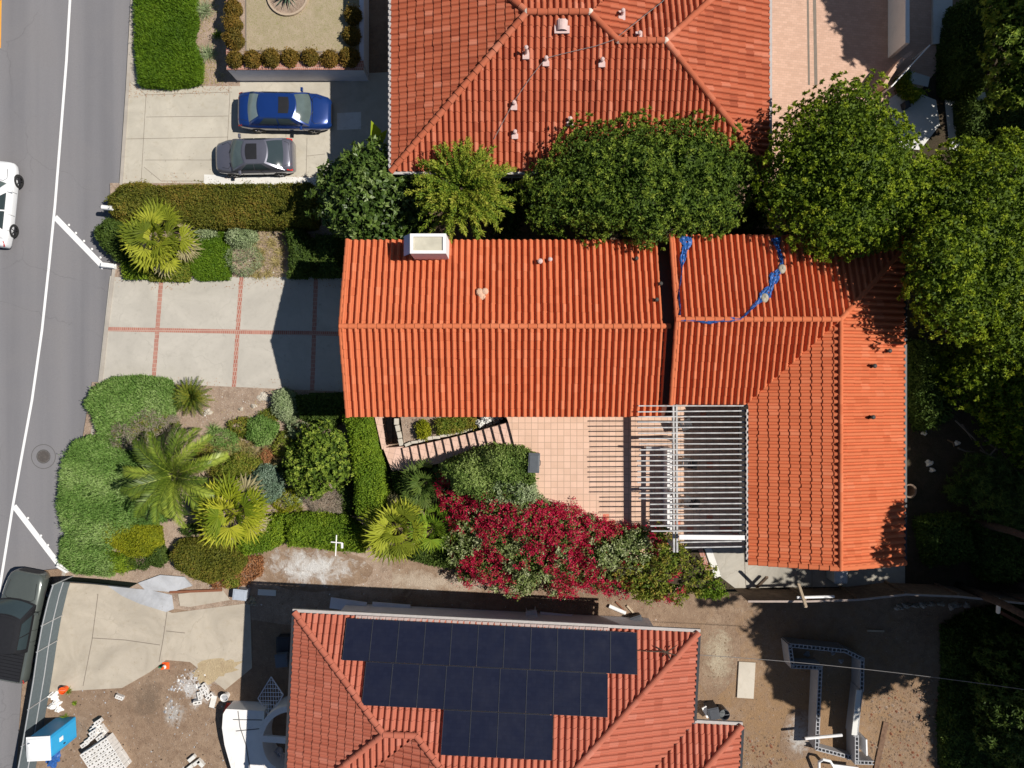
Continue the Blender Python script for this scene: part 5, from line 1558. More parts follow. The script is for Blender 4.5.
bucket('barrel', 'black open barrel beside the small east wing of the solar house', 'barrel', 724.5, 715, .26, .75, M['bin'], inner=plain('barrel_inside', (.10, .11, .11), .6))
crate('waste_bin', 'black bin next to the open barrel', 'bin', 714, 714, .55, .6, .85, M['bin'], .2)
mb = MB(); mb.bar(P(704, 707, G + .7), P(709, 717, G + .2), .25, .03); tag(mb.build('board', M['white']), 'small white board leaning by the black bin', 'board')
# plywood board
q = [P(738.5, 661, G), P(755, 662, G), P(753, 698, G), P(736.5, 697, G)]
mb = MB(); mb.prism([v[:2] for v in q], G + .01, G + .09); tag(mb.build('plywood_sheet', M['board'], bevel=.005), 'pale rectangular sheet lying flat on the brown lot', 'sheet')
mb = MB(); mb.bar(P(867, 630.5, G + .05), P(884, 631, G + .05), .10, .06); tag(mb.build('plank', M['timber']), 'short plank lying alone on the shaded lot', 'plank')

# ---- retaining wall of hollow blocks
e = empty('block_wall', P(825, 700, G), 0, 'unfinished hollow block wall forming an angled enclosure on the lower lot', 'wall'); ro = -P(825, 700, G)
WT = .2
def wall_run(pts, ztop=WT, holes=True, part='wall'):
    mb = MB(); th = .2
    ws = [P(a, b, ztop) for a, b in pts]
    for i in range(len(ws) - 1):
        a, b = ws[i], ws[i + 1]; d = (b - a); L = d.length; d.normalize(); n = Vector((-d.y, d.x, 0))
        hz = ztop - .2
        def q(u0, u1, v0, v1, z0, z1):
            mb.prism([(a + d * u0 + n * v0)[:2], (a + d * u1 + n * v0)[:2], (a + d * u1 + n * v1)[:2], (a + d * u0 + n * v1)[:2]], z0, z1)
        q(-.1, L + .1, -.1, .1, G - .3, hz - .002 * i)
        q(-.1, L + .1, .062, .1, hz, ztop - .001 * i); q(-.1, L + .1, -.1, -.062, hz, ztop - .001 * i)
        m = max(1, round(L / .2)); 
        for k in range(m + 1):
            u = k * L / m; q(u - .022, u + .022, -.061, .061, hz, ztop - .003)
    return mb.build(part, M['cmu'], e, loc=ro)
wall_run([(791, 645.5), (845, 651), (862, 659)]); wall_run([(862.5, 660), (862, 690)]); wall_run([(861, 691), (856, 735)], WT - .02); wall_run([(790, 646), (792.5, 665)]); wall_run([(793, 666.5), (821, 668)])
wall_run([(820.5, 669), (817, 747)]); wall_run([(818, 749), (856, 759)], WT - .4); wall_run([(857, 737), (857, 762.5), (872, 763)])
mb = MB(); a, b = P(859, 690, WT + .03), P(854, 735, WT + .03); mb.bar(a, b, .26, .05); tag(mb.build('plank', M['conc_white']), 'long white plank lying on top of the hollow block wall', 'plank')
mb = MB(); a, b = P(862, 735, WT - .3), P(862.5, 751, WT - .3); mb.bar(a, b, .07, .9); tag(mb.build('board', M['white']), 'white board standing outside the hollow block wall', 'board')
mb = MB(); mb.tube([P(805, 738.5, WT + .09), P(842, 735, WT + .09)], .075, 8); tag(mb.build('pipe', M['white']), 'white pipe laid across the block wall enclosure', 'pipe')
mb = MB(); mb.bar(P(886, 722, G + .05), P(872, 790, G + .05), .26, .04); tag(mb.build('plank', plain('weathered_board', (.17, .105, .07), .9, .1, var=.4)), 'broad reddish board lying on the dirt right of the block wall', 'plank')
for i, (a, b, s) in enumerate(((807, 654, .17), (833, 653, .13), (841, 661, .14), (818, 742, .12), (849, 758, .13))):
    crumple('rubble_piece', 'pale rubble lump inside the block wall enclosure', 'rubble', a, b, s * 18, s * 16, s, M['cmu'], G + (.0 if i < 3 else .2), 130 + i, 10, group='pale rubble lumps in the enclosure')
e = empty('pipe_hoop', P(830, 764, G), 0, 'white bent pipe frame at the bottom end of the block wall', 'pipe frame'); o0 = -P(830, 764, G)
mb = MB(); mb.tube([P(819, 772, G + .3), P(819, 762, G + .5), P(823, 759.5, G + .6), P(830, 761, G + .6), P(833, 766, G + .5)], .07, 8); mb.build('hoop', M['white'], e, loc=o0)
mb = MB(); mb.bar(P(833, 766, G + .5), P(858, 769, G + .5), .2, .08); mb.build('board', M['white'], e, loc=o0)
# ---- wooden fence behind the back pad
fy = [(735, 589.5), (790, 589.5), (840, 588), (885, 583), (935, 585), (1000, 592), (1060, 600)]
fw = [P(a, b, PZ) for a, b in fy]
e = empty('board_fence', fw[0], 0, 'brown board fence behind the concrete pad at the plot edge', 'fence'); ro = -fw[0]
mb = MB()
for i in range(len(fw) - 1):
    a, b = fw[i], fw[i + 1]; d = b - a; L = d.length; d.normalize(); n = Vector((-d.y, d.x, 0)); m = max(1, round(L / .15))
    for k in range(m):
        u0, u1 = k * L / m + .003, (k + 1) * L / m - .003; j = random.uniform(-.02, .02)
        mb.prism([(a + d * u0)[:2], (a + d * u1)[:2], (a + d * u1 + n * .022)[:2], (a + d * u0 + n * .022)[:2]], PZ - .1, PZ + 1.72 + j)
mb.build('boards', M['wood'], e, loc=ro)
mb = MB()
for i in range(len(fw) - 1): mb.bar(fw[i] + Vector((0, .0, 1.77)), fw[i + 1] + Vector((0, .0, 1.77)), .085, .04)
mb.build('top_rail', plain('rail_wood', (.36, .29, .25), .8), e, loc=ro)
for i in (1, 2, 3, 4, 5):
    mb = MB(); p = fw[i] + Vector((0, .07, 0)); mb.box(p + Vector((0, 0, .85)), (.1, .1, 1.74)); mb.build('post', M['wood'], e, loc=ro)
mb = MB(); mb.tube([P(797, 597.5, PZ + 1.95), P(834, 596.5, PZ + 1.95)], .06, 8); tag(mb.build('pipe', M['white']), 'thin white pipe resting along the board fence top', 'pipe')
mb = MB(); mb.bar(P(798.5, 584, PZ + 1.5), P(806, 607, PZ + 2.4), .11, .09); tag(mb.build('post', M['timber']), 'slanting timber post leaning across the board fence', 'post')
mb = MB(); mb.bar(P(757, 587, PZ + .08), P(767, 577, PZ + 1.1), .12, .09); tag(mb.build('post', M['wood']), 'dark timber prop slanting over the concrete pad', 'post')
crate('utility_box', 'small pale metal box on the pad below the roof corner', 'box', 841, 577, .6, .6, .9, M['galv'], 0, PZ)
for i in range(9):
    crumple('rock', 'pale flat rock in the row along the shaded fence', 'rock', 900 + i * 8.2 + random.uniform(-2, 2), 605 + random.uniform(-2, 3), random.uniform(3, 5.5), random.uniform(2, 3.5), .22, M['rock'], G, 160 + i, 10, 'rocks along the shaded fence')
mb = MB(); mb.bar(P(1000, 612, G + 1.5), P(1060, 645, G + 1.5), .16, .2); tag(mb.build('beam', M['red_timber']), 'reddish beam slanting in deep shade at the plot corner', 'beam')
mb = MB(); mb.tube([P(999, 600, PZ + 1.9), P(998, 612, PZ + .3)], .09, 8); tag(mb.build('post', M['conc_white']), 'short white post at the shaded fence corner', 'post')

# ================================================================== PATIO: stairs, pergola, furniture
e = empty('garden_stairs', P(402, 458, G), 0, 'pink tiled outdoor stairs climbing from the landing to the patio', 'stairs'); ro = -P(402, 458, G)
n = 14; zl = .22; rise = (PZ - zl) / n
Ea0, Eb0 = Vector((402.4, 448.2)), Vector((406.5, 470)); Ea1, Eb1 = Vector((508.5, 422.4)), Vector((514.5, 444))
mb = MB()
for i in range(n):
    t0, t1 = i / (n - 1), (i + 1) / (n - 1)
    bow = lambda t: 4 * t * (1 - t)
    def ed(t, top):
        q = (Ea0.lerp(Ea1, t) if top else Eb0.lerp(Eb1, t)); q.y += 1.5 * bow(min(t, 1)); return q
    z = zl + rise * (i + 1)
    if i == n - 1: z -= .006
    a, b, c_, d_ = P(*ed(t0, 1), z), P(*ed(t0, 0), z), P(*ed(t1, 0), z), P(*ed(t1, 1), z)
    if i == n - 1: c_ += Vector((.05, 0, 0)); d_ += Vector((.05, 0, 0))
    mb.prism([a[:2], b[:2], c_[:2], d_[:2]], G - .1, z)
mb.build('steps', M['stairtile'], e, loc=ro)
mb = MB()
def pz(pts, z): return [tuple(P(a, b, z)[:2]) for a, b in pts]
mb.prism(pz([(383, 448), (403, 446.5), (408, 471), (392, 471)], zl), G - .1, zl)
mb.build('landing', M['stairtile'], e, loc=ro)
mb = MB(); mb.prism(pz([(374, 414), (381.5, 414), (386, 447.5), (382, 449.5)], zl), G - .1, zl - .002); mb.build('side_walk', M['stairtile'], e, loc=ro)
# stone edged planter beside the stairs
e = empty('stone_planter', P(440, 430, G), 0, 'soil bed with white stone edging between stairs and house', 'planter'); ro = -P(440, 430, G)
mb = MB(); mb.prism(pz([(400, 412), (500, 408), (500, 424), (460, 434), (425, 441), (404, 445)], 1.1), G, 1.1); mb.build('soil', M['garden'], e, loc=ro)
mb = MB()
def stone_line(pts, z, w, h):
    ws = [P(a, b, z) for a, b in pts]
    for i in range(len(ws) - 1):
        L = (ws[i + 1] - ws[i]).length; m = max(1, int(L / .34))
        for k in range(m):
            p = ws[i].lerp(ws[i + 1], (k + .5) / m)
            d = (ws[i + 1] - ws[i]); a_ = math.atan2(d.y, d.x) + random.uniform(-.2, .2)
            mb.box((p.x + random.uniform(-.03, .03), p.y + random.uniform(-.03, .03), z - h / 2 + random.uniform(-.02, .05)), (L / m * random.uniform(.85, .98), w * random.uniform(.8, 1.15), h), rz=a_)
stone_line([(396, 418), (398, 432), (402, 446)], 1.16, .2, 1.9)
stone_line([(404, 445.5), (425, 439.5), (447, 434.5), (470, 429.5), (500, 421)], 1.3, .15, 1.2)
o = mb.build('edging', M['board'], e, loc=ro, bevel=.02); o['kind'] = 'stuff'
for i, (a, b, s) in enumerate(((480, 423, 5), (487, 420, 4.5), (493, 418, 4), (499, 417, 4), (484, 417, 4), (505, 415.5, 3))):
    crumple('rock', 'whitish boulder at the top of the stone edged planter', 'rock', a, b, s, s * .8, .25, M['conc_white'], 1.5, 200 + i, 12, 'boulders in the stone planter')
# pergola
PGZ = 4.92
e = empty('pergola', P(700, 480, PZ), 0, 'white slatted pergola over the tiled patio against the right wing', 'pergola'); ro = -P(700, 480, PZ)
ys_ = [405.5 + i * 5.42 for i in range(27)]
for i, yy in enumerate(ys_):
    xl = 638 if yy < 500 else 650
    if i >= 24: xl = 676 + (i - 24) * 4
    a = P(xl + random.uniform(-1.5, 1.5), yy + .6 + random.uniform(-.4, .4), PGZ); b = P(746.5, yy + random.uniform(-.4, .4), PGZ)
    mb = MB(); mb.bar((a.x, a.y, PGZ + .03), (b.x, b.y, PGZ + .03), .048, .13); mb.build('slat', M['slat'], e, loc=ro)
for (px_, w_) in ((673.2, .075), (676.4, .075)):
    a, b = P(px_, 404, PGZ - .12), P(px_ + .6, 552, PGZ - .12); mb = MB(); mb.bar((a.x, a.y, PGZ - .15), (b.x, b.y, PGZ - .15), w_, .2); mb.build('beam', M['slat'], e, loc=ro)
a, b = P(679, 537, PGZ + .16), P(746, 537.5, PGZ + .16); mb = MB(); mb.bar((a.x, a.y, PGZ + .16), (b.x, b.y, PGZ + .16), .2, .1); mb.build('beam', M['stucco_white'], e, loc=ro)
for (px_, py_) in ((675, 440), (675.3, 495), (675.8, 548)):
    p = P(px_, py_, PGZ - .25); mb = MB(); mb.box((p.x, p.y, (PZ + PGZ - .25) / 2), (.14, .14, PGZ - .25 - PZ)); mb.build('post', M['slat'], e, loc=ro)
# white low wall with a rail
e = empty('low_wall', P(669, 490, PZ), 0, 'white low wall with a rail crossing the patio under the pergola', 'wall'); ro = -P(669, 490, PZ)
zt_ = PZ + .82
a, b = P(669.5, 448, zt_), P(669.5, 528, zt_)
mb = MB(); mb.box(((a.x + b.x) / 2, (a.y + b.y) / 2, (PZ + zt_) / 2), (.2, a.y - b.y, zt_ - PZ)); mb.build('wall', M['stucco_white'], e, loc=ro)
mb = MB(); zr_ = PZ + 1.3; mb.box((a.x, (a.y + b.y) / 2, zr_), (.17, a.y - b.y, .08)); mb.bar((a.x, a.y, zr_), (a.x - 1.15, a.y + .05, zr_), .1, .08); mb.build('rail', M['stucco_white'], e, loc=ro)
for t in (.02, .35, .68, .98):
    p = a.lerp(b, t); mb = MB(); mb.box((p.x, p.y, (zt_ + zr_) / 2 - .02), (.05, .05, zr_ - zt_ - .04)); mb.build('rail_post', M['galv'], e, loc=ro)
# outdoor chairs under the pergola
for i, (a, b, rz) in enumerate(((684, 424, .4), (687, 500, 2.8), (685, 462, 3.0))):
    c = empty('patio_chair', P(a, b, PZ), rz, ['dark metal patio chair under the pergola near the roof step', 'dark metal patio chair under the far end of the pergola', 'dark metal patio chair in the middle under the pergola'][i], 'chair', 'patio chairs under the pergola')
    mb = MB()
    for k in range(7): mb.box((-.21 + k * .07, 0, .44), (.045, .46, .02))
    mb.box((0, .2, .425), (.46, .03, .02)); mb.box((0, -.2, .425), (.46, .03, .02)); mb.build('seat', M['dark_metal'], c)
    mb = MB(); mb.grid(lambda u, v: Vector((-.23 - .12 * v, (u - .5) * .46, .44 + .42 * v)), 4, 3); mb.build('backrest', M['dark_metal'], c)
    for sx in (-.2, .2):
        for sy in (-.2, .2):
            mb = MB(); mb.bar((sx, sy, .43), (sx * 1.1, sy * 1.1, 0), .028); mb.build('leg', M['dark_metal'], c)
crate('patio_storage', 'dark grey storage cart standing on the tiles by the green shrub', 'cart', 534, 463, .52, .9, .75, M['bin'], -.05, PZ, lidmat=plain('cart_lid', (.09, .10, .11), .35))

# blue tarp strips on the roof
def rp(px, py, o=.13):
    z = 5.8
    for _ in range(5):
        p = P(px, py, z); z = roof_z_main(p.x, p.y) + o
    return P(px, py, z)
def ribbon(path, wid, name, label, cat, mat, ridges_=5, amp=.05):
    pts = [rp(*q) for q in path]
    # resample
    out, ws = [], []
    for i in range(len(pts) - 1):
        m = max(2, int((pts[i + 1] - pts[i]).length / .07))
        for k in range(m):
            out.append(pts[i].lerp(pts[i + 1], k / m)); ws.append(wid[i] + (wid[i + 1] - wid[i]) * k / m)
    mb = MB(); nw = 8; b0 = len(mb.v); n = len(out)
    for i, p in enumerate(out):
        d = (out[min(i + 3, n - 1)] - out[max(i - 3, 0)]); d.z = 0; d.normalize(); s = Vector((-d.y, d.x, 0))
        for k in range(nw + 1):
            f = k / nw - .5; w = ws[i] * (1 + .35 * math.sin(i * .5) + random.uniform(-.15, .15))
            q = p + s * (f * w + .03 * math.sin(i * .31)); q.z += (amp * (.4 + abs(math.sin(k * 2.1 + i * .23))) * random.uniform(.7, 1.2)) * (1 if 0 < k < nw else .2)
            mb.v.append(tuple(q))
    for i in range(n - 1):
        for k in range(nw):
            if random.random() < .05: continue
            a = b0 + i * (nw + 1) + k; mb.f.append((a, a + 1, a + nw + 2, a + nw + 1)); mb.m.append(0)
    return tag(mb.build(name, mat), label, cat)
ribbon([(686, 236.5), (684.5, 250), (682.5, 262), (680.5, 275), (679, 300), (679.5, 317)], [.42, .38, .16, .05, .05, .1], 'tarp', 'blue tarp strip hanging down the left rake of the upper wing', 'tarp', M['tarp'])
ribbon([(681, 320.5), (700, 321.5), (722, 321.5), (740, 318.5), (750, 310), (757, 304), (763, 298), (770, 287), (778, 272), (781, 262), (779, 250), (775, 236.5)], [.07, .10, .14, .15, .06, .2, .36, .34, .34, .1, .22, .34], 'tarp', 'blue tarp rope curving over the upper ridge and roof', 'tarp', M['tarp'])
for (a, b, lab) in ((764.5, 298, 'lower grey sandbag weighing the blue tarp on the roof'), (782, 269, 'upper grey sandbag weighing the blue tarp on the roof')):
    p = rp(a, b, .16); mb = MB()
    mb.grid(lambda u, v: Vector((p.x + .17 * math.cos(6.2832 * u) * math.sin(math.pi * v), p.y + .2 * math.sin(6.2832 * u) * math.sin(math.pi * v), p.z + .08 * math.cos(math.pi * v) + .015 * math.sin(13 * u))), 16, 8)
    tag(mb.build('sandbag', M['sand'], smooth=True), lab, 'sandbag')
# overhead cables
def cable(pts, r, name, label):
    mb = MB(); mb.tube(pts, r, 5); return tag(mb.build(name, M['wire']), label, 'cable')
def catenary(a, b, sag, n=24): return [Vector(a).lerp(Vector(b), i / n) - Vector((0, 0, sag * 4 * (i / n) * (1 - i / n))) for i in range(n + 1)]
cable(catenary(P(700, 655, 4.5), P(1075, 697, 7.5), .5), .013, 'overhead_cable', 'thin overhead cable crossing the lower lot from the solar house')
def tr_(px, py, o=.16):
    z = 5.5
    for _ in range(4):
        p = P(px, py, z); z = tzf(p.x, p.y) + o
    return P(px, py, z)
cable([tr_(494, 139), tr_(505, 118), tr_(515, 100), tr_(530, 78), tr_(546, 58), tr_(570, 52), tr_(596, 46), tr_(613, 40), tr_(630, 27), tr_(645, 15), tr_(662, 2), tr_(675, -12)], .013, 'roof_cable', 'white cable lying across the weathered hip roof')

# ================================================================== PLANTER LAWN OF THE TOP LEFT NEIGHBOUR
LZ = .62
q = [tuple(P(a, b, LZ)[:2]) for a, b in ((230, -160), (360, -160), (360, 66), (230, 66))]
mb = MB(); mb.prism(q, G - .1, LZ - .1); tag(mb.build('lawn', M['lawn']), kind='structure')
sheet('garden_bed', [(227, -160), (246, -160), (246, 50), (342, 52), (342, -160), (361, -160), (361, 65), (227, 65)][:4] + [(342, 52), (361, 52), (361, 65), (227, 65)], LZ - .094, M['garden'])
e = empty('planter_wall', P(226, 66, G), 0, 'lilac white retaining wall with red brick cap around the dry lawn', 'wall'); ro = -P(226, 66, G)
mb = MB()
x0, x1 = q[0][0], q[1][0]; y0, y1 = q[2][1], q[0][1]
mb.box(((x0 + x1) / 2, y0 - .06, (G + LZ - .06) / 2), (x1 - x0 + .3, .22, LZ - .06 - G)); mb.box((x0 - .06, (y0 + y1) / 2 + .1, (G + LZ - .064) / 2), (.22, y1 - y0, LZ - .064 - G)); mb.box((x1 + .06, (y0 + y1) / 2 + .1, (G + LZ - .064) / 2), (.22, y1 - y0, LZ - .064 - G))
mb.build('wall', M['stucco_lilac'], e, loc=ro)
mb = MB(); mb.box(((x0 + x1) / 2, y0 + .04, LZ - .03), (x1 - x0 + .34, .44, .07)); mb.box((x0 - .02, (y0 + y1) / 2 + .3, LZ - .034), (.34, y1 - y0, .06)); mb.build('brick_cap', M['brickstrip'], e, loc=ro)
mb = MB(); strip(mb, [(245.5, -60), (246, 50.5)], .06, LZ - .07); strip(mb, [(246, 50.5), (341, 52)], .06, LZ - .066)
tag(mb.build('lawn_edging', M['joint']), kind='structure')
e = empty('round_bed', P(288, -3, LZ - .1), 0, 'round bed with pale rim set in the dry lawn', 'flower bed'); ro = -P(288, -3, LZ - .1)
c_ = P(288, -4, LZ - .1)
mb = MB(); mb.lathe([(1.02, 0), (1.02, .12), (.93, .12), (.92, .06)], (c_.x, c_.y, LZ - .1), 30); mb.build('rim', plain('rim_concrete', (.42, .33, .24), .9), e, loc=ro)
mb = MB(); mb.lathe([(.92, .07), (.02, .1)], (c_.x, c_.y, LZ - .1), 30); mb.build('soil', M['garden'], e, loc=ro)

# ================================================================== TOP RIGHT WALLS
mb = MB(); a, b = P(907.5, -70, .9), P(907.5, 43, .9); mb.box(((a.x + b.x) / 2, (a.y + b.y) / 2, .1), (.2, a.y - b.y, 1.6)); tag(mb.build('court_wall', M['stucco_white']), 'straight white wall beside the pink paved court', 'wall')
mb = MB(); ps = [(912, 52), (904, 58), (896, 67), (889, 77), (884, 87)]
for i in range(4):
    a, b = P(*ps[i], .4), P(*ps[i + 1], .4); d = (b - a).normalized(); n = Vector((-d.y, d.x, 0)) * .09
    mb.prism([(a - n)[:2], (b - n)[:2], (b + n)[:2], (a + n)[:2]], G, .4)
tag(mb.build('curved_wall', M['paver']), 'low curved pinkish wall at the corner of the paved court', 'wall')
e = empty('hand_rail', P(910, 66, G), 0, 'straight white hand rail slanting beside the curved wall', 'railing'); ro = -P(910, 66, G)
a, b = P(891, 87, .6), P(930, 45, .6)
mb = MB(); mb.tube([a, b], .03, 8); mb.build('rail', M['white'], e, loc=ro)
for t in (.05, .5, .95):
    p = a.lerp(b, t); mb = MB(); mb.tube([(p.x, p.y, G), tuple(p)], .04, 8); mb.build('post', M['white'], e, loc=ro)
crate('meter_box', 'small dark metal box on the sunlit concrete beside the big round tree', 'box', 907.5, 104, .3, .36, .4, M['dark_metal'], .3)
# garden rocks
for i, (a, b, s, lab) in enumerate(((208, 412, 4.5, 'largest white angular rock on the garden soil'), (241, 409, 2.6, 'small pale rock on the garden soil between two others'), (254, 406, 3, 'pale rock on the garden soil near the flat stone'), (263, 397, 6, 'flat pale stone at the driveway edge of the garden'))):
    crumple('rock', lab, 'rock', a, b, s, s * .75, .18 if i != 3 else .07, M['board'], G, 300 + i, 12)
# ================================================================== VEGETATION
# ---- trees between the houses
tree('glossy_tree', 'dark glossy round tree at the north west corner of the long house', [(372, 196, 44, 3.0), (350, 205, 34, 2.6), (395, 190, 36, 2.8), (372, 180, 34, 3.3), (345, 185, 26, 2.4), (408, 218, 26, 2.6), (380, 225, 30, 2.6)], LM['laurel'], clump=7, L=.24, W=.11, k=11)
tree('bushy_tree', 'wide dark green tree with many crowns between the two long roofs', [(560, 190, 40, 4.6), (595, 165, 46, 5.0), (640, 162, 46, 5.2), (690, 160, 46, 5.0), (725, 175, 34, 4.7), (640, 200, 42, 5.2), (600, 205, 36, 5.0), (680, 203, 38, 5.2), (712, 205, 34, 4.8), (648, 222, 26, 5.4), (550, 215, 20, 4.2)], LM['ficus'], clump=8.5, L=.145, W=.05, k=24, spread=(8, 72))
tree('round_tree', 'huge round bright green tree over the upper wing of the orange roof', [(850, 168, 66, 6.2), (812, 150, 48, 5.6), (800, 190, 48, 5.6), (845, 125, 48, 5.8), (874, 160, 42, 5.8), (895, 203, 50, 5.8), (850, 215, 50, 6.2), (870, 230, 28, 6.2), (822, 222, 36, 6.0), (915, 188, 32, 5.4)], LM['oak'], clump=7, L=.135, W=.062, k=26, spread=(12, 84))
tree('broad_tree', 'tall bright green tree at the right edge beside the orange roof corner', [(975, 235, 58, 7.0), (945, 255, 40, 8.0), (1000, 200, 50, 6.8), (952, 210, 40, 6.6), (1000, 275, 56, 7.0), (955, 300, 44, 7.4), (1010, 330, 42, 6.0), (930, 280, 24, 7.8), (965, 170, 34, 5.2), (1010, 160, 30, 4.6), (1050, 250, 60, 6)], LM['oak'], clump=7, L=.135, W=.062, k=26, spread=(12, 84))
tree('broad_tree', 'lower broad tree at the right edge below the tallest crown', [(985, 375, 42, 4.4), (1015, 400, 42, 4.4), (955, 372, 24, 3.8), (1020, 440, 24, 4.0), (1000, 425, 24, 3.8)], LM['oak'], zb=PZ, clump=7, L=.135, W=.062, k=26, spread=(12, 84))
tree('corner_tree', 'bright green tree cut by the top right corner', [(1020, 40, 34, 3.2), (1012, 85, 24, 2.8), (1035, 70, 34, 3.4), (1010, 10, 26, 2.8)], LM['ficus'], clump=8, L=.19, W=.09, k=13)
# tree with long radiating feathery sprays
c_ = P(462, 191, 4.9)
e = empty('feathery_tree', (c_.x, c_.y, G), 0, 'yellow green feathery tree with radiating sprays between the roofs', 'tree')
lv = Leaves()
for i in range(165):
    az_ = rng.uniform(0, 6.283); fr = rng.random() ** .7; el = math.radians(66 - 74 * fr + rng.uniform(-8, 8)); Ln = rng.uniform(1.75, 2.55) * (.62 + .4 * fr)
    d = np.array([math.cos(az_) * math.cos(el), math.sin(az_) * math.cos(el), math.sin(el)])
    t = np.linspace(.2, 1, 26)
    pts = np.array([0, 0, 5.7])[None] + np.outer(t * Ln, d); pts[:, 2] -= .35 * (t ** 2) * Ln * .6
    n_ = len(t) * 6; ii = np.repeat(np.arange(len(t)), 6)
    side = unit(rng.normal(size=(n_, 3)))
    D = unit(d[None] * .8 + side * .75 + np.array([0, 0, .15]))
    lv.add(pts[ii] + rng.normal(size=(n_, 3)) * .035, D, np.tile([0, 0, 1.0], (n_, 1)) + rng.normal(size=(n_, 3)) * .4, rng.uniform(.12, .2, n_), .045, rng.random(n_), np.clip(rng.random() * .6 + .4 * t[ii], 0, 1), .15)
lv.mesh('crown', LM['feather'], e)
mb = MB(); mb.tube([(0, 0, -.1), (.04, 0, 2.9), (0, 0, 6.0)], [.15, .1, .05], 8)
for i in range(24):
    a_ = i * 2.4; el = math.radians(10 + 50 * random.random()); d = Vector((math.cos(a_) * math.cos(el), math.sin(a_) * math.cos(el), math.sin(el)))
    mb.tube([(0, 0, 5.2 + .02 * i), Vector((0, 0, 5.6)) + d * 1.2], [.035, .008], 5)
mb.build('trunk', M['bark'], e)
# dark small trees filling the shaded gap
tree('shade_tree', 'dark low tree in deep shade right of the feathery tree', [(512, 205, 20, 2.0), (505, 225, 16, 1.6)], LM['dark'], clump=8, L=.16, W=.07)
tree('shade_tree', 'dark slim tree in deep shade between the wide tree and the round tree', [(757, 172, 18, 2.6), (760, 200, 20, 2.8), (752, 222, 16, 2.4)], LM['dark'], clump=8, L=.16, W=.07)  # added to darken the gap where the round tree's shade leaks
# ---- trees standing right of the frame, their shade falls on the back yard and lower lot
for x, y, r, z, lab in ((25.2, -12.6, 3.5, 11.2, 'tall tree outside the right edge level with the block wall'), (28.9, -12.0, 2.9, 11.4, 'tall tree outside the right edge behind the block wall tree'), (32.5, -4.5, 4.6, 12.5, 'tall tree outside the right edge level with the right wing'), (36.0, -13.5, 4.2, 12.5, 'tall tree outside the right edge level with the board fence corner'), (36.6, -20.5, 4.4, 12.5, 'tall tree outside the right edge level with the lower lot'),
                        (34.4, -16.6, 2.9, 12.5, 'tall tree outside the right edge between fence corner and lower lot'), (27.3, -1.2, 2.5, 11.6, 'tall tree outside the right edge near the flower pot'), (27.4, -5.2, 2.6, 11.6, 'tall tree outside the right edge near the dead branches'), (27.2, -9.0, 2.6, 11.8, 'tall tree outside the right edge near the back pad'), (27.4, 2.8, 2.4, 11.4, 'tall tree outside the right edge near the lower broad tree'), (32.0, -9.5, 3.6, 12.0, 'tall tree outside the right edge behind the back pad tree'),
                        (22.8, -9.0, 2.0, 11.6, 'slim tree outside the right edge shading the concrete pad'), (20.7, -9.3, 1.7, 11.6, 'smallest slim tree outside the right edge nearest the concrete pad'), (21.3, -6.3, 1.95, 11.0, 'slim tree outside the right edge shading the roof edge'), (33, 4.5, 4.4, 12, 'tall tree outside the right edge beside the broad trees'), (33.4, 13.3, 2.7, 9.5, 'tree outside the right edge beside the shaded back yard'), (28.6, 18.6, 2.8, 9.5, 'tree outside the right edge behind the corner tree'), (25.8, 19.6, 2.9, 8.0, 'tree outside the top right corner shading the pink court')):
    if r > 2: lobes = [(x, y, r * .7, z), (x - r * .45, y + r * .3, r * .55, z - .3), (x + r * .4, y - r * .35, r * .6, z + .2), (x - r * .3, y - r * .5, r * .5, z - .2), (x + r * .3, y + r * .5, r * .55, z), (x, y, r * .5, z + r * .5)]
    else: lobes = [(x, y, r * .7, z), (x - .7, y - .8, r * .5, z), (x + .5, y + .7, r * .5, z - .3)]
    tree('tall_tree', lab, lobes, LM['ficus'], clump=4.5 if r > 2 else 3.2, k=10, L=.34, W=.16, offscreen=True, zb=G if y < -10 or y > 8 else PZ, core=.9 if r > 2 else .3, fill=8 if r > 2 else 5)
# ---- shaded planting along the right side
tree('dark_conifer', 'dark feathery evergreen in shade at the right edge below the broad trees', [(985, 478, 26, 3.6), (1005, 500, 30, 3.8), (960, 490, 14, 3.2), (1022, 480, 20, 3.6)], LM['dark'], zb=PZ, clump=9, L=.22, W=.03, k=14)
tree('dark_evergreen', 'dark evergreen at the lower right edge beyond the shaded lot', [(1008, 660, 30, 1.2), (1013, 700, 34, 1.3), (1005, 735, 26, 1.0), (1030, 680, 40, 1.6), (998, 690, 22, .4)], LM['dark'], clump=8, L=.2, W=.06, k=13)
for nm, lab, poly, mt, h, zb in (
        ('climber_bush', 'dark overgrown bush in shade left of the top right corner tree', [(955, 5), (990, -10), (992, 60), (980, 95), (950, 90), (948, 50)], 'dark', 1.6, G),
        ('climber_bush', 'dark overgrown bush in shade over the white slabs', [(960, 100), (1024, 100), (1030, 150), (990, 145), (965, 135)], 'dark', 1.0, G),
        ('vine_bush', 'leafy vine bush spilling over the sunlit white slab', [(898, 78), (910, 70), (912, 86), (925, 92), (915, 100), (902, 92)], 'oak', .7, G),
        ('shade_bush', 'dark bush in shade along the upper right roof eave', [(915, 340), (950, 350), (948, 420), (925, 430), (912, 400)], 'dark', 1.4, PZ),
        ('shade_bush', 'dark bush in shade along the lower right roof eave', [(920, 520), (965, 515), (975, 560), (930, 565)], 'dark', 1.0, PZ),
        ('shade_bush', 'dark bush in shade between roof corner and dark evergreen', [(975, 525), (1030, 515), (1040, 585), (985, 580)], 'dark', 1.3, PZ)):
    bush(nm, lab, 'bush', poly, LM[mt], h, zb, .5, 150, 4, .15, .06)
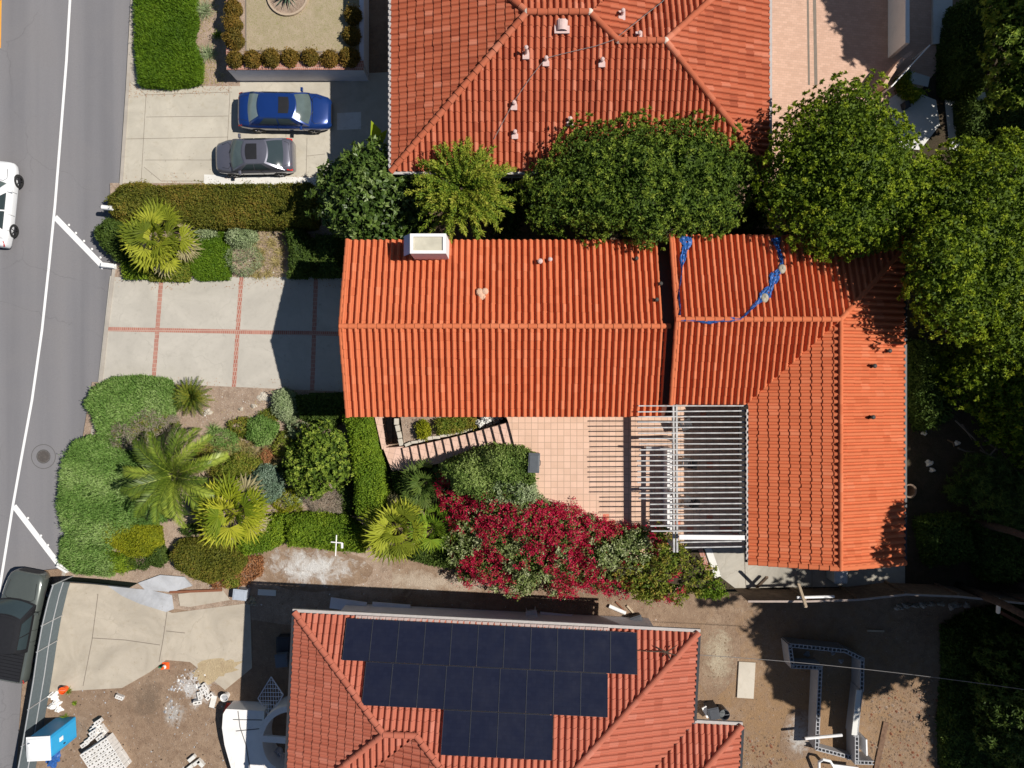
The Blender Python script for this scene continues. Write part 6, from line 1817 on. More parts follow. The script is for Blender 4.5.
# pale dead branches in the shade
e = empty('dead_branch', P(960, 440, PZ), 0, 'pale dead branches lying in shade at the right edge', 'branch'); ro = -P(960, 440, PZ)
mb = MB()
for (a, b, c2, d2) in ((955, 420, 985, 452), (962, 424, 972, 440), (980, 450, 1010, 462), (985, 440, 1020, 475), (958, 448, 975, 452), (948, 440, 954, 447), (990, 455, 1000, 440), (1000, 458, 1016, 452)):
    z0_, z1_ = PZ + random.uniform(.3, 1.2), PZ + random.uniform(.3, 1.2)
    a_, b_ = P(a, b, z0_), P(c2, d2, z1_); m_ = a_.lerp(b_, .5) + Vector((random.uniform(-.15, .15), random.uniform(-.15, .15), .15)); mb.tube([a_, m_, b_], [.045, .035, .015], 6)
mb.build('branch', LM['twig'], e, loc=ro)
mb = MB(); p = P(910, 491, PZ + .6); mb.lathe([(.26, 0), (.3, .6), (.32, .6), (.25, .57), (.2, .1)], (p.x, p.y, PZ), 18); tag(mb.build('flower_pot', plain('pot_brown', (.2, .14, .1), .8)), 'round empty flower pot under the right roof eave', 'flower pot')
for i, (a, b, s) in enumerate(((924, 433, 3), (957, 443, 3), (929, 463, 4), (932, 470, 3), (931, 548, 4), (935, 560, 4), (979, 560, 4), (1003, 500, 3))):
    crumple('rock', 'small pale rock lying in the shaded back yard', 'rock', a, b, s, s * .8, .2, M['conc_white'], PZ, 400 + i, 10, 'pale rocks in the shaded back yard')

# ---- planted strip between both driveways
bush('clipped_hedge', 'long clipped brownish green hedge along the upper driveway', 'hedge', [(160, 187), (200, 185), (260, 185), (312, 184), (318, 205), (314, 226), (255, 227), (200, 228), (165, 224)], LM['hedge_brown'], 1.3, G, .22, 420, 4, .075, .045, .04, 4.0, (10, 80))
bush('hedge_bush', 'rounded green brown bush at the street end of the clipped hedge', 'bush', [(108, 198), (122, 184), (142, 181), (165, 190), (170, 215), (150, 226), (125, 222), (110, 215)], LM['hedge_brown'], 1.15, G, .5, 340, 4, .09, .05, .1)
bush('hedge_bush', 'dark green bush at the kerb below the mailbox', 'bush', [(96, 228), (108, 218), (124, 222), (128, 250), (120, 262), (104, 250), (97, 240)], LM['dark'], 1.0, G, .5, 300, 4, .11, .05, .15)
bush('ground_shrub', 'small bright shrub between the white kerb block and fan palm', 'shrub', [(122, 262), (140, 262), (148, 278), (124, 278)], LM['hedge_lime'], .5, G, .3, 400, 4, .09, .05)
bush('ground_shrub', 'spreading shrub below the upper fan palm at the driveway edge', 'shrub', [(148, 266), (175, 255), (192, 262), (188, 281), (150, 280)], LM['lantana'], .45, G, .3, 320, 4, .09, .05, .25)
fan_palm('fan_palm', 'yellow green fan palm at the street end between both driveways', 159, 239, 43, 1.2, LM['palm'], dry=8, nf=26)
bush('ground_cover', 'square of fine green ground cover right of the upper fan palm', 'ground cover', [(192, 234), (224, 232), (230, 250), (229, 279), (200, 280), (190, 270)], LM['turf'], .35, G, .2, 560, 4, .09, .028, .08, 4, (10, 60), (-.3, .1, 0))
bush('sage_shrub', 'small pale sage shrub above the fine ground cover', 'shrub', [(193, 230), (212, 226), (218, 236), (204, 240)], LM['sage'], .6, G, .3, 330, 4, .1, .04)
bush('sage_shrub', 'pale green sage shrub under the middle of the clipped hedge', 'shrub', circle_poly(241, 236, 15, 9), LM['sage'], .8, G, .35, 380, 4, .1, .045)
bush('lavender_shrub', 'grey twiggy shrub with pale specks below the pale sage', 'shrub', circle_poly(243, 258, 18, 16), LM['sage'], .6, G, .4, 200, 4, .11, .02, .2, core=False)
def tuft(name, label, px, py, rpx, mat, n=60, L=.5, z=G, group=None, cat='grass tuft', up=.5):
    p = P(px, py, z); r = rpx * (CAMZ - z) / FOC
    lv = Leaves(); 
    az_ = rng.uniform(0, 6.283, n); el = np.radians(rng.uniform(12, 75, n))
    D = np.stack([np.cos(az_) * np.cos(el), np.sin(az_) * np.cos(el), np.sin(el) * up * 2], 1)
    b = rng.normal(size=(n, 3)) * .12 * r; b[:, 2] = 0
    lv.add(b, D, np.tile([0, 0, 1.0], (n, 1)) + rng.normal(size=(n, 3)) * .2, r * rng.uniform(.7, 1.2, n), .022 * max(1, r * 1.6), rng.random(n), rng.random(n), .35, .4)
    o = lv.mesh(name, mat); o.location = p
    return tag(o, label, cat, group)
for i, (a, b, r) in enumerate(((272, 243, 7), (277, 262, 8), (268, 274, 6), (280, 252, 6), (263, 252, 5), (258, 276, 6))):
    tuft('grass_tuft', 'straw coloured grass tuft on the bare soil near the grey twiggy shrub', a, b, r, LM['straw'], 70, group='straw tufts on the upper strip')
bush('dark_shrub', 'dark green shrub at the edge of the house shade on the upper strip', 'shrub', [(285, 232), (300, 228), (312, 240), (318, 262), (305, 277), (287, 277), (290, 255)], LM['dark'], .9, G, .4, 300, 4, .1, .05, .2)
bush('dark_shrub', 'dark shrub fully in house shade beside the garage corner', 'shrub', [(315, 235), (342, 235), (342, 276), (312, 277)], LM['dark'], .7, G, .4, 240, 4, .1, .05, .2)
# ---- top left
bush('juniper_bed', 'large bright green juniper carpet beside the pavement', 'ground cover', [(137, -120), (190, -120), (193, -20), (196, 20), (191, 40), (200, 60), (199, 82), (170, 86), (140, 84), (136, 40)], LM['turf'], .55, G, .25, 480, 4, .14, .03, .14, 3.5, (10, 65), (-.1, .35, 0))
tuft('succulent', 'green rosette shrub beside the juniper carpet near the top', 206, 12, 12, LM['sage'], 150, cat='shrub', up=.6)
tuft('succulent', 'green rosette shrub near the planter corner shade', 209, 55, 11, LM['sage'], 150, cat='shrub', up=.6)
tuft('succulent', 'little green rosette between two bigger rosettes', 218, 36, 6, LM['hedge_lime'], 80, cat='shrub', up=.6)
balls = [(232, -14), (232, 7), (232, 22), (232.5, 38), (233.5, 58), (251.5, 58), (270, 57), (290, 57), (309, 56), (329, 58), (351, 34), (349, 56), (352, 14)]
for i, (a, b) in enumerate(balls):
    side = 'on the west edge of the dry lawn' if i < 4 else ('in the row above the planter wall' if i < 10 else 'at the shaded east edge of the dry lawn')
    bush('ball_shrub', 'bronze green ball shrub ' + side, 'shrub', circle_poly(a, b, 8.6 + random.uniform(-.8, .9), None, 12, .07), LM['bronze'], .55 + random.uniform(-.06, .08), LZ - .1, .4, 420, 4, .085, .045, .12, group='ball shrubs ' + side)
# agave in the round bed
def rosette(name, label, px, py, rpx, z, mat, n=70, wd=.05, cat='plant', lo=2, hi=80, droop=.12, seg=1):
    p = P(px, py, z); r = rpx * (CAMZ - z) / FOC
    lv = Leaves(); i = np.arange(n); az_ = i * 2.39996; fr = (i + .5) / n
    el = np.radians(lo + (hi - lo) * (1 - fr))
    D = np.stack([np.cos(az_) * np.cos(el), np.sin(az_) * np.cos(el), np.sin(el)], 1)
    lv.add(np.zeros((n, 3)) + np.array([0, 0, .12]), D, np.tile([0, 0, 1.0], (n, 1)) + D * .01, r * (.75 + .35 * fr) , wd, rng.random(n), 1 - fr * .9 + .0, droop, .3)
    return lv, p
lv, p = rosette('', '', 288, -4, 15, LZ, None, 60, .09)
o = lv.mesh('agave', LM['bluegrey']); o.location = p; tag(o, 'blue grey agave rosette in the round bed at the top edge', 'agave')
# banana
e = empty('banana_plant', P(375, 143, G), 0, 'banana plant with big yellow green leaves in shade of the hip roof', 'banana plant'); ro = -P(375, 143, G)
lv = Leaves()
for (a, b, c2, d2, w_, z0_, z1_) in ((379, 142, 372, 122, .34, 2.5, 3.3), (380, 142, 386, 130, .22, 2.5, 3.0), (378, 146, 370, 136, .5, 2.6, 2.9), (379, 147, 368, 160, .34, 2.6, 2.8), (380, 146, 382, 134, .2, 2.5, 3.1)):
    A_, B_ = P(a, b, z0_), P(c2, d2, z1_); d = np.array(B_ - A_)
    lv.add(np.array([list(A_)]), d[None], np.array([[.1, .1, 1.0]]), np.linalg.norm(d), w_ * 1.6, rng.random(1), rng.random(1), .15, .5)
o = lv.mesh('leaf', LM['banana'], e); o.location = ro
mb = MB(); mb.tube([P(379, 143, 2.6), P(378, 143, .6), P(375, 143, G)], [.07, .1, .12], 8); mb.build('stem', M['green_pl'], e, loc=ro)
tuft('strelitzia', 'orange flowering leaf cluster on top of the glossy tree edge', 361, 151, 6, LM['rust'], 40, z=3.2, cat='plant')

# ---- front garden
JB = dict(bias=(-.35, .3, .1), spread=(10, 70))
bush('juniper_bed', 'blue green juniper mound at the driveway corner by the road', 'ground cover', [(86, 404), (94, 388), (112, 379), (140, 377), (168, 381), (174, 398), (170, 422), (150, 436), (128, 446), (104, 440), (96, 424), (92, 412)], LM['juniper'], .75, G, .4, 330, 4, .16, .035, .13, 3.0, **JB)
bush('juniper_bed', 'blue green juniper mound bulging over the road beside the palms', 'ground cover', [(66, 460), (74, 443), (90, 437), (118, 445), (140, 452), (165, 480), (165, 520), (128, 530), (112, 548), (88, 552), (66, 530), (59, 510), (62, 480)], LM['juniper'], .75, G, .4, 330, 4, .16, .035, .13, 3.0, **JB)
bush('juniper_bed', 'lower green juniper mound beside the lower white kerb block', 'ground cover', [(62, 540), (75, 533), (100, 548), (118, 565), (110, 576), (75, 573), (60, 562)], LM['juniper'], .6, G, .35, 330, 4, .15, .035, .13, 3.0, **JB)
bush('lime_shrub', 'round yellow green shrub below the feather palm', 'shrub', [(98, 530), (112, 517), (140, 520), (158, 528), (160, 545), (150, 557), (128, 556), (108, 545)], LM['yellow'], .75, G, .4, 480, 4, .075, .045, .1)
bush('green_shrub', 'low green shrub under the yellow green shrub at the fence', 'shrub', [(104, 552), (130, 556), (134, 568), (120, 573), (98, 570)], LM['hedge_lime'], .5, G, .3, 400, 4, .08, .04)
bush('green_shrub', 'tiny dark green shrub beside the bare sandy patch', 'shrub', circle_poly(157, 556, 9, 11), LM['dark'], .5, G, .3, 420, 4, .08, .04)
bush('twiggy_shrub', 'sparse grey brown twiggy shrub between juniper and feather palm', 'shrub', [(112, 424), (150, 408), (175, 418), (170, 440), (140, 452), (115, 446)], LM['twig'], .9, G, .4, 210, 4, .17, .018, .2, core=False)
bush('twiggy_shrub', 'sparse olive shrub mixed among the grey twigs', 'shrub', [(108, 432), (130, 415), (168, 412), (176, 425), (150, 440), (120, 450)], LM['lantana'], .8, G, .4, 150, 4, .12, .03, .25, core=False)
bush('dark_shrub', 'dark dense clipped shrub below the golden fan palm', 'shrub', [(170, 553), (180, 540), (205, 540), (238, 550), (246, 562), (238, 574), (210, 584), (192, 578), (176, 568)], LM['hedge_brown'], .95, G, .4, 400, 4, .08, .045, .1)
bush('rust_cover', 'rusty brown ground cover at the lower garden edge', 'ground cover', [(206, 578), (240, 556), (262, 557), (262, 574), (240, 586), (215, 588)], LM['rust'], .3, G, .2, 330, 4, .09, .04, .3, core=False)
bush('green_shrub', 'small green shrub in the rusty ground cover', 'shrub', circle_poly(232, 580, 9, 8), LM['lantana'], .5, G, .3, 400, 4, .08, .04)
bush('low_hedge', 'lime green hedge piece beside the golden fan palm', 'hedge', [(244, 530), (262, 518), (286, 514), (286, 540), (270, 550), (246, 555), (238, 548)], LM['hedge_lime'], .9, G, .3, 420, 4, .08, .05, .1)
bush('low_hedge', 'green hedge piece carrying the white pipe cross', 'hedge', [(286, 516), (315, 513), (345, 517), (362, 530), (364, 552), (335, 551), (312, 547), (288, 546)], LM['hedge_lime'], 1.1, G, .35, 420, 4, .08, .05, .13)
bush('tall_hedge', 'tall light green hedge running down from the roof corner', 'hedge', [(345, 416), (372, 415), (377, 440), (383, 465), (389, 492), (386, 512), (372, 520), (356, 514), (354, 480), (350, 450)], LM['hedge_lime'], 1.7, G, .4, 420, 4, .085, .05, .1)
tree('shrub_tree', 'large round dark green shrub tree in the middle of the front garden', [(320, 462, 24, 1.0), (303, 470, 18, .8), (335, 470, 17, .8), (318, 440, 18, .8), (330, 445, 15, .7), (312, 485, 15, .6), (336, 450, 12, .6), (296, 455, 11, .4)], LM['ficus'], clump=20, k=12, L=.13, W=.07, cat='shrub')
bush('blue_shrub', 'blue grey leafed round shrub between golden palm and shrub tree', 'shrub', circle_poly(265, 484, 17, 20), LM['bluegrey'], 1.0, G, .5, 420, 4, .1, .05, .12)
bush('garden_shrub', 'fresh green shrub below the flat stone near the driveway', 'shrub', circle_poly(285, 405, 13, 16), LM['sage'], .8, G, .4, 330, 4, .1, .035, .2)
bush('garden_shrub', 'mid green shrub above the small red shrub', 'shrub', circle_poly(261, 431, 15, 15), LM['juniper'], .8, G, .4, 330, 4, .11, .04, .2)
bush('garden_shrub', 'low green shrub right of the feather palm', 'shrub', circle_poly(222, 438, 16, 9), LM['juniper'], .5, G, .3, 280, 4, .1, .03, .25, core=False)
bush('garden_shrub', 'long leaved olive shrub above the golden fan palm', 'shrub', [(215, 462), (240, 452), (262, 460), (258, 474), (232, 480), (212, 474)], LM['lantana'], .7, G, .4, 280, 4, .16, .03, .2)
bush('garden_shrub', 'yellowish low shrub on the soil above the lime hedge', 'shrub', [(280, 490), (295, 488), (300, 505), (285, 514), (272, 505)], LM['yellow'], .45, G, .3, 280, 4, .1, .03, .3, core=False)
bush('red_shrub', 'little dark red shrub between green shrubs in the garden', 'shrub', circle_poly(267, 456, 7.5), LM['rust'], .5, G, .3, 500, 4, .07, .04)
bush('dead_shrub', 'bare pale brown twig shrub below the shrub tree', 'shrub', [(305, 498), (325, 488), (345, 495), (340, 512), (315, 513)], LM['twig'], .5, G, .3, 300, 5, .15, .014, .2, core=False)
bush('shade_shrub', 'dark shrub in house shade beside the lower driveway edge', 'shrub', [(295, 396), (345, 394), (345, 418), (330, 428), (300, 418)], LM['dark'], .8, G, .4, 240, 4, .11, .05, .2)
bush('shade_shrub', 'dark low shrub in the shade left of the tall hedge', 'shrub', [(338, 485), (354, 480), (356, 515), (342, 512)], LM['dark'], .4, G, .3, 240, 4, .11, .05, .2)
for i, (a, b, r) in enumerate(((245, 465, 9), (232, 452, 8), (225, 470, 8), (255, 470, 7), (292, 470, 6), (300, 520, 6), (243, 444, 8), (215, 452, 8), (280, 440, 6))):
    tuft('grass_tuft', 'straw coloured grass tuft among the front garden shrubs', a, b, r, LM['straw'], 80, group='straw tufts in the front garden')
for i, (a, b, r) in enumerate(((69, 690, 5), (66, 718, 6), (75, 703, 3))):
    tuft('weed', 'green weed tuft growing by the mesh fence foot', a, b, r, LM['hedge_lime'], 70, cat='weed', group='weeds by the mesh fence')
# cycad
lv = Leaves()
for i in range(70):
    fr = (i + .5) / 70; el = math.radians(78 - 74 * fr); az_ = i * 2.39996
    feather_frond(lv, az_, el, .72 + .4 * fr, (0, 0, .35), 18, .15, .03, .45, .1)
p = P(187, 397, .2); e = empty('cycad', (p.x, p.y, G), 0, 'stiff green cycad rosette at the lower driveway edge', 'cycad')
lv.mesh('crown', LM['cycad'], e); mb = MB(); mb.tube([(0, 0, -.05), (0, 0, .4)], [.16, .12], 10); mb.build('trunk', M['palmbark'], e)
# feather palm
lv = Leaves()
for i in range(30):
    fr = (i + .5) / 30; el = math.radians(72 - 62 * fr + rng.uniform(-7, 7)); az_ = i * 2.39996 + rng.uniform(-.25, .25)
    feather_frond(lv, az_, el, rng.uniform(2.3, 3.1), (0, 0, 2.0), 52, .5, .042, 1.3, .6)
p = P(176, 474, 1.3); e = empty('feather_palm', (p.x, p.y, G), 0, 'large feather leaved palm with arching fronds in the front garden', 'palm')
lv.mesh('crown', LM['feather_palm'], e); mb = MB(); mb.tube([(0, 0, -.05), (0, 0, .9), (0, 0, 2.0)], [.32, .26, .16], 10); mb.build('trunk', M['palmbark'], e)
fan_palm('fan_palm', 'golden yellow fan palm right of the feather palm', 233, 512, 43, 1.1, LM['palm_gold'], dry=3, nf=28, seedv=.7)
fan_palm('fan_palm', 'yellow green fan palm at the foot of the tall hedge', 398, 527, 42, 1.0, LM['palm'], dry=5, nf=20, seedv=1.9)
fan_palm('fan_palm', 'smaller darker fan palm beside the bougainvillea', 433, 528, 30, 1.0, LM['hedge_lime'], dry=0, nf=16, seedv=.3)
fan_palm('fan_palm', 'dark fan palm in shade below the garden stairs', 425, 482, 30, 1.3, LM['dark'], dry=0, nf=18, seedv=2.6)
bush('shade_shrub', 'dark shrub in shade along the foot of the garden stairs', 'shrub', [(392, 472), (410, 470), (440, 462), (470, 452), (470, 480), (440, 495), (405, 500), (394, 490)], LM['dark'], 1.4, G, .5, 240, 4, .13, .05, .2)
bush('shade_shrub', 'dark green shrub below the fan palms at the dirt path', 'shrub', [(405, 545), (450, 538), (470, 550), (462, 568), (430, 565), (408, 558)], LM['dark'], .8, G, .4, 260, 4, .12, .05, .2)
# planter beside the stairs
bush('planter_shrub', 'small yellow green shrub in the stone edged planter', 'shrub', circle_poly(423, 430, 7, 9), LM['yellow'], .6, 1.1, .3, 380, 4, .09, .04)
bush('planter_shrub', 'mixed purplish green shrub in the stone edged planter', 'shrub', [(436, 420), (455, 417), (476, 419), (478, 428), (455, 433), (438, 434)], LM['lantana'], .55, 1.1, .3, 340, 4, .09, .04)
# green shrub and bougainvilleas along the patio
bush('privet_bush', 'dense green bush at the top of the garden stairs', 'bush', [(440, 466), (470, 452), (498, 443), (522, 443), (538, 452), (538, 480), (533, 500), (512, 506), (480, 500), (455, 490)], LM['privet'], 2.5, 1.0, .7, 300, 4, .11, .05, .22)
bush('sage_bush', 'pale grey green bush at the corner below the privet', 'bush', [(492, 480), (515, 474), (536, 482), (540, 498), (520, 506), (495, 502)], LM['sage'], 2.6, 1.0, .5, 260, 4, .11, .05, .2)
def bougain(name, label, lobes, red, zb=G, dens=16):
    Ls = []
    for (a, b, r, z) in lobes:
        p = P(a, b, z); Ls.append((p.x, p.y, p.z, r * (CAMZ - z) / FOC))
    cx = sum(l[0] for l in Ls) / len(Ls); cy = sum(l[1] for l in Ls) / len(Ls)
    e = empty(name, (cx, cy, zb), 0, label, 'shrub'); base = np.array([cx, cy, zb])
    lv, br = Leaves(), Leaves()
    for i, (x, y, z, r) in enumerate(Ls):
        n = int(4 * math.pi * r * r * dens)
        d = unit(rng.normal(size=(n, 3))); d = d[d[:, 2] > -.5]
        rad = r * (1 + .2 * vnoise(d * r, 3.2, i + 5) + .1 * vnoise(d * r, 8, i)) * rng.uniform(.82, 1.05, len(d))
        c = d * rad[:, None]; c[:, 2] *= .75; c += np.array([x, y, z]) - base
        nn = unit(d + np.array([0, 0, .5]))
        isr = vnoise(c, 1.7, 77) + .45 * vnoise(c, 4.2, 12) + rng.normal(size=len(c)) * .12 > red
        lv.clumps(c[~isr], nn[~isr], 12, .13, .062, (15, 90), jit=.05)
        br.clumps(c[isr], nn[isr], 26, .066, .056, (5, 100), jit=.065)
        lv.clumps(c[isr] - nn[isr] * .12, nn[isr], 4, .12, .055, (40, 100), jit=.05)
        m = int(4 * math.pi * r * r * 60); dd = unit(rng.normal(size=(m, 3))); ci = dd * (r * rng.uniform(.3, .85, m))[:, None]; ci[:, 2] *= .75; ci += np.array([x, y, z]) - base
        lv.add(ci, unit(rng.normal(size=ci.shape)), unit(rng.normal(size=ci.shape) * .6 + np.array([0, 0, 1.0])), .15, .1, rng.random(m) * .4, rng.random(m) * .3, .2)
    lv.mesh('foliage', LM['boug'] if red < .5 else LM['lantana'], e); br.mesh('bracts', LM['bract'], e)
    mb = MB()
    for (x, y, z, r) in Ls:
        q = Vector((x, y, z)) - Vector(base); mb.tube([(q.x * .3, q.y * .3, -.05), q * .6, q], [.05, .035, .015], 6)
        for k in range(6):
            dd = Vector(unit(rng.normal(size=3)) * r * .85); dd.z = abs(dd.z) * .7; mb.tube([q * .9, q + dd], [.02, .006], 4)
    mb.build('stem', M['bark'], e)
    return e
bougain('bougainvillea', 'deep crimson bougainvillea climbing beside the green bush left of the patio', [(462, 490, 26, 1.6), (478, 515, 28, 1.6), (470, 545, 22, 1.0), (500, 530, 30, 1.8), (490, 560, 24, 1.0), (455, 475, 14, 1.8), (470, 570, 14, .3), (500, 505, 22, 2.6)], -.1)
bougain('bougainvillea', 'crimson and pale green bougainvillea hanging below the tiled patio', [(535, 520, 28, 2.8), (518, 514, 18, 3.0), (557, 524, 16, 3.0), (592, 532, 16, 3.0), (620, 538, 16, 2.9), (530, 555, 30, 1.8), (565, 530, 26, 2.8), (570, 560, 28, 2.0), (600, 545, 26, 2.7), (520, 580, 18, .6), (560, 582, 18, .8), (605, 570, 26, 1.6), (630, 548, 20, 2.6), (640, 535, 12, 3.2)], -.14)
bougain('flowering_shrub', 'mostly green flowering shrub at the right end of the bougainvillea row', [(640, 565, 30, 2.0), (665, 552, 24, 2.4), (675, 575, 28, 1.8), (650, 585, 20, 1.0), (695, 572, 20, 2.2), (660, 535, 10, 3.2)], .62)
bush('green_bush', 'bright green bush at the end of the row beside the concrete pad', 'bush', [(695, 558), (708, 560), (722, 574), (730, 590), (718, 598), (700, 597), (690, 585)], LM['hedge_lime'], 1.9, .8, .5, 330, 4, .1, .05, .15)

# ---- loose stones and litter of the dirt lots
def scatter(name, polys, n, smin, smax, mats, z=G + .004, seed=3):
    r = np.random.default_rng(seed); mb = MB()
    wp = [[tuple(P(a, b, z)[:2]) for a, b in poly] for poly in polys]
    ar = [(max(p[0] for p in w) - min(p[0] for p in w)) * (max(p[1] for p in w) - min(p[1] for p in w)) for w in wp]
    for w, a_ in zip(wp, ar):
        m = int(n * a_ / sum(ar)); xs = [p[0] for p in w]; ys = [p[1] for p in w]
        x = r.uniform(min(xs), max(xs), m); y = r.uniform(min(ys), max(ys), m); ok = in_poly(w, x, y)
        for px, py in zip(x[ok], y[ok]):
            s = smin * (smax / smin) ** (r.random() ** 2.2); rz = r.uniform(0, 6.28)
            k = 5; b0 = len(mb.v); ww = r.uniform(.6, 1.25, k); h = s * r.uniform(.35, .8); mi = int(r.integers(0, len(mats)))
            for t in range(k): mb.v.append((px + s * ww[t] * math.cos(rz + 6.283 * t / k), py + s * ww[t] * math.sin(rz + 6.283 * t / k), z - .004))
            mb.v.append((px + s * .2, py, z + h))
            for t in range(k): mb.f.append((b0 + t, b0 + (t + 1) % k, b0 + k)); mb.m.append(mi)
    o = mb.build(name, mats); o['kind'] = 'stuff'
    return o
lot = [(70, 690), (122, 690), (165, 664), (200, 668), (222, 700), (224, 745), (236, 790), (30, 790), (60, 740)]
scatter('gravel', [lot], 3400, .012, .06, [M['cmu'], M['dirt'], M['garden'], M['dirt'], M['bark'], M['garden']])
scatter('rubble', [[(180, 668), (205, 672), (210, 695), (186, 700), (170, 690)], [(165, 695), (182, 700), (178, 730), (164, 722)]], 420, .02, .13, [M['cmu'], M['cmu_light'], M['dirt']], seed=8)
scatter('gravel', [[(690, 610), (940, 610), (940, 790), (700, 790)]], 4200, .014, .07, [M['drygrass'], M['dirt'], M['garden'], M['drygrass'], M['dirt']], seed=11)
scatter('gravel', [[(245, 550), (640, 590), (700, 602), (690, 640), (245, 606)]], 1300, .012, .055, [M['dirt'], M['cmu_light'], M['garden']], G + .01, seed=15)
scatter('gravel', [[(190, 385), (290, 398), (290, 430), (200, 430)], [(245, 230), (290, 230), (290, 277), (245, 277)], [(200, 430), (360, 430), (360, 515), (200, 515)]], 1500, .012, .06, [M['rock'], M['garden'], M['cmu_light'], M['timber']], G + .014, seed=18)
scatter('leaf_litter', [[(870, 690), (942, 690), (942, 790), (870, 790)], [(700, 735), (790, 735), (790, 790), (700, 790)]], 1700, .025, .10, [M['drygrass'], M['dirt'], M['drygrass'], M['garden'], M['dirt'], M['red_timber']], G + .01, seed=21)

# petals and dry leaves blown onto the ground
def flakes(name, polys, n, size, mat, z, seed):
    r = np.random.default_rng(seed); lv = Leaves()
    for poly in polys:
        w = [tuple(P(a, b, z)[:2]) for a, b in poly]; xs = [q[0] for q in w]; ys = [q[1] for q in w]
        x = r.uniform(min(xs), max(xs), n); y = r.uniform(min(ys), max(ys), n); ok = in_poly(w, x, y) & (vnoise(np.stack([x, y], 1), 1.6, seed) + r.normal(size=n) * .5 > .1)
        x, y = x[ok], y[ok]; m = len(x); t = r.uniform(0, 6.283, m)
        lv.add(np.stack([x, y, np.full(m, z + .012)], 1), np.stack([np.cos(t), np.sin(t), r.uniform(.0, .3, m)], 1), np.tile([0, 0, 1.0], (m, 1)), size * r.uniform(.6, 1.3, m), size * .6, r.random(m), r.random(m), .1)
    o = lv.mesh(name, mat); o['kind'] = 'stuff'; return o
flakes('fallen_petals', [[(520, 495), (640, 525), (640, 550), (520, 545)]], 260, .05, LM['bract'], PZ, 31)
flakes('fallen_petals', [[(440, 570), (700, 590), (690, 612), (440, 592)]], 420, .05, LM['bract'], G + .012, 32)
flakes('leaf_litter', [[(110, 278), (345, 279), (345, 288), (108, 290)], [(100, 376), (345, 380), (345, 393), (97, 392)], [(125, 172), (345, 176), (345, 188), (120, 188)], [(128, 84), (232, 82), (232, 96), (128, 98)]], 420, .055, LM['rust'], G + .006, 33)
flakes('leaf_litter', [[(66, 585), (250, 600), (250, 660), (60, 690)], [(135, 100), (330, 85), (330, 180), (125, 180)]], 200, .05, LM['twig'], G + .034, 34)
flakes('leaf_litter', [[(200, 395), (290, 398), (360, 520), (170, 560), (95, 560)], [(180, 230), (345, 228), (345, 278), (130, 278)], [(195, 0), (226, 0), (226, 84), (195, 84)]], 1500, .07, LM['straw'], G + .02, 35)
for i, (a, b, r) in enumerate(((214, 430, 9), (236, 436, 8), (250, 452, 9), (222, 458, 10), (240, 472, 9), (262, 468, 8), (276, 442, 9), (292, 430, 8), (284, 455, 7), (205, 444, 9), (206, 465, 10), (254, 436, 7), (290, 478, 7), (300, 510, 7))):
    tuft('garden_tuft', 'green strappy leaf tuft growing among the front garden shrubs', a, b, r, LM['lantana' if i % 2 else 'juniper'], 90, group='green tufts in the front garden', cat='plant')

o = bush('dry_grass', None, None, [(206, 436), (240, 446), (292, 432), (296, 452), (280, 474), (250, 466), (214, 480), (204, 460)], LM['straw'], .28, G, .3, 240, 4, .2, .018, .3, core=False, stem=False, spread=(5, 70)); o['kind'] = 'stuff'
o = bush('dry_grass', None, None, [(246, 232), (284, 234), (282, 276), (250, 276), (258, 255)], LM['straw'], .2, G, .3, 110, 4, .16, .016, .3, core=False, stem=False, spread=(5, 70)); o['kind'] = 'stuff'

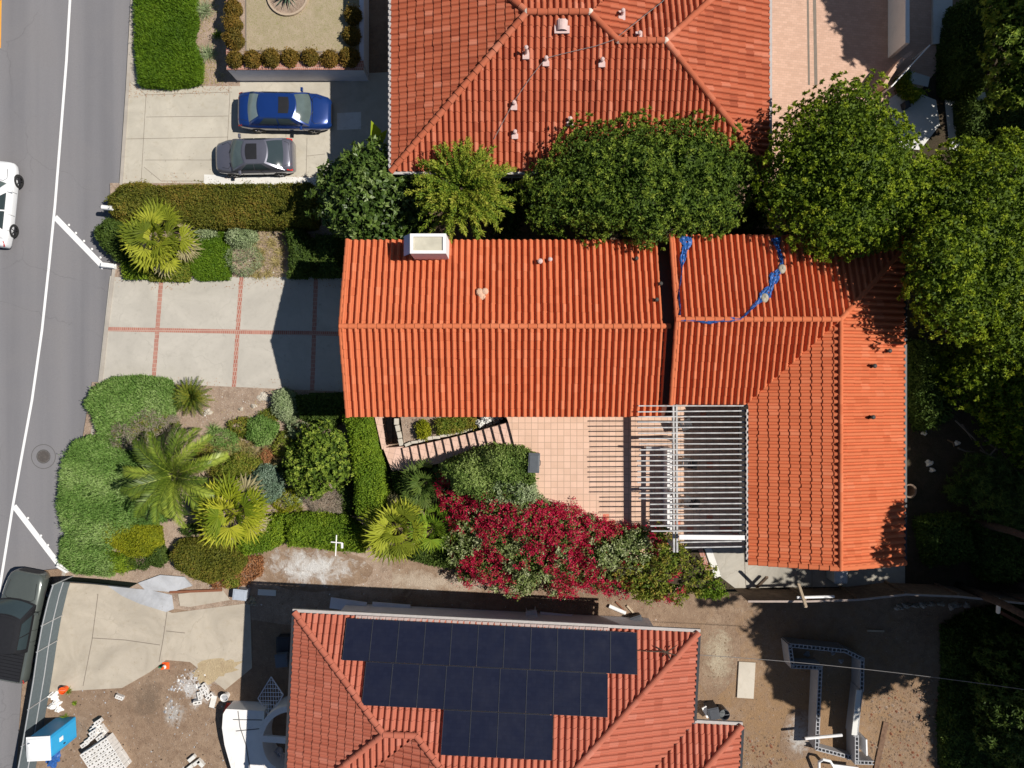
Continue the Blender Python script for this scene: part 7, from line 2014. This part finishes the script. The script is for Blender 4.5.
for i, (a, b, r, mt, h_, lab) in enumerate(((243, 426, 12, 'lantana', .55, 'olive filler shrub on the soil above the mid green shrub'), (229, 449, 12, 'juniper', .4, 'low blue green filler shrub right of the feather palm heart'), (248, 463, 11, 'yellow', .35, 'yellowish filler shrub under the long leaved olive shrub'), (284, 445, 11, 'lantana', .6, 'olive filler shrub left of the shrub tree'),
        (297, 428, 10, 'sage', .55, 'pale filler shrub at the upper left of the shrub tree'), (282, 472, 10, 'dark', .5, 'dark filler shrub at the lower left of the shrub tree'), (293, 501, 9, 'sage', .3, 'pale filler shrub on the bare soil above the low hedge'), (204, 452, 10, 'lantana', .5, 'olive filler shrub under the tips of the feather palm'),
        (139, 562, 12, 'dark', .4, 'dark filler shrub by the short green fence'), (271, 413, 9, 'lantana', .4, 'olive filler shrub below the pale rocks'), (203, 505, 11, 'juniper', .4, 'blue green filler shrub between both front garden palms'), (190, 530, 10, 'dark', .5, 'dark filler shrub at the upper left of the clipped dark shrub'))):
    bush('filler_shrub', lab, 'shrub', circle_poly(a, b, r, r * random.uniform(.6, .95), 11, .34), LM[mt], h_, G, .3, 230, 4, .12, .038, .3, core=False)
bush('shade_band_ivy', 'dark ivy bank in deep shade along the lower right edge', 'ground cover', [(944, 628), (975, 612), (1050, 600), (1060, 800), (946, 800), (941, 720), (946, 670)], LM['dark'], .55, G, .4, 110, 4, .15, .08, .3)  # dark leaves added so the shaded band turns near black
# ================================================================== CAMERA, LIGHT
cam = bpy.data.cameras.new('camera'); cam.sensor_width = 36; cam.sensor_fit = 'HORIZONTAL'
cam.lens = FOC / 1024 * 36; cam.clip_end = 800; cam.clip_start = .5
co = bpy.data.objects.new('camera', cam); COL.objects.link(co); co.location = (0, 0, CAMZ); co.rotation_euler = (0, 0, 0)
SC.camera = co
KX, KY = -.783, -.035           # shadow offset per metre of height
sd = Vector((KX, KY, -1)).normalized()
elev = math.asin(-sd.z); az = math.atan2(-sd.x, -sd.y)      # azimuth of the sun, clockwise from +Y
sun = bpy.data.lights.new('sun', 'SUN'); sun.energy = 5.0; sun.angle = math.radians(.53); sun.color = (1.0, .945, .87)
so = bpy.data.objects.new('sun', sun); COL.objects.link(so); so.location = (30, 0, 40)
so.rotation_euler = sd.to_track_quat('-Z', 'Y').to_euler()
w = bpy.data.worlds.new('World'); SC.world = w; w.use_nodes = True
nt = w.node_tree
bg = nt.nodes.get('Background') or nt.nodes.new('ShaderNodeBackground')
sky = nt.nodes.new('ShaderNodeTexSky'); sky.sky_type = 'NISHITA'; sky.sun_disc = False
sky.sun_elevation = elev; sky.sun_rotation = az
sky.air_density = 1.0; sky.dust_density = .1; sky.ozone_density = 1.5
nt.links.new(sky.outputs[0], bg.inputs[0]); bg.inputs[1].default_value = .05
vs = SC.view_settings; vs.view_transform = 'Standard'; vs.look = 'None'; vs.gamma = 1.0; vs.use_curve_mapping = False
vs.exposure = 0.16
SC.display_settings.display_device = 'sRGB'
SC.cycles.max_bounces = 6; SC.cycles.diffuse_bounces = 3; SC.cycles.transparent_max_bounces = 8
SC.cycles.use_denoising = True
